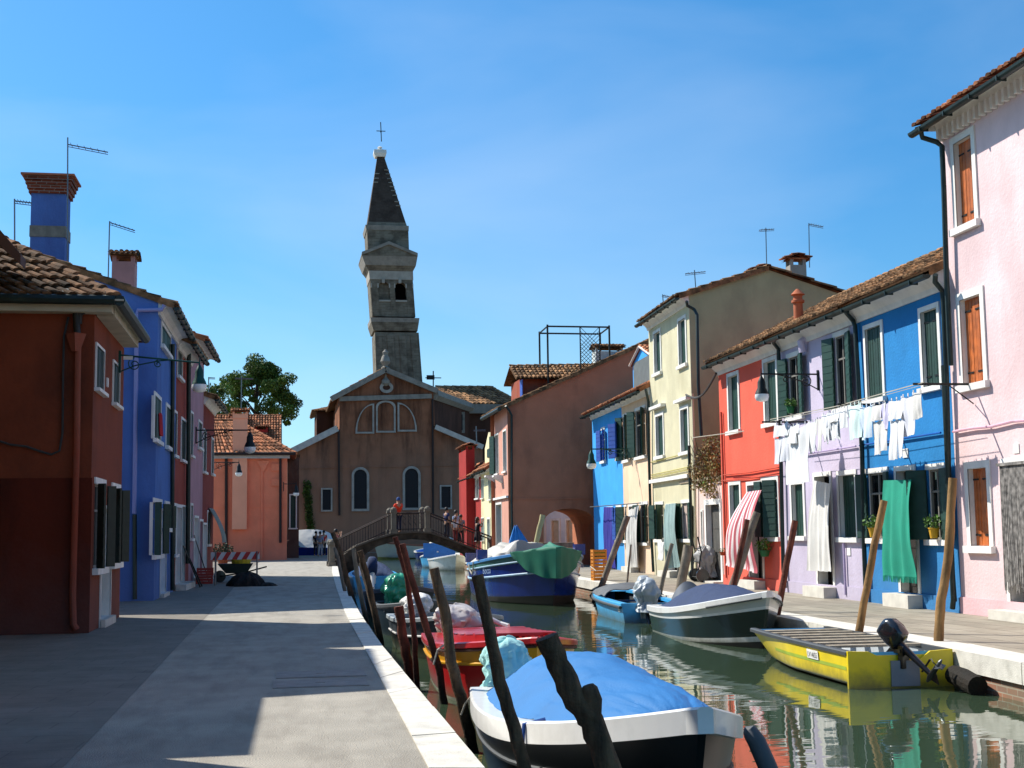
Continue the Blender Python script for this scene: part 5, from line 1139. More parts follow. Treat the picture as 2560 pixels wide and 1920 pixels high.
    def floor(s, mt, z=-.5, t0=0.02, t1=.93):
        mb = MB(); n = 14
        def sec(t, sd):
            zs = s.zs(t); zk = WZ+s.k; zf = max(.12, (z-zk)/(zs-zk)); a = s.ring(t, zf, sd); b_ = s.ring(t, .97, sd); sh = s.s*(-sd*.045)
            ca = (a-s.o).dot(s.s)*sd; cb = (b_-s.o).dot(s.s)*sd
            return (a+sh*min(1, ca/.06) if ca > 0 else a), (b_+sh*min(1, cb/.06))
        for i in range(n):
            a, b = t0+(t1-t0)*i/n, t0+(t1-t0)*(i+1)/n; A = [sec(a, sd) for sd in (-1, 1)]; B = [sec(b, sd) for sd in (-1, 1)]
            mb.quad(A[0][0], A[1][0], B[1][0], B[0][0])
            for q in (0, 1): mb.quad(A[q][0], B[q][0], B[q][1], A[q][1])
        A = [sec(t0, sd) for sd in (-1, 1)]; mb.quad(A[0][0], A[1][0], A[1][1], A[0][1])
        return mb.build('cockpit', mt, s.root)
    def bench(s, t, mt, w=.25, dz=-.12, name='bench'):
        mb = MB(); mb.box(s.P(t, 0, s.zs(t)+dz), (w, 2*s.hb(t)-.06, .035), (s.d, s.s, UP)); return mb.build(name, mt, s.root)
    def canopy(s, t0, t1, mt, hgt, inset=.1, peak=.5, n=26, m_=18, wr=.012, name='canvas_cover', base=.015, pw=.75, ridge=None):
        from mathutils import noise
        rnd = random.Random(int(s.L*1000)); ph = [rnd.random()*6 for _ in range(8)]; no = rnd.random()*30
        def fn(u, v):
            t = t0+(t1-t0)*u; y = (v*2-1); e = s.hb(t)-inset; 
            prof = math.sin(math.pi*min(1, max(0, u**(math.log(.5)/math.log(peak)))))**pw if 0 < u < 1 else 0
            cross = (1-abs(y)**2.0)
            if ridge: cross = cross*(1-ridge)+ridge*(1-abs(y))
            z = s.zs(t)+base+hgt*prof*cross+wr*(math.sin(u*17+y*4+ph[0])*math.sin(y*7+ph[1]+u*5)+.5*math.sin(u*41+ph[2]+y*9))*(prof*.8+.2)*cross
            cr_ = abs(noise.noise(V((u*5+no, y*2.2, 0)))); cr2 = abs(noise.noise(V((u*3+y*3+no, y*6-u*4, 7))))
            z += -(.05*max(0, .25-cr_)/.25*.25+.014*max(0, .12-cr2)/.12)*(.2+abs(y))*min(1, hgt*2.2)+.008*noise.noise(V((u*9+no, y*5, 3)))
            for su in (.34, .64): z += .011*math.exp(-((u-su-.03*y*y)/.006)**2)
            return s.P(t, y*e, z)
        mb = MB(); mb.sheet(fn, n*4, m_*3, .012); return auto_smooth(mb.build(name, mt, s.root), 60)
def motor(b, y, mt, cmt, tilt=55, sc=1., t=0., zoff=0., cover=None, name='outboard_motor', psz=.16, det=True, yaw=0):
    """outboard motor on the transom, tilted up"""
    z = b.zs(0)+zoff; piv = b.P(t, y, z)-b.d*.06; a = R(tilt)
    class _D: pass
    rb = b; b = _D(); b.d = Matrix.Rotation(R(yaw), 3, 'Z') @ rb.d; b.s = Matrix.Rotation(R(yaw), 3, 'Z') @ rb.s; b.root = rb.root
    ax = (-b.d*math.sin(a)-UP*math.cos(a))   # leg direction (down and aft)
    up = -ax; fw = (b.d*math.cos(a)-UP*math.sin(a)); sd = b.s
    mb = MB(); pts = [piv+up*.12*sc, piv+ax*.25*sc, piv+ax*.55*sc, piv+ax*.72*sc]
    mb.tube(pts, [.075*sc, .06*sc, .05*sc, .045*sc], 10)
    mb.box(piv+ax*.5*sc-fw*.06*sc, (.02*sc*2, .3*sc, .015), (sd, fw, ax)) 
    mb.tube([piv+ax*.68*sc+fw*.16*sc, piv+ax*.68*sc+fw*.05*sc, piv+ax*.68*sc-fw*.2*sc], [.02*sc, .06*sc, .045*sc], 10)
    mb.prism([piv+ax*.7*sc+fw*.08*sc-sd*.008, piv+ax*.9*sc+fw*.04*sc-sd*.008, piv+ax*.72*sc-fw*.1*sc-sd*.008], sd*.016)
    mo = auto_smooth(mb.build(name, mt, b.root), 40)
    mb = MB(); mb.box(piv+b.d*.03-UP*.1, (.07, .2*sc, .28), (b.d, b.s, UP)); mb.box(piv+b.d*.1-UP*.02, (.16, .24*sc, .05), (b.d, b.s, UP)); mb.build('bracket', mt, mo)
    mb = MB(); c = piv+up*.12*sc
    prof = [(0, .1, .13, 0), (.05, .15, .21, -.01), (.22, .165, .235, -.02), (.4, .155, .22, -.02), (.5, .12, .17, .0), (.53, .06, .09, .01)]
    rings = []
    for (hh, w, l, sh) in prof:
        rings.append([c+up*hh*sc+sd*(math.copysign(abs(math.cos(q))**.6, math.cos(q))*w*sc)+fw*(math.copysign(abs(math.sin(q))**.6, math.sin(q))*l*sc+sh-.03) for q in [2*math.pi*i/16 for i in range(16)]])
    base = len(mb.v); 
    for r_ in rings: mb.v += r_
    for i in range(len(rings)-1):
        for j in range(16): mb.f.append([base+i*16+j, base+i*16+(j+1) % 16, base+(i+1)*16+(j+1) % 16, base+(i+1)*16+j]); mb.m.append(0); mb.t.append(.5)
    mb.f.append([base+j for j in range(16)][::-1]); mb.f.append([base+5*16+j for j in range(16)]); mb.m += [0, 0]; mb.t += [.5, .5]
    auto_smooth(mb.build('cowl', cmt, mo), 50)
    if det:
        mb = MB(); pc = piv+ax*.68*sc-fw*.22*sc
        for i in range(3):
            an = R(20+120*i); bl = sd*math.cos(an)+ax*math.sin(an); pr = bl.cross(fw)
            mb.prism([pc, pc+bl*psz*.6*sc+pr*.05*sc-fw*.02, pc+bl*psz*sc-fw*.03, pc+bl*psz*.6*sc-pr*.05*sc+fw*.02], fw*.012)
        mb.lathe(pc-fw*.01, [(.035*sc, -.03), (.035*sc, .05), (.01, .09)], 8, (sd, ax, -fw)); mb.build('propeller', ALU, mo)
        mb = MB(); mb.tube([piv+up*.25*sc+fw*.2*sc, piv+up*.3*sc+fw*.55*sc], [.02, .018], 7); mb.build('tiller', mt, mo)
    return mo
def bag(b, c, rx, ry, rz, mt, name='motor_cover', seed=1, par=None, tilt=None, wr=.05, skirt=.25, root=None):
    """wrinkled cloth tied over an outboard motor: lumpy cowl shape, gathered waist, flared loose hem"""
    from mathutils import noise
    rnd = random.Random(seed); off = V((rnd.random()*50, rnd.random()*50, 0)); c = V(c); mb = MB(); d, s = (b.d, b.s) if b else (V((1, 0, 0)), V((0, 1, 0)))
    lean = V((rnd.uniform(-.15, .15), rnd.uniform(-.15, .15), 0)); nf = rnd.choice((9, 11, 13)); ph = rnd.random()*6
    def fn(u, v):
        th = 2*math.pi*u; ct, st = math.cos(th), math.sin(th); ct = math.copysign(abs(ct)**.75, ct); st = math.copysign(abs(st)**.75, st)
        if v < .55: f = v/.55*math.pi/2; r = math.sin(f)**.85; z = math.cos(f)**.8 if math.cos(f) > 0 else 0
        else:
            q = (v-.55)/.45; r = 1-.33*math.sin(min(1, q*1.5)*math.pi/2)+.30*max(0, q-.55)/.45; z = -q*1.15
        p3 = off+V((math.cos(th)*1.5, math.sin(th)*1.5, z*1.4)); n1 = noise.noise(p3); n2 = noise.noise(p3*2.7+V((9, 3, 1))); n3 = abs(noise.noise(p3*5.5))
        amp = .35+.65*min(1, v*1.6); fold = math.sin(th*nf+ph+n1*5)*max(0, v-.3)*.16
        w = 1+amp*(n1*.36+n2*.24-n3*.2)+fold
        q3 = c+(d*(ct*rx)+s*(st*ry))*r*w+UP*(z*rz*(1+.18*n1)+.06*rz*n2)
        return q3+(d*lean.x+s*lean.y)*z*rz
    mb.sheet(fn, 72, 34, .008); o = mb.build(name, mt, par or (b.root if b else root)); return auto_smooth(o, 75)
def text_on(txt, org, dx, dz, size, mt, name, parent, nrm_off=.012, extr=.001):
    cu = bpy.data.curves.new('t', 'FONT'); cu.body = txt; cu.size = 1; cu.extrude = 0; cu.resolution_u = 2
    ob = bpy.data.objects.new('t', cu); COL.objects.link(ob); dg = bpy.context.evaluated_depsgraph_get(); me0 = bpy.data.meshes.new_from_object(ob.evaluated_get(dg))
    n = dx.cross(dz).normalized(); mb = MB(); mb.add([org+dx*v.co.x*size+dz*v.co.y*size+n*nrm_off for v in me0.vertices], [tuple(p.vertices) for p in me0.polygons])
    bpy.data.objects.remove(ob); bpy.data.curves.remove(cu); return mb.build(name, mt, parent)
GEL_W = mat('white_gelcoat', 'e6e6e2', .3, .04, 2, .02, stain='a9a79a', stain_amt=.25, sscale=(2, 2, 2), tide=(.12, .34, '4c4d34', .8, 5.), coat=.3)
HBLK = mat('black_hull_paint', '0e1416', .32, .15, 2, .02, spec=.3, tide=(.12, .34, '4c4d34', .8, 5.)); HGRN = mat('dark_green_hull_paint', '18282b', .2, .15, 2, .02, coat=.4)
HRED = mat('red_hull_paint', 'b81f22', .3, .08, 2, .03, coat=.3, stain='7d1416', stain_amt=.3, tide=(.12, .34, '4c4d34', .8, 5.)); HYEL = mat('yellow_hull_paint', 'ead012', .35, .08, 3, .03, coat=.2, tide=(.12, .34, '4c4d34', .8, 5.)); HYEL2 = mat('golden_yellow_paint', 'dba318', .3, .06, 3, .03, coat=.3)
HBLU = mat('deep_blue_hull_paint', '0f2f86', .25, .12, 2, .03, coat=.4, stain='0b1c4c', stain_amt=.5, tide=(.12, .34, '4c4d34', .8, 5.)); HLBL = mat('light_blue_hull_paint', '45aadf', .4, .07, 3, .03, coat=.15, tide=(.12, .34, '4c4d34', .8, 5.)); HLB2 = mat('blue_bench_paint', '2a78d0', .5, .08, 3, .03)
HTEAL = mat('teal_green_hull_paint', '3a6f66', .5, .15, 3, .05); WATERL = mat('algae_stained_hull_bottom', '8f8f7c', .7, .25, 4, .2, stain='45492e', stain_amt=.7, sscale=(2, 2, 3)); BDARK = mat('black_bottom_paint', '14140f', .7, .2, 3, .1)
CBLU = mat('bright_blue_canvas', '146cab', .75, .06, 1.5, .25, 60); CNAV = mat('navy_canvas', '1d3358', .85, .08, 1.5, .25, 80); CWHT = mat('white_plastic_wrap', 'dcdcd8', .35, .05, 2, .2, 10); CGRN = mat('green_tarp', '0a6f55', .7, .1, 2, .2, 60); CGRY = mat('pale_grey_tarp', 'b3b0a6', .6, .08, 2, .4, 12)
CTRQ = mat('pale_turquoise_cloth', '9fd2d0', .9, .06, 3, .3, 40); SILV = mat('silver_grey_cover', 'aab2b6', .4, .08, 2, .3, 12); RUB = mat('grey_rubber', '3a3f42', .6, .1, 3, .05); BLKP = mat('black_plastic', '15171a', .3, .1, 3, .03, coat=.3)
WOODB = mat('boat_plank_wood', '9d937f', .8, .2, 5, .3, stain='5e5240', stain_amt=.5, sscale=(6, 1, 1)); STRP = mat('light_blue_stripe_paint', '4fb0e0', .4)
# 1 near black boat with blue dome cover
b = Boat('covered_boat', 'black hulled boat with white gunwale under a domed bright blue canvas, nearest on the left', (2.56, 12.75), (2.38, 7.45), 1.74, .12, .58, trf=.86, fullp=.35, bowp=2.5, sheerp=2.6, bluntw=.03)
b.hull([(.3, HBLK), (.9, HBLK), (1, HBLK)]); b.gunwale(GEL_W, w=.16, h=.13, inw=.2)
b.deck(.0, .14, GEL_W, dz=-.0, inset=.1, name='stern_deck'); b.deck(.84, .99, GEL_W, dz=-.0, inset=.1, name='foredeck')
b.canopy(.05, .88, CBLU, .42, inset=.13, peak=.31, wr=.018, pw=.6)
for sd in (-1, 1):
    mb = MB(); mb.tube([b.ring(i/20, .72, sd)+b.s*sd*.012 for i in range(21)], .018, 6); mb.build('rub_rail', RUB, b.root)
bag(b, b.P(0, .42, .34)-b.d*.12, .24, .22, .23, CTRQ, seed=4)
mb = MB(); mb.tube([PY(k(14, 2118, 655), 7.95), PY(k(14, 2150, 662), 7.93), PY(k(14, 2190, 720), 7.9), PY(k(14, 2260, 880), 7.85), PY(k(14, 2310, 1010), 7.8)], [.025, .05, .056, .058, .058], 14); auto_smooth(mb.build('fender', mat('grey_fender', '4c4f52', .7, .1), b.root))
mb = MB(); mb.tube([b.P(.66, b.hb(.66)-.12, b.zs(.66)+.03), b.P(.66, b.hb(.66)+.03, b.zs(.66)), b.P(.66, b.hb(.66)+.045, b.zs(.66)-.22)], .014, 6); mb.build('strap', mat('blue_strap', '1d4f9c'), b.root)
text_on('Romantica', b.ring(.70, .60, 1), (b.ring(.86, .60, 1)-b.ring(.70, .60, 1)).normalized(), UP, .13, mat('faded_grey_lettering', '3d4a4d', .7), 'boat_name', b.root, .03)
mb = MB(); mb.tube([b.P(.02, -.6, .16), b.P(.03, -.45, .22), b.P(.06, -.35, .17)], .018, 6); mb.build('cleat', ALU, b.root)
# 2 red and yellow boat
b = Boat('red_boat', 'red and yellow wooden boat with slatted red deck on the left bank', (2.80, 19.2), (2.82, 14.7), 1.72, .16, .42, trf=.9, fullp=.4, bowp=2.8)
b.hull([(.38, WATERL), (.78, HRED), (.93, HYEL2), (1, HRED)]); b.gunwale(HRED, w=.14, h=.05, inw=.3)
mb = MB()
for sd in (-1, 1): mb.tube([b.ring(i/24, .785, sd)+b.s*sd*.012 for i in range(25)], .02, 6)
mb.build('yellow_rub_rail', HYEL2, b.root); mb = MB()
for sd in (-1, 1): mb.tube([b.ring(i/24, .93, sd)+b.s*sd*.015 for i in range(25)], .018, 6)
mb.build('dark_rub_rail', mat('brown_rubber_rail', '4a2a22'), b.root)
b.floor(HRED, z=-.2); b.deck(.0, .12, HRED, dz=-.02, inset=.05, name='stern_deck')
for i in range(9):
    t = .16+i*.075; mb = MB(); mb.box(b.P(t, 0, b.zs(t)+.10), (.2, 2*b.hb(t)-.52, .035), (b.d, b.s, UP)); mb.build('deck_slat', HRED, b.root)
for sd in (-1, 1):
    mb = MB()
    for i in range(12):
        ta, tb = .13+.057*i, .13+.057*(i+1); ya, yb = sd*(b.hb(ta)-.27), sd*(b.hb(tb)-.27); w_ = b.s*sd*.03
        mb.hexa([b.P(ta, ya, b.zs(ta)), b.P(tb, yb, b.zs(tb)), b.P(tb, yb, b.zs(tb))+w_, b.P(ta, ya, b.zs(ta))+w_, b.P(ta, ya, b.zs(ta)+.1), b.P(tb, yb, b.zs(tb)+.1), b.P(tb, yb, b.zs(tb)+.1)+w_, b.P(ta, ya, b.zs(ta)+.1)+w_])
    mb.build('coaming', HRED, b.root)
bag(b, b.P(0, .26, .28)-b.d*.1, .36, .34, .28, mat('translucent_white_plastic', 'd8cfca', .3, .05, 3, .2, 10, trans=.25), seed=9, wr=.07)
mb = MB(); mb.tube([b.P(.03, -.05, .3), b.P(.05, -.15, .38), b.P(.06, -.3, .3), b.P(.08, -.4, .27)], .035, 7); mb.build('hose', CWHT, b.root)
# 3 grey boat with white and green wrapped motors
b = Boat('grey_boat', 'dark grey boat with a white wrapped motor behind the red boat', (2.75, 25.0), (3.0, 20.6), 1.7, .1, .35, trf=.9)
GBO = mat('slate_grey_hull', '3b444a', .4, .1, 3, .05); b.hull([(.25, BDARK), (.7, HBLK), (1, GBO)]); b.gunwale(mat('pale_grey_gunwale', '8d9598', .5), w=.1, h=.05)
mb = MB(); 
for sd in (-1, 1): mb.tube([b.ring(i/24, .72, sd)+b.s*sd*.012 for i in range(25)], .018, 6)
mb.build('white_rub_rail', GEL_W, b.root); b.floor(GBO, z=-.25); b.bench(.35, GBO); b.bench(.6, GBO); b.deck(.75, .98, GBO, dz=-.02)
bag(b, b.P(.0, .2, .22)-b.d*.1, .3, .29, .25, CWHT, seed=12)
b = Boat('slate_boat', 'slate boat with a green plastic wrapped motor beside the left quay', (2.7, 29.6), (2.85, 25.6), 1.55, .1, .3, trf=.92)
b.hull([(.25, BDARK), (1, mat('dark_teal_hull', '20303a', .4, .1, 3, .05))]); b.gunwale(RUB, w=.1, h=.05); b.floor(GBO, z=-.28); b.bench(.3, GBO, .5, -.03); b.bench(.6, GBO); b.deck(.75, .98, GBO, dz=-.02)
bag(b, b.P(.0, .15, .35)+b.d*.3, .34, .34, .36, mat('green_plastic_wrap', '2f9470', .3, .1, 3, .3, 8), seed=15, wr=.09)
b = Boat('dark_open_boat', 'dark open boat with a red tank inside moored by the thin poles', (3.05, 36.4), (3.0, 31.8), 1.75, .08, .35, trf=.92)
b.hull([(.25, BDARK), (1, mat('dark_grey_hull', '2a3036', .5, .1, 3, .05))]); b.gunwale(mat('charcoal_gunwale', '3c434c', .6), w=.14, h=.08); b.floor(BDARK, z=-.35); b.bench(.12, mat('charcoal_gunwale', ''), .4, -.02); b.bench(.55, BLKP)
mb = MB(); mb.tube([b.P(.3, -.2, -.1), b.P(.3, .25, -.1)], .16, 10); mb.build('fuel_tank', HRED, b.root)
b = Boat('navy_covered_boat', 'light blue boat under a navy cover with a white motor, farthest on the left bank', (3.3, 46.5), (3.45, 51.5), 1.7, .1, .3, trf=.9)
b.hull([(.25, BDARK), (1, HLBL)]); b.gunwale(HLBL, w=.16, h=.06); b.deck(0, .1, HLBL, dz=-.0); b.deck(.85, .99, HLBL, dz=0); b.canopy(.06, .95, CNAV, .42, inset=.1, peak=.4, wr=.03); motor(b, -.1, GEL_W, CNAV, tilt=35, sc=1.1, det=False)
# 7 yellow punt
b = Boat('yellow_punt', 'yellow flat skiff with plank slats and a raised black outboard by the right quay', (7.84, 16.35), (7.99, 20.45), 1.4, -.0, .01, trf=.99, fullp=.3, bowp=3, keel=-.12, flare=.93, bluntw=.9, group='boats moored along the canal')
b.s_ = 1
HY2 = mat('yellow_transom_paint', 'b8930f', .4, .1, 3, .05)
b.hull([(.34, WATERL), (.93, HYEL), (1, STRP)]); b.gunwale(RUB, w=.07, h=.035, transom=False)
mb = MB(); tr = []; e = b.hb(0)+.01; zt_ = -.0
prof = [(-e, -.5), (e, -.5), (e, .02), (e-.3, .0), (.22, -.12), (-.15, -.12), (-.42, .01), (-e, .02)]
mb.prism([b.P(0, y, z)-b.d*.045 for y, z in prof], b.d*.05); mb.build('transom', HYEL, b.root)
mb = MB(); mb.box(b.P(0, .05, -.27)-b.d*.05, (.03, .38, .32), (b.d, b.s, UP)); mb.build('motor_pad', mat('grey_paint', '7f868c', .6), b.root)
b.floor(mat('pale_grey_inside_paint', 'a9b0b4', .6), z=-.38, t0=.02, t1=.97)
for i in range(7):
    t = .2+i*.112; mb = MB(); mb.box(b.P(t, .0, .012), (.17, 2*b.hb(t)-.12, .03), (b.d, b.s, UP)); mb.build('plank', WOODB, b.root)
motor(b, .06, BLKP, mat('black_cowl_paint', '1b1e24', .2, .1, 3, 0, coat=.5), tilt=52, sc=.7, zoff=.03, yaw=30)
PLT = mat('white_plate', 'e8e8e4', .5); BLKT = mat('black_lettering', '101010', .7)
def hull_plate(b, side, t, fr, w, hgt, txt, sz, flip):
    p = b.ring(t, fr, side); dx = (b.ring(min(1, t+.03), fr, side)-b.ring(t, fr, side)).normalized()*flip; dz = (b.ring(t, fr+.05, side)-b.ring(t, fr-.05, side)).normalized(); n = dx.cross(dz).normalized()
    mb = MB(); c = p+n*.012; mb.box(c, (w, hgt, .006), (dx, dz, n)); pl = mb.build('number_plate', PLT, b.root)
    text_on(txt, c-dx*w*.46-dz*hgt*.33, dx, dz, sz, BLKT, 'lettering', pl, .005)
hull_plate(b, -1, .30, .78, .42, .12, 'LV14655', .104, -1)
mb = MB(); mb.add([q for t in [.02+i*.06 for i in range(13)] for q in (b.ring(t, .60, -1)-b.s*.004, b.ring(t, .68-.0*t, -1)-b.s*.004)], [(2*i, 2*i+1, 2*i+3, 2*i+2) for i in range(12)]); mb.build('green_stripe', mat('faded_green_stripe', '9db43a', .5), b.root)
# 8 light blue boat
b = Boat('light_blue_boat', 'light blue open boat with grey canopy, stern toward the viewer by the right quay', (8.2, 29.0), (8.45, 34.5), 1.52, -.04, .12, trf=.97, fullp=.4, bowp=2.6, flare=.85)
b.hull([(.45, WATERL), (.97, HLBL), (1, HLBL)]); b.gunwale(HLBL, w=.12, h=.05, inw=.14); b.floor(mat('dark_boat_inside', '20242a', .8), z=-.35); b.deck(.0, .13, HLBL, dz=-.02); b.deck(.82, .99, HLBL, dz=-.02); b.bench(.3, HLB2); b.bench(.55, HLB2)
mb = MB()
for sd in (-1, 1): mb.tube([b.P(i/24, sd*(b.hb(i/24)+.03), b.zs(i/24)-.07) for i in range(25)], .035, 7)
mb.build('rubber_rail', RUB, b.root)
hull_plate(b, -1, .06, .82, .2, .09, '3V 1406', .045, -1)
def can(u, v): return b.P(.38+.3*u, (v*2-1)*b.hb(.5)*.95, .03+.26*math.sin(math.pi*v)**.5*(.7+.3*math.sin(math.pi*u))+.03*math.sin(u*9+v*13))
mb = MB(); mb.sheet(can, 14, 20, .02); auto_smooth(mb.build('canopy', mat('dark_grey_canopy', '55585a', .7, .15, 3, .3, 12), b.root), 70)
mo = motor(b, -.2, BLKP, SILV, tilt=35, sc=1., det=False)
bag(b, b.P(.0, -.2, .18)-b.d*.12, .3, .28, .32, SILV, seed=21, wr=.1, name='motor_cover', skirt=.4)
mb = MB(); mb.sheet(lambda u, v: b.P(0, -.22+(u-.5)*.34*(1-.3*v), .15-.5*v)-b.d*(.12+.04*math.sin(u*14+v*3)), 16, 8, .012); auto_smooth(mb.build('hanging_cover_cloth', SILV, b.root), 70)
# 9 white and dark boat with navy cover
b = Boat('navy_canvas_boat', 'white and black boat with navy canvas cover and high bow by the right quay', (8.14, 26.75), (8.14, 21.75), 1.7, .05, .52, trf=.85, fullp=.4, bowp=2.8, sheerp=2.2, bluntw=.04)
GW2 = mat('grey_white_topside', 'b9beba', .35, .05, 3, .03, coat=.3)
b.hull([(.36, BDARK), (.43, GEL_W), (.78, HGRN), (.82, GEL_W), (1, GW2)]); b.gunwale(GEL_W, w=.2, h=.09, inw=.22); b.deck(0, .1, GEL_W, dz=0); b.deck(.84, .99, GEL_W, dz=0)
b.canopy(.07, .84, CNAV, .42, inset=.17, peak=.42, wr=.008)
mb = MB()
for sd in (-1, 1): mb.tube([b.P(.75+i*.0125, sd*(b.hb(.75+i*.0125)+.025), b.zs(.75+i*.0125)-.09) for i in range(20)], .02, 6)
mb.build('grey_rail', RUB, b.root)
def can(u, v): return b.P(.12+.12*u*(1-.5*math.sin(math.pi*v)), (v*2-1)*.36+.05, .1+.44*math.sin(math.pi*v)**.7*(1-.6*u))
mb = MB(); mb.sheet(can, 12, 18, .03); auto_smooth(mb.build('folded_hood', mat('slate_canvas', '4c5561', .7, .1, 3, .2, 12), b.root), 70)
# 10 big blue workboat
b = Boat('blue_workboat', 'big deep blue wooden workboat with a green tarp over its bow, mid canal', (7.35, 44.8), (7.42, 35.7), 3.05, .55, 1.12, trf=.72, fullp=.45, bowp=2.7, sheerp=2.0, flare=.86, keel=-.5)
b.hull([(.38, BDARK), (.86, HBLU), (1, HTEAL)]); b.gunwale(mat('blue_gunwale_paint', '3f7fb8', .5), w=.12, h=.06)
for fr, m_, rr in ((.88, mat('pale_blue_rail', '9fc0d8', .5), .022), (.70, mat('pale_blue_rail', ''), .03)):
    mb = MB()
    for sd in (-1, 1): mb.tube([b.ring(i/30, fr, sd)+b.s*sd*.02 for i in range(31)], rr, 6)
    mb.build('rub_rail', m_, b.root)
b.floor(mat('teal_inside', '2c6b62', .8), z=-.1); b.deck(.78, .99, HTEAL, dz=-.04)
for (t0, t1, hh, nm, mt_, sd) in ((.1, .66, .75, 1, CGRY, 3),):
    def can(u, v): 
        t = t0+(t1-t0)*u; y = v*2-1; w = b.hb(t)*(.9+.06*math.sin(u*20)); p = [.2, .62, .8, 1.0][min(3, int(abs(y)*3.99))]
        zz = b.zs(t)+.0+(1-abs(y)**1.9)*(.50+.14*math.sin(u*6+1))+.14*math.sin(u*13+y*5)*math.sin(y*8+u*4)*(1-abs(y))+.05*math.sin(u*37+y*11)-.12*abs(math.sin(u*9+y*3))
        if u < .02 or u > .98: zz = b.zs(t)+.02
        return b.P(t, y*w, zz)
    mb = MB(); mb.sheet(can, 46, 30, .02); auto_smooth(mb.build('grey_tarp', CGRY, b.root), 60)
def can(u, v):
    # cloth folded over the stem: inner edge a low tent, outer part hangs as a rounded apron
    a = u*2-1; sg = 1 if a >= 0 else -1; t = 1-.165*abs(a)**1.2
    e = b.P(t, sg*(b.hb(min(.999, t))+.05), b.zs(t)+.05)+b.d*(.07*(1-abs(a)))
    apex = b.P(.90-.03*abs(a), a*.25, b.zs(.95)+.22-.2*abs(a))
    drop = .86*max(0, 1-abs(a)**1.9)**.8
    out_ = (b.d*(1-abs(a)*.7)+b.s*(sg*.5*abs(a))).normalized()
    if v < .4: p = apex.lerp(e, v/.4)-UP*.03*math.sin(v/.4*math.pi)
    else: q = (v-.4)/.6; p = e-UP*drop*q+out_*(.02+.03*math.sin(a*19+q*2)*q-.10*q*(1-abs(a)))
    return p+UP*.01*math.sin(a*17+v*13)
mb = MB(); mb.sheet(can, 44, 24, .015); auto_smooth(mb.build('green_tarp', CGRN, b.root), 70)
mb = MB(); mb.box(b.P(.6, -.42, 1.16), (.3, 1.7, .14), (b.d, b.s, UP)); mb.build('timber_baulk', WOODG, b.root)
mb = MB(); mb.box(b.P(.62, -.1, 1.15), (.36, .36, .18), (b.d, b.s, UP)); mb.build('yellow_block', mat('pale_yellow_block', 'b5ab84', .9), b.root)
for sd, tt in ((1, .55), (1, .03), (-1, .74)):
    mb = MB(); mb.box(b.P(tt, sd*(b.hb(tt)-.1), b.zs(tt)+.18), (.3, .3, .3), (b.d, b.s, UP)); mb.build('blue_bitt', HBLU, b.root)
LT = mat('pale_hull_lettering', '8fa8c8', .6)
def htext(b, side, t, fr, txt, sz, flip, nm='boat_name'):
    p = b.ring(t, fr, side); q = b.ring(min(.98, t+.12*1), fr, side); dx = (q-p).normalized()*flip; dz = UP
    text_on(txt, p, dx, dz, sz, LT, nm, b.root, .05)
htext(b, 1, .60, .76, 'Bocca', .28, 1); htext(b, 1, .44, .76, '2V014', .18, 1, 'registration_number'); htext(b, -1, .80, .80, 'Boccul', .20, -1)
mb = MB(); pts = [b.ring(.36, .98, 1)+b.s*.05, b.ring(.38, .86, 1)+b.s*.06, b.ring(.42, .78, 1)+b.s*.06, b.ring(.46, .86, 1)+b.s*.06, b.ring(.48, 1.0, 1)+b.s*.05]; mb.tube(pts, .02, 6); mb.build('hanging_rope', ROPE, b.root)
# far boats
def farboat(nm, lb, st, bow, beam, hm, gm, z0=.1, z1=.4, seats=2, mt_=False):
    b = Boat(nm, lb, st, bow, beam, z0, z1, trf=.85); b.hull([(.3, WATERL), (1, hm)]); b.gunwale(gm, w=.1, h=.06); b.floor(HLB2 if hm is not GEL_W else GEL_W, z=-.2)
    for i in range(seats): b.bench(.25+.3*i, HLBL)
    if mt_: motor(b, 0, BLKP, BLKP, tilt=50, det=False)
    return b
farboat('white_rowing_boat', 'small white open boat with its bow toward the viewer beyond the footbridge', (9.0, 74.8), (9.2, 70.2), 1.9, GEL_W, GEL_W)
b = farboat('blue_rowing_boat', 'bright blue open boat with a raised blue board behind the white rowing boat', (9.35, 81), (8.9, 76), 1.9, HLBL, GEL_W, .1, .5, 3)
mb = MB(); mb.box(b.P(.98, -.1, .55), (.1, 1.8, .8), ((b.d+UP*.3).normalized(), b.s, UP)); mb.build('raised_board', HLB2, b.root)
farboat('navy_tender', 'tiny navy blue boat with an outboard under the bridge arch', (10.9, 98), (11.2, 102), 2.2, HBLU, GEL_W, .15, .4, 1, True)
b = Boat('white_cabin_boat', 'long white hull seen under the bridge arch', (12.2, 106.5), (7.3, 105), 3.0, .55, .95, trf=.8); b.hull([(.3, mat('algae_yellow_bottom', '9a9a54', .8)), (1, mat('grey_white_hull', 'bfc2b6', .5, .06))]); b.gunwale(mat('brown_deck_edge', '7a4a3c', .8), h=.08); b.deck(.02, .98, GEL_W, dz=-.03)  # upper hull in one even grey-white
b = Boat('cream_boat', 'cream covered boat beside the long white hull beyond the bridge', (14.5, 107.5), (11.5, 104), 2.4, .5, .7, trf=.9); b.hull([(.3, WATERL), (1, mat('cream_hull', 'd4cdb8', .5))]); b.gunwale(GEL_W); b.canopy(.05, .95, mat('cream_canvas', 'd6d0bf', .8), .7, inset=.1)
b = Boat('white_tarped_boat', 'dark blue boat under a white tent tarp before the church', (4.4, 103), (-.9, 104), 2.3, .5, .9, trf=.9); b.hull([(.4, BDARK), (1, HBLU)]); b.gunwale(HBLU); b.canopy(.0, .97, mat('white_tent_tarp', 'd9d9d4', .6, .06, 1, .2), 1.35, inset=.05, peak=.35, ridge=.9, pw=.5)
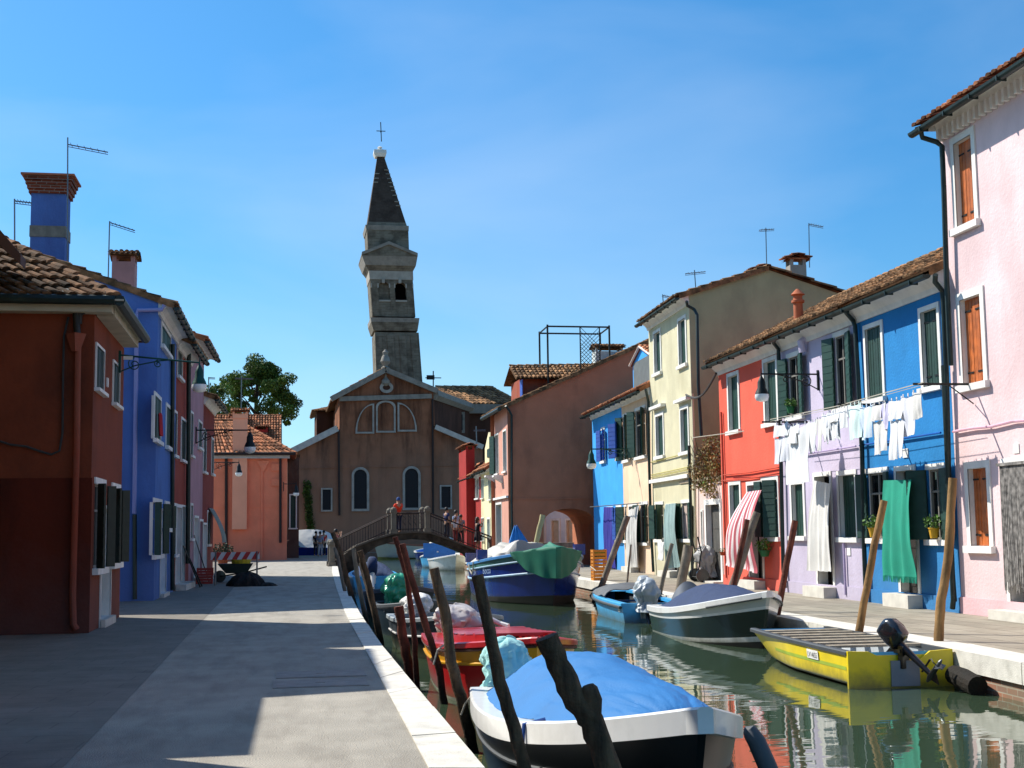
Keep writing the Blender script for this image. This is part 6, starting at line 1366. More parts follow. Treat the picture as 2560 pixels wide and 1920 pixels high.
# ================================================================== poles
pg_ = 'mooring poles along the canal'
def pole(pts, Y, r, mt, label, crop, rt=None, water=True, group=pg_, zend=-1.2, stub=None):
    P = [PY(k(crop, *p), Y) for p in pts]
    d = (P[-1]-P[-2]).normalized(); 
    if P[-1].z > zend: P.append(P[-1]+d*((zend-P[-1].z)/d.z))
    P = P[::-1]; n = len(P); Q = []
    for a, b in zip(P, P[1:]):
        for i in range(4): Q.append(a.lerp(b, i/4))
    Q.append(P[-1]); rr = []
    for i, q in enumerate(Q):
        f = i/(len(Q)-1); rr.append((r*(1-f)+(rt or r*.85)*f)*random.uniform(.93, 1.06)); 
        if 0 < i < len(Q)-1: q.x += random.uniform(-.08, .08)*r*1.5
    mb = MB(); mb.tube(Q, rr, 10)
    if stub:
        a = PY(k(crop, *stub[0]), Y-.01); c_ = PY(k(crop, *stub[1]), Y-.01); mb.tube([c_-UP*.12, c_.lerp(a, .35), c_.lerp(a, .8)+UP*.004, a], [r*.5, r*.82, r*.66, r*.42], 9)
    o = solo(mb, 'mooring_pole', mt, label, 'mooring pole', group); return auto_smooth(o, 50)
pole([(900, 80), (1000, 300), (1080, 470), (1180, 600), (1290, 885)], 5.7, .058, WOODD, 'thick black forked pole right in front of the blue domed canvas', 14, .052, stub=((1155, 375), (1190, 520)))
pole([(475, -300), (555, 40), (600, 300), (660, 520), (720, 700), (760, 885)], 8.2, .045, WOODD, 'dark knotty pole crossing the left end of the blue domed canvas', 14, .038)
pole([(915, 140), (1010, 500), (1060, 950), (1150, 1250), (1240, 1659)], 12.7, .058, WOODD, 'brown pole tied by rope to the stern of the blue domed boat', 12, .05)
pole([(640, -70), (740, 300), (860, 680), (960, 1000), (1000, 1290)], 16.3, .048, WOODR, 'slim reddish pole crossing the stern corner of the red boat', 12, .04)
pole([(580, -130), (620, 0), (690, 250), (750, 800), (760, 1000)], 17.6, .04, WOODR, 'thinnest red brown pole, tallest of the pair over the white wrapped motor', 12, .035)
pole([(610, 470), (650, 750), (700, 1010)], 17.8, .065, WOODR, 'short stout red brown stump between the quay and the red boat', 12, .062)
pole([(275, -10), (330, 180), (380, 400), (440, 700), (470, 850)], 24.5, .062, WOODD, 'dark leaning pole beside the grey boat', 12, .055)
pole([(222, -30), (250, 200), (310, 500)], 30.5, .055, WOODG, 'grey leaning pole between two dark ones by the navy covered boat', 12, .05)
pole([(40, -170), (110, 0), (165, 250), (225, 450)], 34.5, .075, WOODD, 'dark leaning pole nearest the quay edge, leftmost of the row', 12, .06)
pole([(270, 100), (345, 360), (430, 720)], 25.8, .02, WOODG, 'very thin pale stick beside the dark leaning poles', 12, .018)
pole([(60, -40), (100, 120), (180, 480)], 37.5, .06, WOODG, 'grey pole behind the leftmost dark one', 12, .05)
pole([(1545-1140+0, 0), (1545-1140, 10)], 1, .01, WOODG, 'x', 13) if 0 else None
pole([(215, 1245), (100, 1550)], 38, .1, WOODG, 'grey leaning pole behind the light blue boat by the orange crates', 7, .09)
pole([(232, 1385), (215, 1560)], 36, .03, WOODG, 'thin upright stick in front of the peach house', 7, .028)
pole([(435, 1380), (375, 1620)], 31.5, .055, WOODG, 'thin leaning pole in front of the teal curtain', 7, .05)
pole([(515, 1390), (485, 1560)], 33, .125, WOODG, 'thick pale grey post in front of the yellow house', 7, .125)
pole([(207, 1182), (90, 1540)], 25.2, .088, WOODG, 'thick grey pole, right one of the crossed pair by the striped curtain', 8, .075)
pole([(162, 1215), (100, 1520)], 24.9, .062, WOODR, 'brown pole, left one of the crossed pair by the striped curtain', 8, .052)
pole([(383, 1220), (310, 1600)], 23.6, .065, WOODR, 'brown pole in front of the lavender house at the bow of the navy canvas boat', 8, .06)
pole([(265, 1115), (225, 1300), (160, 1659)], 19.4, .062, WOODY, 'pale brown pole beside the green door curtain', 9, .055)
pole([(215, 415), (200, 720), (165, 950), (150, 1160)], 17.6, .068, WOODY, 'pale brown crooked pole before the pink house, rightmost of all', 11, .06)
pole([(545, 1275), (505, 1440)], 57, .12, mat('pale_yellow_wood', 'b5a878', .8), 'pale yellow plank leaning before the archway', 6, .12, zend=-.6)
mb = MB(); mb.tube([PY(k(15, 1715, 700), 16.05), PY(k(15, 1790, 735), 15.75), PY(k(15, 1885, 785), 15.35)], [.12, .135, .125], 14); o = solo(mb, 'floating_log', WOODR, 'dark brown log fender floating against the right quay behind the yellow skiff', 'log')
def rope(pts, r, label, mt=ROPE, name='mooring_rope', cat='rope'):
    mb = MB(); P = [V(p) for p in pts]; Q = []
    for a, b in zip(P, P[1:]):
        for i in range(6): Q.append(a.lerp(b, i/6))
    Q.append(P[-1]); mb.tube(Q, r, 5); return solo(mb, name, mt, label, cat, 'mooring ropes')
rope([PY(k(14, 440, 440), 12.5), PY(k(14, 400, 490), 12.6), PY(k(14, 375, 560), 12.6)], .009, 'rope from the blue domed boat stern to its brown pole')
rope([PY(k(14, 275, 125), 16.2), PY(k(14, 230, 160), 16.1), PY(k(14, 205, 250), 16.1)], .012, 'rope looped from the red boat to the slim reddish pole')
rope([PY(k(20, 2060, 480), 41), PY(k(20, 2150, 550), 40)], .015, 'rope from the blue workboat across the orange crates')
# ================================================================== people
SKIN = mat('skin', 'b98a6c', .6, .05, 5, 0)
def skinmesh(name, verts, edges, mt, parent, root=0, sub=1):
    me = bpy.data.meshes.new(name); me.from_pydata([v[0] for v in verts], edges, []); o = bpy.data.objects.new(name, me); COL.objects.link(o)
    sk = o.modifiers.new('s', 'SKIN'); sk.use_smooth_shade = True
    for i, v in enumerate(verts):
        r = v[1]; me.skin_vertices[0].data[i].radius = (r, r) if not isinstance(r, tuple) else r
        me.skin_vertices[0].data[i].use_root = (i == root)
    o.modifiers.new('u', 'SUBSURF').levels = sub; o.modifiers['u'].render_levels = sub
    dg = bpy.context.evaluated_depsgraph_get(); m2 = bpy.data.meshes.new_from_object(o.evaluated_get(dg)); m2.name = name; m2.materials.clear(); m2.materials.append(mt)
    for p in m2.polygons: p.use_smooth = True
    o.modifiers.clear(); o.data = m2; o.parent = parent; return o
def person(loc, yaw, height, label, top, bottom, hair, pose='stand', dress=False, legs_long=True, hat=None, sleeves=False):
    """person facing local -Y"""
    t = thing('person', label, 'person', loc); t.rotation_euler = (0, 0, yaw); s = height/1.72
    ar = {'stand': ((.20, .02, 1.12), (.21, -.06, .88)), 'hold': ((.22, -.05, 1.15), (.10, -.32, 1.22)), 'photo': ((.2, -.15, 1.22), (.09, -.26, 1.5)), 'walk': ((.22, .08, 1.13), (.23, -.02, .9)), 'rail': ((.22, -.12, 1.16), (.2, -.38, 1.06))}[pose]
    wk = .14 if pose == 'walk' else .03
    Vv = []; E = []
    def a(p, r, par=None):
        Vv.append((V(p)*s, (r if not isinstance(r, tuple) else r)and (tuple(x*s for x in r) if isinstance(r, tuple) else r*s))); i = len(Vv)-1
        if par is not None: E.append((par, i))
        return i
    pe = a((0, 0, .93), (.15, .11)); wa = a((0, 0, 1.1), (.125, .09), pe); che = a((0, .01, 1.3), (.16, .105), wa); ne = a((0, .0, 1.45), .058, che); hd0 = a((0, -.015, 1.56), (.072, .085), ne); hd = a((0, -.02, 1.66), (.07, .085), hd0)
    nose = a((0, -.115, 1.575), .012, hd0)
    hands = []
    for sd in (-1, 1):
        sh = a((sd*.18, .01, 1.38), .055, che); el = a((sd*ar[0][0]*1.1, ar[0][1], ar[0][2]), .04, sh); wr = a((sd*ar[1][0], ar[1][1], ar[1][2]), .026, el)
        dv = (V(Vv[wr][0])-V(Vv[el][0])).normalized()/1; pm = V(Vv[wr][0])/s+dv*.06; p_ = a(pm, (.036, .018), wr); side = dv.orthogonal().normalized()
        for f in range(4):
            b0 = pm+dv*.035+side*(f-1.5)*.02; L_ = (.07, .08, .075, .06)[f]; i1 = a(b0, .009, p_); i2 = a(b0+dv*L_*.6+UP*-.008, .0085, i1); a(b0+dv*L_-UP*.03, .008, i2)
        th = a(pm-dv*.02+side*.045, .01, p_); a(pm+dv*.02+side*.065, .009, th)
        hp = a((sd*.085, 0, .86), .085, pe); kn = a((sd*.095, -.02+sd*wk*.6, .48), .058, hp); an = a((sd*.095, .02+sd*wk*1.2, .09), .04, kn); a((sd*.1, -.15+sd*wk*1.2, .03), .032, an)
    body = skinmesh('body', Vv, E, SKIN, t, 0, 1)
    def P3(*q): return V(q)*s
    # clothing
    g = .018
    vs = [(P3(0, 0, .94), (.165*s, .125*s)), (P3(0, 0, 1.1), (.145*s, .112*s)), (P3(0, .01, 1.3), (.178*s, .125*s)), (P3(0, .005, 1.42), (.075*s, .07*s))]; es = [(0, 1), (1, 2), (2, 3)]
    for sd in (-1, 1):
        vs.append((P3(sd*.18, .01, 1.38), .072*s)); i = len(vs)-1; es.append((2, i)); e_ = V((sd*ar[0][0]*1.1, ar[0][1], ar[0][2])); q = V((sd*.18, .01, 1.38)).lerp(e_, 1 if sleeves else .6); vs.append((q*s, .058*s)); es.append((i, i+1))
    skinmesh('dress_top' if dress else 'shirt', vs, es, top, t, 0, 1)
    if dress:
        mb = MB(); mb.sheet(lambda u, v: P3(math.cos(u*2*math.pi)*(.16+.08*v+.012*math.sin(u*50)), math.sin(u*2*math.pi)*(.12+.09*v), 1.02-.5*v), 32, 8, .01)
        o = mb.build('skirt', top, None, True); o.parent = t
    else:
        ln = .1 if legs_long else .5; vs = [(P3(0, 0, .95), (.163*s, .123*s))]; es = []
        for sd in (-1, 1):
            vs += [(P3(sd*.088, 0, .84), .1*s), (P3(sd*.095, -.02+sd*wk*.6, .48), .076*s)]; i = len(vs); es += [(0, i-2), (i-2, i-1)]
            if legs_long: vs.append((P3(sd*.095, .02+sd*wk*1.2, .1), .062*s)); es.append((i-1, i))
        skinmesh('trousers', vs, es, bottom, t, 0, 1)
    mb = MB(); prof = [(.105, -.06), (.102, .0), (.09, .06), (.06, .1), (.01, .118)]; mb.lathe(P3(0, .012, 1.645), [(a_*s, b_*s) for a_, b_ in prof], 14)
    if dress: mb.lathe(P3(0, .05, 1.4), [(.02*s, 0), (.07*s, .05*s), (.085*s, .2*s), (.05*s, .28*s)], 10)
    o = mb.build('cap' if hat else 'hair', hat or hair, None, True); o.parent = t
    mb = MB()
    for sd in (-1, 1): mb.lathe(P3(sd*.03, -.098, 1.6), [(.001, -.008*s), (.009*s, 0), (.001, .008*s)], 6)
    mb.box(P3(0, -.1, 1.535), (.045*s, .012, .008)); o = mb.build('face_features', mat('dark_features', '2a1a18'), None); o.parent = t
    return t
HR = mat('dark_hair', '1c1512', .6); HB = mat('brown_hair', '4a3220', .6)
C = lambda n, c: mat(n, c, .9, .08, 6, .1)
q = PY(k(5, 878, 1330), YB+.45); person((q.x, YB+.5, ip(dk, q.x)), R(200), 1.72, 'man in orange red shirt, navy trousers and blue cap standing on top of the bridge', C('orange_red_shirt', 'f0401c'), C('navy_trousers', '232a48'), HR, 'rail', hat=C('blue_cap', '2f4f86'))
q = PY(k(5, 1467, 1400), YB+.8); person((q.x, YB+.9, ip(dk, q.x)), R(100), 1.68, 'woman in a dark dress holding up a camera on the right ramp of the bridge', C('dark_dress', '1d1d24'), None, HB, 'photo', dress=True)
gp = [(1290, 1.25, 'child in a white top on the bridge ramp nearest the flat top', 'e0e0e0', '803030', 'stand'), (1300, 1.62, 'adult in pale blue shirt behind the children on the bridge ramp', '9fb0cc', '30405c', 'stand'), (1325, 1.3, 'child in an orange top on the bridge ramp', 'e8791e', '2b2b33', 'walk'), (1240, 1.6, 'adult in navy shirt leaning at the bridge rail', '27305c', '3c3c44', 'stand'), (1350, 1.55, 'adult in a grey top on the bridge ramp beside the orange child', '8a8a90', '22242a', 'walk')]
for i, (x, hh, lb, c1, c2, ps) in enumerate(gp):
    q = PY(k(5, x, 1400), YB+1.4); person((q.x, YB+.9+.25*i, ip(dk, q.x)), R(40*i), hh, lb, C('top_%s' % 'abcde'[i], c1), C('bottom_%s' % 'abcde'[i], c2), HR if i % 2 else HB, ps)
q = G(k(3, 568, 1408)); person((q.x, q.y, 0), R(60), 1.66, 'woman in a short white dress leaning by the corner of the salmon house', C('white_dress', 'dedede'), None, HB, 'hold', dress=True)
q = G(k(3, 805, 1388)); person((q.x, q.y, 0), R(170), 1.7, 'person in grey shirt and pale trousers on the sunlit end of the quay', C('grey_shirt', '8f95a5'), C('pale_trousers', 'a3a6ab'), HR, 'stand', sleeves=True)
q = G(k(3, 830, 1380)); person((q.x, q.y+.5, 0), R(200), 1.78, 'man in a red shirt and dark trousers beside the grey dressed person', C('red_shirt', 'd02a24'), C('dark_trousers', '26262b'), HR, 'stand')
q = G(k(3, 780, 1385)); person((q.x, q.y+.4, 0), R(150), 1.72, 'person in dark clothes half hidden behind the grey dressed person', C('dark_blue_shirt', '1d2233'), C('dark_trousers', ''), HR, 'stand')
q = PY(k(3, 905, 1430), 70.5); person((q.x, 70.6, 0), R(120), 1.78, 'person with a camera by the bridge pillar, half hidden by the leaning poles', C('rose_shirt', 'b0605c'), C('tan_trousers', '7c6450'), HR, 'photo')
# ================================================================== laundry and curtains
def cloth(f, quadpx, crop, o, mt, name, label, cat, folds=6, amp=.03, group=None, sway=0., fringe=0, billow=0., bottom=None, th=.008, nu=None, mfn=None):
    (x0, y0), (x1, y1), (x2, y2), (x3, y3) = quadpx  # tl tr br bl
    A, B, C_, D = [f.uv(k(crop, *p), o) for p in ((x0, y0), (x1, y1), (x2, y2), (x3, y3))]; ph = random.random()*6; ph2 = random.random()*6
    from mathutils import noise
    def fn(u, v):
        s0 = A[0]+(B[0]-A[0])*u; s1 = D[0]+(C_[0]-D[0])*u; z0 = A[1]+(B[1]-A[1])*u; z1 = D[1]+(C_[1]-D[1])*u
        s_ = s0+(s1-s0)*v; z_ = z0+(z1-z0)*v
        n1 = noise.noise(V((u*folds*.8+ph, v*1.3, ph2))); n2 = noise.noise(V((u*folds*2.2+ph, v*2.6, 3)))
        w = amp*(math.sin(u*folds*2*math.pi+ph+n1*4)*(.35+.5*v+.5*n2)+1.3*n1*(.3+v)+.7*n2)
        z_ += .02*n2*v
        if bottom: z_ += bottom(u)*v
        return f.P(s_, z_, o+w+billow*math.sin(math.pi*min(1, v*1.05))*(1 if not sway else 1)+sway*v)
    mb = MB(); mb.sheet(fn, nu or max(20, folds*8), 26, th, mfn=mfn)
    if fringe:
        for i in range(fringe):
            p = fn((i+.5)/fringe, 1); mb.tube([p, p-UP*.12+f.d*random.uniform(-.02, .02)], [.012, .007], 4)
    o_ = solo(mb, name, mt, label, cat, group); return auto_smooth(o_, 80)
WCL = mat('white_cotton', 'dededc', .9, .04, 4, .2, 30); WC2 = mat('off_white_cotton', 'd4d1ca', .9, .05, 4, .2, 30); MINT = mat('mint_cotton', 'd6eae2', .9, .05, 4, .2, 30); GCL = mat('pale_grey_cotton', 'cfd0d4', .9, .05, 4, .2, 30)
cloth(FR, [(160, 1088), (232, 1078), (228, 1462), (80, 1425)], 8, .28, [mat('stripe_white_cotton', 'e8dcda', .9, .04, 4, .2, 30), mat('stripe_rose_cotton', 'c4606a', .9, .05, 4, .2, 30)], 'door_curtain', 'red and white striped curtain billowing over the coral house door', 'curtain', 3, .045, billow=.22, sway=.1, group='door curtains', nu=64, mfn=lambda u: int(u*32) % 4 in (2, 3) and 1 or 0)
cloth(FR, [(472, 1035), (548, 1050), (552, 1455), (440, 1450)], 8, .2, WC2, 'door_curtain', 'white curtain hanging over the lavender house door', 'curtain', 4, .02, billow=.06, group='door curtains')
cloth(FR, [(268, 1025), (385, 1022), (402, 1452), (268, 1445)], 9, .3, mat('emerald_curtain_cloth', '0b8f74', .85, .08, 2, .2, 30), 'door_curtain', 'emerald green fringed curtain over the cobalt house door', 'curtain', 3, .03, billow=.05, fringe=44, group='door curtains')
cloth(FY, [(400, 1188), (456, 1180), (480, 1495), (415, 1505)], 7, .2, mat('teal_grey_curtain_cloth', '8aa3a0', .85, .1, 3, .2), 'door_curtain', 'teal grey curtain over the yellow house door', 'curtain', 5, .04, billow=.1, group='door curtains')
cloth(FY, [(222, 1215), (272, 1192), (270, 1500), (215, 1490)], 7, .2, mat('dull_white_curtain_cloth', 'c9c6c0', .85, .08, 3, .2), 'door_curtain', 'dull white curtain over the peach house door', 'curtain', 5, .05, billow=.08, group='door curtains')
cloth(FY, [(98, 1200), (146, 1200), (148, 1505), (100, 1490)], 7, .12, mat('navy_curtain_cloth', '20208a', .85, .1, 3, .2), 'door_curtain', 'deep navy curtain over the sky blue house door', 'curtain', 5, .04, group='door curtains')
# bead curtain
q = FR.rect(11, 440, 350, 529, 940); bc = MB(); random.seed(3)
for i in range(70):
    u = q[0]+.0+i*1.12/70; zt_ = q[3]-.05; zb_ = .55+random.uniform(-.12, .12); bc.tube([FR.P(u, zt_, .08), FR.P(u+random.uniform(-.02, .02), (zt_+zb_)/2, .09), FR.P(u+random.uniform(-.03, .03), zb_, .09)], .008, 4)
FR.box(bc, q[0]-.05, q[0]+1.2, q[3]-.05, q[3], .05, .12)
solo(bc, 'bead_curtain', mat('grey_bead_strings', '8d8882', .8, .5, 9, .1), 'grey stringy bead curtain over the pink house doorway', 'curtain')
OL = .95
lines = []
def lpt(crop, x, y, o=OL): a = FR.uv(k(crop, x, y), o); return FR.P(a[0], a[1], o)
for i, (dz, oo) in enumerate(((0, 0), (.04, .12), (.05, -.14))):
    a = lpt(8, 268, 762, OL+oo); bq = lpt(9, 440, 603, OL+oo); mid = (a+bq)/2-UP*.06; mb = MB(); mb.tube([a+UP*dz, mid+UP*dz, bq+UP*dz], .006, 4)
    solo(mb, 'clothes_line', ROPE, ('outer', 'front', 'inner')[i] + ' cord of the clothes lines strung along the upper walls', 'clothes line', 'clothes lines')
mb = MB(); a = lpt(9, 440, 603, OL); 
for cr, x, y in ((9, 440, 600), (8, 268, 765), (9, 100, 690)):
    p = FR.uv(k(cr, x, y), OL); mb = MB(); mb.tube([FR.P(p[0]+.0, p[1], .02), FR.P(p[0], p[1], OL+.2)], .022, 6); mb.tube([FR.P(p[0]-.0, p[1]-.35, .02), FR.P(p[0], p[1]-.02, OL*.5)], .012, 5)
    solo(mb, 'line_bracket', IRON, {440: 'iron clothes line arm beside the upper right cobalt window', 268: 'iron clothes line arm under the coral house window', 100: 'iron clothes line arm between lavender and cobalt houses'}[x], 'bracket', 'clothes line arms')
gl = 'laundry on the clothes line'
def garment(kind, crop, x0, y0, x1, y1, mt, label, name='laundry_cloth'):
    a = FR.uv(k(crop, x0, y0), OL); b_ = FR.uv(k(crop, x1, y0), OL); c = FR.uv(k(crop, x0, y1), OL); w = b_[0]-a[0]; z0 = a[1]; z1 = c[1]; ph = random.random()*6; mb = MB(); u0 = a[0]
    from mathutils import noise
    so = random.random()*40
    def sh(tl, tr, br, bl, nu=18, nv=20, am=.03):
        """soft cloth piece between four (u along wall, z) corners, pinned at the top"""
        def fn(u, v):
            s_ = (tl[0]*(1-u)+tr[0]*u)*(1-v)+(bl[0]*(1-u)+br[0]*u)*v; z = (tl[1]*(1-u)+tr[1]*u)*(1-v)+(bl[1]*(1-u)+br[1]*u)*v
            z -= .035*math.sin(math.pi*u)*(1-v)*abs(tr[0]-tl[0])*2
            n = noise.noise(V((s_*3.2+so, z*1.1, 0))); n2 = noise.noise(V((s_*9+so, z*2.2, 4)))
            return FR.P(s_+.03*n*v, z+.02*n2*v, OL+(am*3.4*n+am*1.6*n2)*(.25+.75*v)+.04*v)
        mb.sheet(fn, nu, nv, .007)
    e = w*.06; a0, a1 = u0-e, u0+w+e
    if kind == 'sheet': sh((a0, z0), (a1, z0), (a1+random.uniform(-.03, .05), z1+random.uniform(-.03, .05)), (a0+random.uniform(-.05, .03), z1), am=.035)
    elif kind == 'pants':
        zc = z0+(z1-z0)*.34; mid = (a0+a1)/2; q = w*.03
        sh((a0+q, z0), (a1-q, z0), (a1, zc), (a0, zc)); sh((a0, zc), (mid, zc), (mid-q, z1), (a0+w*.06, z1), am=.022); sh((mid, zc), (a1, zc), (a1-w*.04, z1+random.uniform(0, .07)), (mid+q, z1+.03), am=.022)
    elif kind == 'shirt':
        b0, b1 = u0+w*.16, u0+w*.84; zs_ = z0+(z1-z0)*.22
        sh((b0, z1), (b1, z1), (b1+.01, z0), (b0-.01, z0)) if 0 else sh((b0, z0), (b1, z0), (b1+.02, z1), (b0-.02, z1))
        for sd in (-1, 1):
            e0 = b0 if sd < 0 else b1; o1 = e0+sd*w*.24
            sh((min(e0, o1), z0), (max(e0, o1), z0), (max(e0, o1)+sd*.02, z0+(z1-z0)*.5), (min(e0+sd*w*.04, o1)+sd*.02, z0+(z1-z0)*.5), 8, 12, .018)
    for i in range(2 if w < .35 else 3):
        p = FR.P(u0+w*(.12+.76*i/(1 if w < .35 else 2)), z0+.0, OL); mb.box(p, (.012, .03, .07))
    o = solo(mb, name, mt, label, 'laundry', gl); auto_smooth(o, 80)
random.seed(11)
garment('pants', 8, 290, 775, 350, 962, GCL, 'grey white trousers, leftmost garment on the line by the coral house', 'hung_trousers')
garment('shirt', 8, 352, 785, 400, 870, WCL, 'small white shirt pegged over the top of the big white sheet', 'hung_shirt')
garment('sheet', 8, 345, 788, 442, 1055, WCL, 'biggest white sheet hanging lowest on the line by the coral house', 'hung_sheet')
garment('sheet', 8, 446, 765, 480, 914, WCL, 'narrow white towel right beside the biggest sheet', 'hung_towel')
garment('shirt', 8, 482, 752, 514, 902, WC2, 'white vest with dangling sides, second right of the biggest sheet', 'hung_vest')
garment('shirt', 8, 517, 738, 548, 868, WCL, 'white vest, third garment right of the biggest sheet', 'hung_vest')
garment('pants', 8, 550, 725, 586, 852, WCL, 'short white shorts over the lavender wall, fourth right of the biggest sheet', 'hung_shorts')
garment('shirt', 9, 20, 728, 44, 850, GCL, 'small grey shirt under the lavender window', 'hung_shirt')
garment('sheet', 9, -6, 735, 20, 856, WCL, 'white cloth at the seam of the lavender wall, left of the small grey shirt', 'hung_cloth')
garment('shirt', 9, 70, 708, 110, 800, WCL, 'tiny white blouse just left of the mint towel', 'hung_blouse')
garment('sheet', 9, 46, 718, 70, 832, WCL, 'small white cloth just left of the gap in the washing', 'hung_cloth')
garment('sheet', 9, 112, 692, 160, 848, MINT, 'mint tinted towel at the lavender and cobalt border', 'hung_towel')
garment('sheet', 9, 163, 700, 213, 850, mat('pale_blue_cotton', 'd3e2ee', .9, .04, 4, .2), 'pale blue white towel right of the mint towel', 'hung_towel')
garment('pants', 9, 216, 690, 274, 915, WC2, 'long off white trousers in front of the left cobalt window', 'hung_trousers')
garment('shirt', 9, 256, 690, 290, 803, mat('lilac_cotton', 'cdc8e2', .9), 'lilac shirt between the two pairs of long trousers', 'hung_shirt')
garment('pants', 9, 292, 672, 350, 938, WCL, 'longest white trousers on the line against the cobalt wall', 'hung_trousers')
garment('sheet', 9, 343, 655, 400, 836, mat('bright_white_cotton', 'e0e0e6', .9, .03), 'bright white pillowcase right of the longest trousers', 'hung_pillowcase')
garment('sheet', 9, 390, 636, 428, 765, WC2, 'beige towel, last garment at the right end of the line', 'hung_towel')
p = FR.uv(k(7, 620, 850), .6)
mb = MB(); mb.tube([FR.P(p[0]-.6, p[1], .9), FR.P(FR.uv(k(7, 790, 825), .9)[0], FR.uv(k(7, 790, 825), .9)[1], .9)], .012, 5); solo(mb, 'clothes_line', ROPE, 'short white line below the left upper window of the coral house', 'clothes line', 'clothes lines')
cloth(FY, [(365, 1375), (398, 1372), (394, 1465), (370, 1462)], 7, .5, WCL, 'hung_towel', 'small white towel hanging under the yellow house window', 'laundry', 3, .03, group=gl)
mb = MB(); a, b_ = FY.uv(k(7, 30, 1200), .6), FY.uv(k(7, 280, 1180), .6); mb.tube([FY.P(a[0], a[1], .6), FY.P(b_[0], b_[1], .6)], .02, 5); solo(mb, 'curtain_rod', ALU, 'long thin rod above the peach and sky blue doors', 'rod')
# twisted cable between yellow and coral houses
mb = MB(); a = FY.P(uY1-.25, FY.uv(k(7, 535, 640))[1], .1); b_ = FR.P(uCorL+.1, FR.uv(k(7, 668, 540))[1], .1)
mb.tube([a.lerp(b_, i/12)-UP*.35*math.sin(math.pi*i/12) for i in range(13)], .035, 6); solo(mb, 'overhead_cable', WIREM, 'thick twisted cable sagging between the yellow and coral houses', 'cable')
# ================================================================== lamps
def lamp(base, tip, label, sc=1., scroll=True, gm=GIRON, flip=1):
    base, tip = V(base), V(tip); t = thing('wall_lamp', label, 'wall lamp', base, 'wall lamps'); d = (tip-base); L = d.length; d.normalize(); mb = MB()
    mb.tube([base, tip], .022*sc, 7); mb.tube([tip-UP*.05, tip+UP*.14*sc], [.022*sc, .006], 7); mb.box(base-UP*.15*sc, (.05, .05, .5*sc))
    if scroll:
        for c0, r0, tn in ((.16, .15, 1.6), (.42, .09, 1.4)):
            c = base+d*c0*sc*2-UP*(r0+.03)*sc; pts = []
            for i in range(22):
                a = i/21*tn*2*math.pi; r = r0*sc*(1-i/26); pts.append(c+d*math.cos(a+1.57)*r+UP*math.sin(a+1.57)*r)
            mb.tube(pts, .014*sc, 5)
        mb.tube([base-UP*.38*sc, base+d*.35*sc-UP*.2*sc, base+d*.85*sc-UP*.05*sc, base+d*1.1*sc], .015*sc, 5)
    mb.build('bracket', gm, t); mb = MB(); s = sc
    c = tip-UP*.05*s; mb.lathe(c-UP*.45*s, [(.165*s, 0), (.15*s, .06*s), (.1*s, .16*s), (.095*s, .3*s), (.06*s, .38*s), (.025*s, .45*s)], 14); auto_smooth(mb.build('lamp_hood', gm, t), 50)
    mb = MB(); mb.lathe(c-UP*.6*s, [(.05*s, -.03*s), (.14*s, 0), (.17*s, .08*s), (.165*s, .15*s)], 14); auto_smooth(mb.build('lamp_glass', LAMPG, t), 60); return t
q = FR.uv(k(8, 492, 545)); ti = ray(k(8, 224, 542)); 
def tipat(f, u, z, L, px): # tip straight out from wall
    return f.P(u, z, L)
def out_len(f, u, z, px):
    best = min(((abs(project(f.P(u, z, o))[0]-px[0]), o) for o in [i*.05 for i in range(5, 90)])); return best[1]
def project(p):
    d = p-EYE; w = d.dot(_f); return CX+FPX*d.dot(CR_)/w, CY-FPX*d.dot(CU_)/w
L_ = out_len(FR, q[0], q[1], k(8, 224, 542)); lamp(FR.P(q[0], q[1], .02), FR.P(q[0], q[1], L_), 'dark green bell lamp on a scrolled bracket fixed to the lavender house', .95, gm=IRON)
q = FY.uv(k(6, 1120, 860)); L_ = out_len(FY, q[0], q[1], k(6, 850, 860)); lamp(FY.P(q[0], q[1], .02), FY.P(q[0], q[1], L_), 'green bell lamp on a long arm in front of the peach house and brown wall', 1.1)
q = PX(k(2, 672, 62), -3.0); qq = PY(k(2, 1118, 105), q.y); lamp(q, V((qq.x, q.y, qq.z)), 'green bell lamp on a long arm reaching from the rust red corner house', .85)
mb = MB(); a = PY(k(2, 718, 78), q.y-.05); mb.box(a, (.17, .02, .07)); solo(mb, 'lamp_sign', WHITE, 'tiny white plate fixed on the near lamp arm', 'plate')
q = FL.uv(k(3, 22, 592)); p0 = FL.P(q[0], q[1], .02); qq = PY(k(3, 365, 592), p0.y); lamp(p0, V((qq.x, p0.y, q[1])), 'black bell lamp on a scrolled bracket before the salmon house chimney', 1.15, gm=IRON)
p0 = PX(k(3, 130, 795), -2.2) if 0 else PY(k(3, 130, 795), 76); qq = PY(k(3, 295, 795), 76); lamp(p0, V((qq.x, 76, p0.z)), 'small black lamp against the salmon wall', 1.15, gm=IRON)
p0 = PY(k(3, 575, 930), 83); qq = PY(k(3, 655, 935), 83); lamp(p0, V((qq.x, 83, p0.z)), 'small lamp at the corner of the salmon house against the church', 1.1, False, gm=IRON)
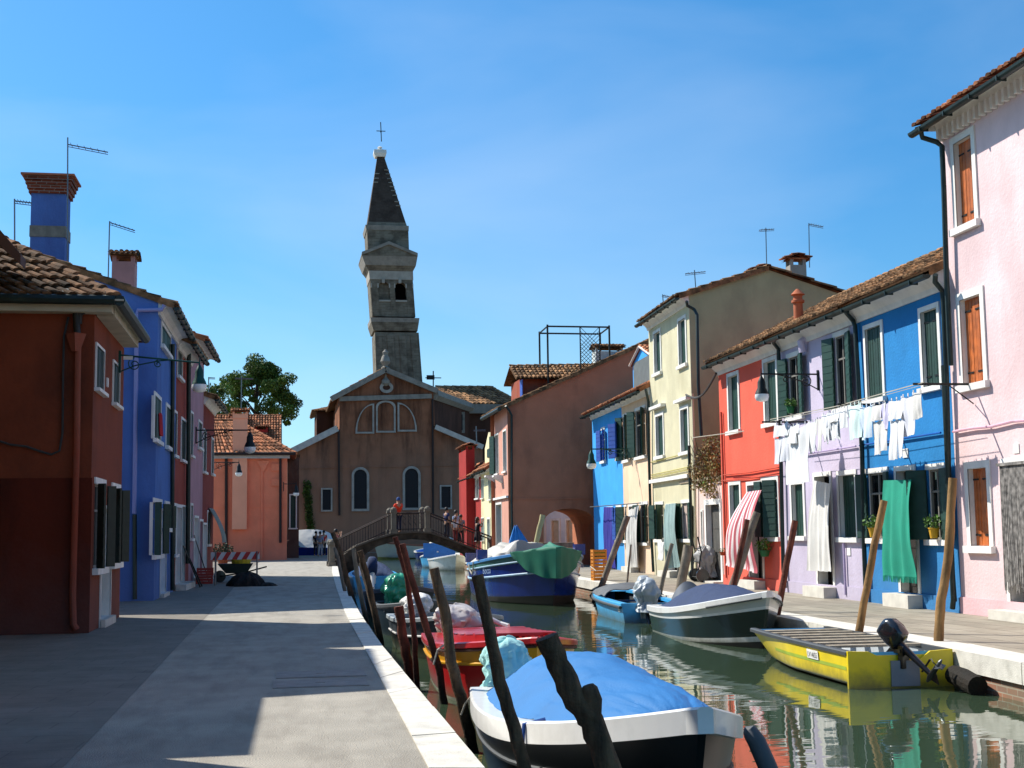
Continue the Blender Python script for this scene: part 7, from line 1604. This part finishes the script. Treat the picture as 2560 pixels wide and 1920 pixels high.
# ================================================================== antennas
def antenna(pb, pt, Y, label, boom=None, crop=0, els=6, r=.02):
    a, b_ = PY(k(crop, *pb), Y), PY(k(crop, *pt), Y); mb = MB(); mb.tube([a-UP*.3, b_], r, 5); t = thing('tv_antenna', label, 'antenna', a, 'rooftop antennas'); mb.build('mast', ALU, t)
    if boom:
        c, d = PY(k(crop, *boom[0]), Y), PY(k(crop, *boom[1]), Y+boom[2] if len(boom) > 2 else Y); mb = MB(); mb.tube([c, d], r*.8, 5); mb.tube([c-UP*.06, d-UP*.06], r*.5, 5)
        for i in range(els): p = c.lerp(d, (i+.5)/els); s = V((.06, .22, .06))*(1-.4*i/els); mb.tube([p-V((0, s.y, 0)), p+V((0, s.y, 0))], r*.35, 4)
        mb.build('boom', ALU, t)
antenna((502, 960), (502, 70), 36.2, 'tall antenna strapped to the big violet chimney', ((505, 122), (800, 180)), 1)
antenna((112, 850), (108, 525), 33, 'antenna left of the big violet chimney', ((108, 540), (235, 555)), 1)
antenna((803, 1050), (812, 690), 39.5, 'antenna beside the pink chimney', ((812, 700), (1000, 760)), 1)
antenna((310, 450), (312, 250), 95, 'thin antenna in front of the plane tree', ((270, 265), (385, 268)), 3, r=.04)
antenna((105, 330), (105, 258), 70, 'small antenna above the maroon roof', ((105, 262), (145, 264)), 3, r=.03)
antenna((395, 215), (388, 150), 50, 'left antenna on the yellow house roof', ((388, 155), (435, 165)), 7)
antenna((555, 140), (545, 30), 48, 'right antenna with crossed rods on the yellow house roof', ((500, 48), (600, 38)), 7)
antenna((1656, 580), (1654, 492), 50, 'antenna over the yellow house ridge', ((1640, 497), (1672, 495)), 0)
antenna((1748, 562), (1747, 482), 50, 'antenna above the tiled chimney of the yellow house', ((1747, 484), (1778, 490)), 0)
antenna((1458, 680), (1452, 550), 80, 'antenna in front of the right church aisle', ((1435, 580), (1522, 578)), 5, r=.035)
# ================================================================== street things
# barrier
YQ = 51.
bt_ = thing('road_barrier', 'red and white striped barrier board on metal legs across the left quay', 'barrier', (PY(k(3, 300, 1560), 42).x, 44, 0))
a, b_ = PY(k(3, 118, 1380), 44), PY(k(3, 425, 1380), 44); z0, z1 = PY(k(3, 300, 1405), 44).z, PY(k(3, 300, 1358), 44).z; Wb = b_.x-a.x; mb = MB(); mb.hexa([V((a.x, 44, z0)), V((b_.x, 44, z0)), V((b_.x, 44.03, z0)), V((a.x, 44.03, z0)), V((a.x, 44, z1)), V((b_.x, 44, z1)), V((b_.x, 44.03, z1)), V((a.x, 44.03, z1))]); bd = mb.build('board', mat('barrier_white', 'd9d6d2', .5), bt_)
mb = MB(); n = 5
for i in range(n):
    x = a.x+Wb*(i+.15)/n; w = Wb/n*.5; sl_ = (z1-z0)*.6; mb.quad(V((x, 43.995, z0)), V((min(x+w, b_.x), 43.995, z0)), V((min(x+w+sl_, b_.x), 43.995, z1)), V((min(x+sl_, b_.x), 43.995, z1)))
mb.build('red_stripes', mat('barrier_red', 'c22a22', .5), bd)
for x in (a.x+.15, b_.x-.08):
    mb = MB(); mb.tube([(x, 43.7, 0), (x, 44.02, z1+.02)], .025, 6); mb.tube([(x, 44.4, 0), (x, 44.04, z1)], .025, 6); mb.build('leg', ALU, bt_)
# wheelbarrow
q = G(k(3, 200, 1560)); wb = thing('wheelbarrow', 'dark wheelbarrow holding a yellow bucket behind the striped barrier', 'wheelbarrow', (q.x, q.y, 0)); wb.location = (q.x+.35, 46.6, 0); X0 = V(wb.location)
mb = MB(); c = X0; mb.hexa([c+V(p) for p in ((-.35, -.22, .3), (.35, -.22, .3), (.35, .22, .3), (-.35, .22, .3), (-.62, -.34, .62), (.55, -.34, .62), (.55, .34, .62), (-.62, .34, .62))]); mb.build('tray', mat('dark_green_tray', '20302a', .6), wb)
mb = MB(); mb.tube([c+V((-.55, -.1, .2)), c+V((.3, -.25, .32)), c+V((1.0, -.28, .5))], .02, 6); mb.tube([c+V((-.55, .1, .2)), c+V((.3, .25, .32)), c+V((1.0, .28, .5))], .02, 6); mb.tube([c+V((.35, -.25, .3)), c+V((.45, -.25, 0))], .02, 6); mb.tube([c+V((.35, .25, .3)), c+V((.45, .25, 0))], .02, 6); mb.build('frame', IRON, wb)
mb = MB(); mb.lathe(c+V((-.55, 0, .2)), [(.08, -.04), (.2, -.035), (.2, .035), (.08, .04)], 18, (V((1, 0, 0)), UP, V((0, 1, 0)))); mb.build('wheel', BLKP, wb)
mb = MB(); mb.lathe(X0+V((.15, 0, .5)), [(.15, 0), (.3, .1), (.36, .3), (.3, .42), (.1, .48)], 14); solo(mb, 'yellow_bucket', mat('yellow_plastic', 'c9b32a', .5), 'yellow plastic tub in the wheelbarrow behind the barrier', 'bucket')
random.seed(5); mb = MB()
def pile(c, rx, ry, rz):
    def fn(u, v):
        th = u*2*math.pi; r = math.sin(v*math.pi/2); w = 1+.12*math.sin(th*5+v*6)+.08*math.sin(th*11); return V(c)+V((math.cos(th)*r*rx*w, math.sin(th)*r*ry*w, rz*math.cos(v*math.pi/2)*(1+.1*math.sin(th*4))))
    mb.sheet(fn, 40, 12, .01)
q = G(k(3, 345, 1575)); pile((q.x, q.y+.4, .0), .55, .45, .4); pile((q.x+.6, q.y+.2, 0), .3, .25, .1); solo(mb, 'net_pile', mat('dark_fishing_net', '201e1c', .95, .4, 12, 1., 25), 'dark heap of fishing net beside the right barrier leg', 'net heap')
def crate(c, sx, sy, sz, mt, label, name='crate', grp=None, rows=3):
    mb = MB(); c = V(c); t = .02
    for i in range(rows):
        z = sz*(i+.5)/rows
        for s, (w, d) in ((V((0, -sy/2, 0)), (sx, t)), (V((0, sy/2, 0)), (sx, t)), (V((-sx/2, 0, 0)), (t, sy+.001)), (V((sx/2, 0, 0)), (t, sy+.001))): mb.box(c+s+UP*z, (w, d, sz/rows*.72))
    for x in (-1, 1):
        for y in (-1, 1): mb.box(c+V((x*(sx/2-.01), y*(sy/2-.01), sz/2)), (.045, .045, sz))
    mb.box(c+UP*.012, (sx-.03, sy-.03, .02)); return solo(mb, name, mt, label, 'crate', grp)
RCR = mat('red_crate_plastic', 'a02a1a', .5); q = G(k(3, 75, 1560))
crate((q.x, q.y+.3, 0), .5, .4, .26, RCR, 'lower red plastic crate left of the wheelbarrow', grp='red crates'); crate((q.x+.02, q.y+.3, .262), .5, .4, .26, RCR, 'upper red plastic crate left of the wheelbarrow', grp='red crates')
OCR = mat('orange_crate_plastic', 'd9861c', .5); BOT = mat('green_bottle_glass', '1d6b2a', .15, .2, 5, 0)
q = G(k(6, 855, 1660)); qx, qy = 9.98, 41.6
for i in range(3):
    crate((qx, qy, i*.33), .42, .34, .32, OCR, ('bottom', 'middle', 'top')[i]+' orange bottle crate of the stack by the blue workboat', grp='stacked orange bottle crates', rows=3)
mb = MB()
for x in range(5):
    for y in range(3): mb.lathe((qx-.16+x*.08, qy-.11+y*.11, .685), [(.03, 0), (.03, .18), (.012, .24), (.012, .29)], 8)
solo(mb, 'green_bottles', BOT, 'green glass bottles filling the top orange crate', 'bottles')['kind'] = 'stuff'
for i, (x, y) in enumerate(((1470, 437), (1470, 478))):
    q = G(k(16, x, y)); mb = MB(); mb.box((q.x-.1, q.y, .0045), (1.0, .7, .006)); mb.box((q.x-.1, q.y, .007), (.92, .62, .006)); mb.box((q.x-.1, q.y, .011), (.1, .03, .006)); solo(mb, 'access_cover', mat('worn_cover_concrete', '98928a', .9, .12, 6, .5, 60), ('farther', 'nearer')[i]+' of two faint rectangular access covers in the quay paving', 'cover')
# hand cart with bags near yellow house
q = G(k(7, 560, 1570)); ctr = thing('hand_cart', 'grey refuse hand cart with bags standing by the yellow house corner', 'cart', (q.x, q.y, 0)); c = V((q.x, q.y, 0)); mb = MB()
for y in (-.3, .3): mb.tube([c+V((-.1, y, .1)), c+V((.05, y, .9)), c+V((-.05, y, 1.35))], .022, 6)
for z in (.15, .6, 1.0): mb.tube([c+V((-.08+z*.12, -.3, z)), c+V((-.08+z*.12, .3, z))], .018, 6)
mb.box(c+V((.25, 0, .14)), (.6, .62, .03)); mb.build('frame', IRON, ctr)
for y in (-.36, .36): mb = MB(); mb.lathe(c+V((.05, y, .2)), [(.05, -.03), (.2, -.03), (.2, .03), (.05, .03)], 18, (V((1, 0, 0)), UP, V((0, 1, 0)))); mb.build('wheel', BLKP, ctr)
bag(None, c+V((.3, 0, .62)), .3, .3, .42, mat('grey_rubbish_bag', '9c9a96', .5, .1, 3, .3), name='rubbish_bag', seed=31, root=ctr, skirt=.1)
# blue bag on the brown building corner
mb = MB(); a = PY(k(6, 370, 1345), 58.8); b_ = PY(k(6, 385, 1430), 58.8)
mb.sheet(lambda u, v: a+V(((u-.4)*(.12+.95*v), -.1-.1*math.sin(u*3.1)-.04*math.sin(u*20), -v*(1.1-.25*u)+.05*math.sin(u*9))), 18, 12, .01); solo(mb, 'blue_tarp_bag', mat('blue_tarp', '2f86d4', .6, .1, 3, .3), 'blue tarp bundle hanging at the corner of the brown building', 'tarp')
# planks leaning on left houses
for i, (x0, y0, x1, y1, w, lb) in enumerate(((1018, 1130, 1050, 1370, .2, 'wide dull green plank leaning beside the brick red doorway'), (1030, 1150, 1075, 1360, .14, 'narrower plank leaning beside the brick red doorway'), (1078, 1070, 1130, 1230, .04, 'thin stick leaning on the mauve house wall'))):
    a = FL.P(FL.uv(k(2, x0, y0))[0], FL.uv(k(2, x0, y0))[1], .05); u1_ = FL.uv(k(2, x0, y0))[0]+.2; b_ = FL.P(u1_, .01, .55); d = (b_-a).normalized(); s_ = FL.d; mb = MB(); mb.box((a+b_)/2, (w, .03, (b_-a).length), (s_, d.cross(s_).normalized(), -d)); solo(mb, 'leaning_plank', WOODG, lb, 'plank', 'leaning planks')
# potted plants
def pot(c, r, h, pm, label, pr=.25, n=160, leaf=.07, name='potted_plant', lm=LEAFY, flowers=None, grp='potted plants'):
    c = V(c); t = thing(name, label, 'potted plant', c, grp); mb = MB(); mb.lathe(c, [(r*.7, 0), (r, h*.9), (r*1.1, h*.9), (r*1.1, h), (r*.9, h)], 14); mb.build('pot', pm, t); mb = MB(); leaves(mb, c+UP*(h+pr*.55), (pr, pr, pr*.7), n, leaf)
    for i in range(6): mb.tube([c+UP*h*.8, c+UP*(h+pr*.5)+V((random.uniform(-pr, pr)*.6, random.uniform(-pr, pr)*.6, 0))], .006, 4)
    mb.build('foliage', lm, t)
TPOT = mat('terracotta_pot', 'a4542f', .9); YPOT = mat('yellow_pot', 'd9a51c', .6); GPOT = mat('green_pot', '1f6b3a', .6)
q = FR.uv(k(9, 522, 1285)); pot(FR.P(q[0], q[1]+.02, .16), .1, .2, YPOT, 'yellow pot with green plant on the right cobalt window sill', .2, 120)
q = FR.uv(k(9, 262, 1280)); pot(FR.P(q[0]-.12, q[1]+.02, .16), .1, .2, YPOT, 'yellow flower pot behind the pale brown pole at the left cobalt window', .22, 120)
q = FR.uv(k(8, 385, 725)); pot(FR.P(q[0], q[1], .12), .1, .16, GPOT, 'bright green plant in the upper left lavender window', .18, 130)
q = FR.uv(k(8, 278, 1385)); pot(FR.P(q[0], q[1], .2), .14, .16, GPOT, 'green hanging planter under the ground floor coral window', .26, 220, .06)
q = FR.uv(k(8, 68, 1380)); pot(FR.P(q[0], q[1], .12), .08, .1, TPOT, 'tiny wall planter at the left edge of the coral house', .1, 60, .04)
q = G(k(3, 195, 1350)); pot((PY(k(3, 195, 1345), 72).x, 72, 0), .3, .45, TPOT, 'dark bushy plant in a pot against the salmon house', .6, 380, .12, lm=mat('dark_pot_leaves', '2c3a1e', .8, .3, 6, 0, attr='tint'))
q = G(k(3, 625, 1400)); pot((q.x, q.y+3, 0), .3, .35, TPOT, 'low green bush in a pot at the corner of the salmon house', .6, 300, .12, lm=LEAF)
pot((-4.9, 22.4, 0), .22, .35, TPOT, 'dark plant in a terracotta pot against the shaded rust red wall', .35, 260, .08, lm=LEAF)
# planted terrace bush
t = thing('terrace_shrub', 'sprawling reddish green shrub spilling over the roof terrace railing', 'shrub', FG.P(FG.L*.5, 3.14, -.1)); mb = MB(); random.seed(8)
for (x, y, r, n) in ((640, 900, .5, 300), (600, 960, .5, 320), (560, 1020, .42, 260), (650, 990, .5, 260), (610, 1060, .45, 260), (630, 1110, .4, 200), (575, 1090, .35, 150), (665, 1060, .3, 150)):
    q = FG.uv(k(7, x, y), .15); leaves(mb, FG.P(q[0], q[1], .15), (.35, r*.8, r*.75), n, .085, random.uniform(.35, .8))
mb.build('foliage', mat('autumn_shrub_leaves', '9a7a4c', .8, .5, 5, 0, attr='tint', stain='5f8a38', stain_amt=1., sscale=(2, 2, 2)), t); mb = MB()
for i in range(12): mb.tube([FG.P(FG.L*.5, 3.14, -.1), FG.P(FG.L*.5+random.uniform(-1.2, 1.2), 3.5+random.random()*1.2, random.uniform(-.1, .3))], [.02, .006], 4)
mb.build('stems', BARK, t)
for i in range(2):
    q = FG.uv(k(7, 600+60*i, 1130), .1); pot(FG.P(q[0], 3.14, .3-.25), .1, .2, TPOT, ('left','right')[i]+' small terracotta pot on the terrace edge', .12, 50, .06)
# ivy on church
t = thing('wall_creeper', 'dark climbing plant on the left of the church front', 'creeper', (PY(k(5, 215, 1340), 111.8).x, 111.8, 0)); mb = MB()
for i in range(26):
    p = PY(k(5, 195+i*1.4+10*math.sin(i), 980+i*14.5), 111.7); leaves(mb, p, (.3, .12, .5), 60, .2, .15)
mb.build('foliage', LEAF, t); mb = MB(); mb.tube([PY(k(5, 215, 1385), 111.9), PY(k(5, 205, 1180), 111.9), PY(k(5, 190, 1000), 111.9)], .05, 5); mb.build('stem', BARK, t)
# dishevelled cable across left quay lit strip is a wire overhead
# ================================================================== sky, sun
SX, SY, SZ = -.75, .66, 1.0
el = math.atan2(SZ, math.hypot(SX, SY)); az = math.atan2(SX, SY)  # azimuth from +Y toward +X
w = bpy.data.worlds.new('World'); scn.world = w; w.use_nodes = True; nt = w.node_tree; N = nt.nodes; L = nt.links; bg = N['Background']
sky = N.new('ShaderNodeTexSky'); sky.sky_type = 'NISHITA'; sky.sun_disc = False; sky.sun_elevation = el; sky.sun_rotation = az
sky.air_density = 1.0; sky.dust_density = .5; sky.ozone_density = 3.0
tc = N.new('ShaderNodeTexCoord'); mp = N.new('ShaderNodeMapping'); mp.inputs['Scale'].default_value = (2.2, 1.0, 5.5); mp.inputs['Rotation'].default_value = (.15, .35, .3); L.new(tc.outputs['Generated'], mp.inputs[0])
n1 = N.new('ShaderNodeTexNoise'); n1.inputs['Scale'].default_value = 1.25; n1.inputs['Detail'].default_value = 6; n1.inputs['Roughness'].default_value = .47; n1.inputs['Distortion'].default_value = .35; L.new(mp.outputs[0], n1.inputs['Vector'])
cr = N.new('ShaderNodeValToRGB'); cr.color_ramp.elements[0].position = .40; cr.color_ramp.elements[0].color = (0, 0, 0, 1); cr.color_ramp.elements[1].position = .85; cr.color_ramp.elements[1].color = (.32, .32, .32, 1); L.new(n1.outputs['Fac'], cr.inputs['Fac'])
hs = N.new('ShaderNodeHueSaturation'); hs.inputs['Saturation'].default_value = 1.32; hs.inputs['Value'].default_value = 1.2; L.new(sky.outputs[0], hs.inputs['Color'])
sx_ = N.new('ShaderNodeSeparateXYZ'); L.new(tc.outputs['Generated'], sx_.inputs[0]); rz_ = N.new('ShaderNodeValToRGB'); rz_.color_ramp.elements[0].color = (.52, .78, .92, 1); rz_.color_ramp.elements[1].color = (.76, 1.04, 1.04, 1); rz_.color_ramp.elements[1].position = .42; L.new(sx_.outputs[2], rz_.inputs['Fac'])
mh = N.new('ShaderNodeMixRGB'); mh.blend_type = 'MULTIPLY'; mh.inputs[0].default_value = 1; L.new(hs.outputs[0], mh.inputs[1]); L.new(rz_.outputs[0], mh.inputs[2]); hs = mh
mx = N.new('ShaderNodeMixRGB'); L.new(cr.outputs[0], mx.inputs[0]); L.new(hs.outputs[0], mx.inputs[1]); mx.inputs[2].default_value = (6.5, 7.4, 8.6, 1); L.new(mx.outputs[0], bg.inputs['Color'])
bg.inputs['Strength'].default_value = .095
ld = bpy.data.lights.new('sun', 'SUN'); lo = bpy.data.objects.new('sun', ld); COL.objects.link(lo); ld.energy = 4.9; ld.angle = R(.53); ld.color = (1, .95, .87)
lo.rotation_euler = V((SX, SY, SZ)).to_track_quat('Z', 'Y').to_euler(); lo.location = (0, 0, 30)
scn.view_settings.view_transform = 'Standard'; scn.view_settings.look = 'None'; scn.view_settings.gamma = 1; scn.view_settings.exposure = .5
scn.cycles.max_bounces = 6; scn.cycles.use_adaptive_sampling = True
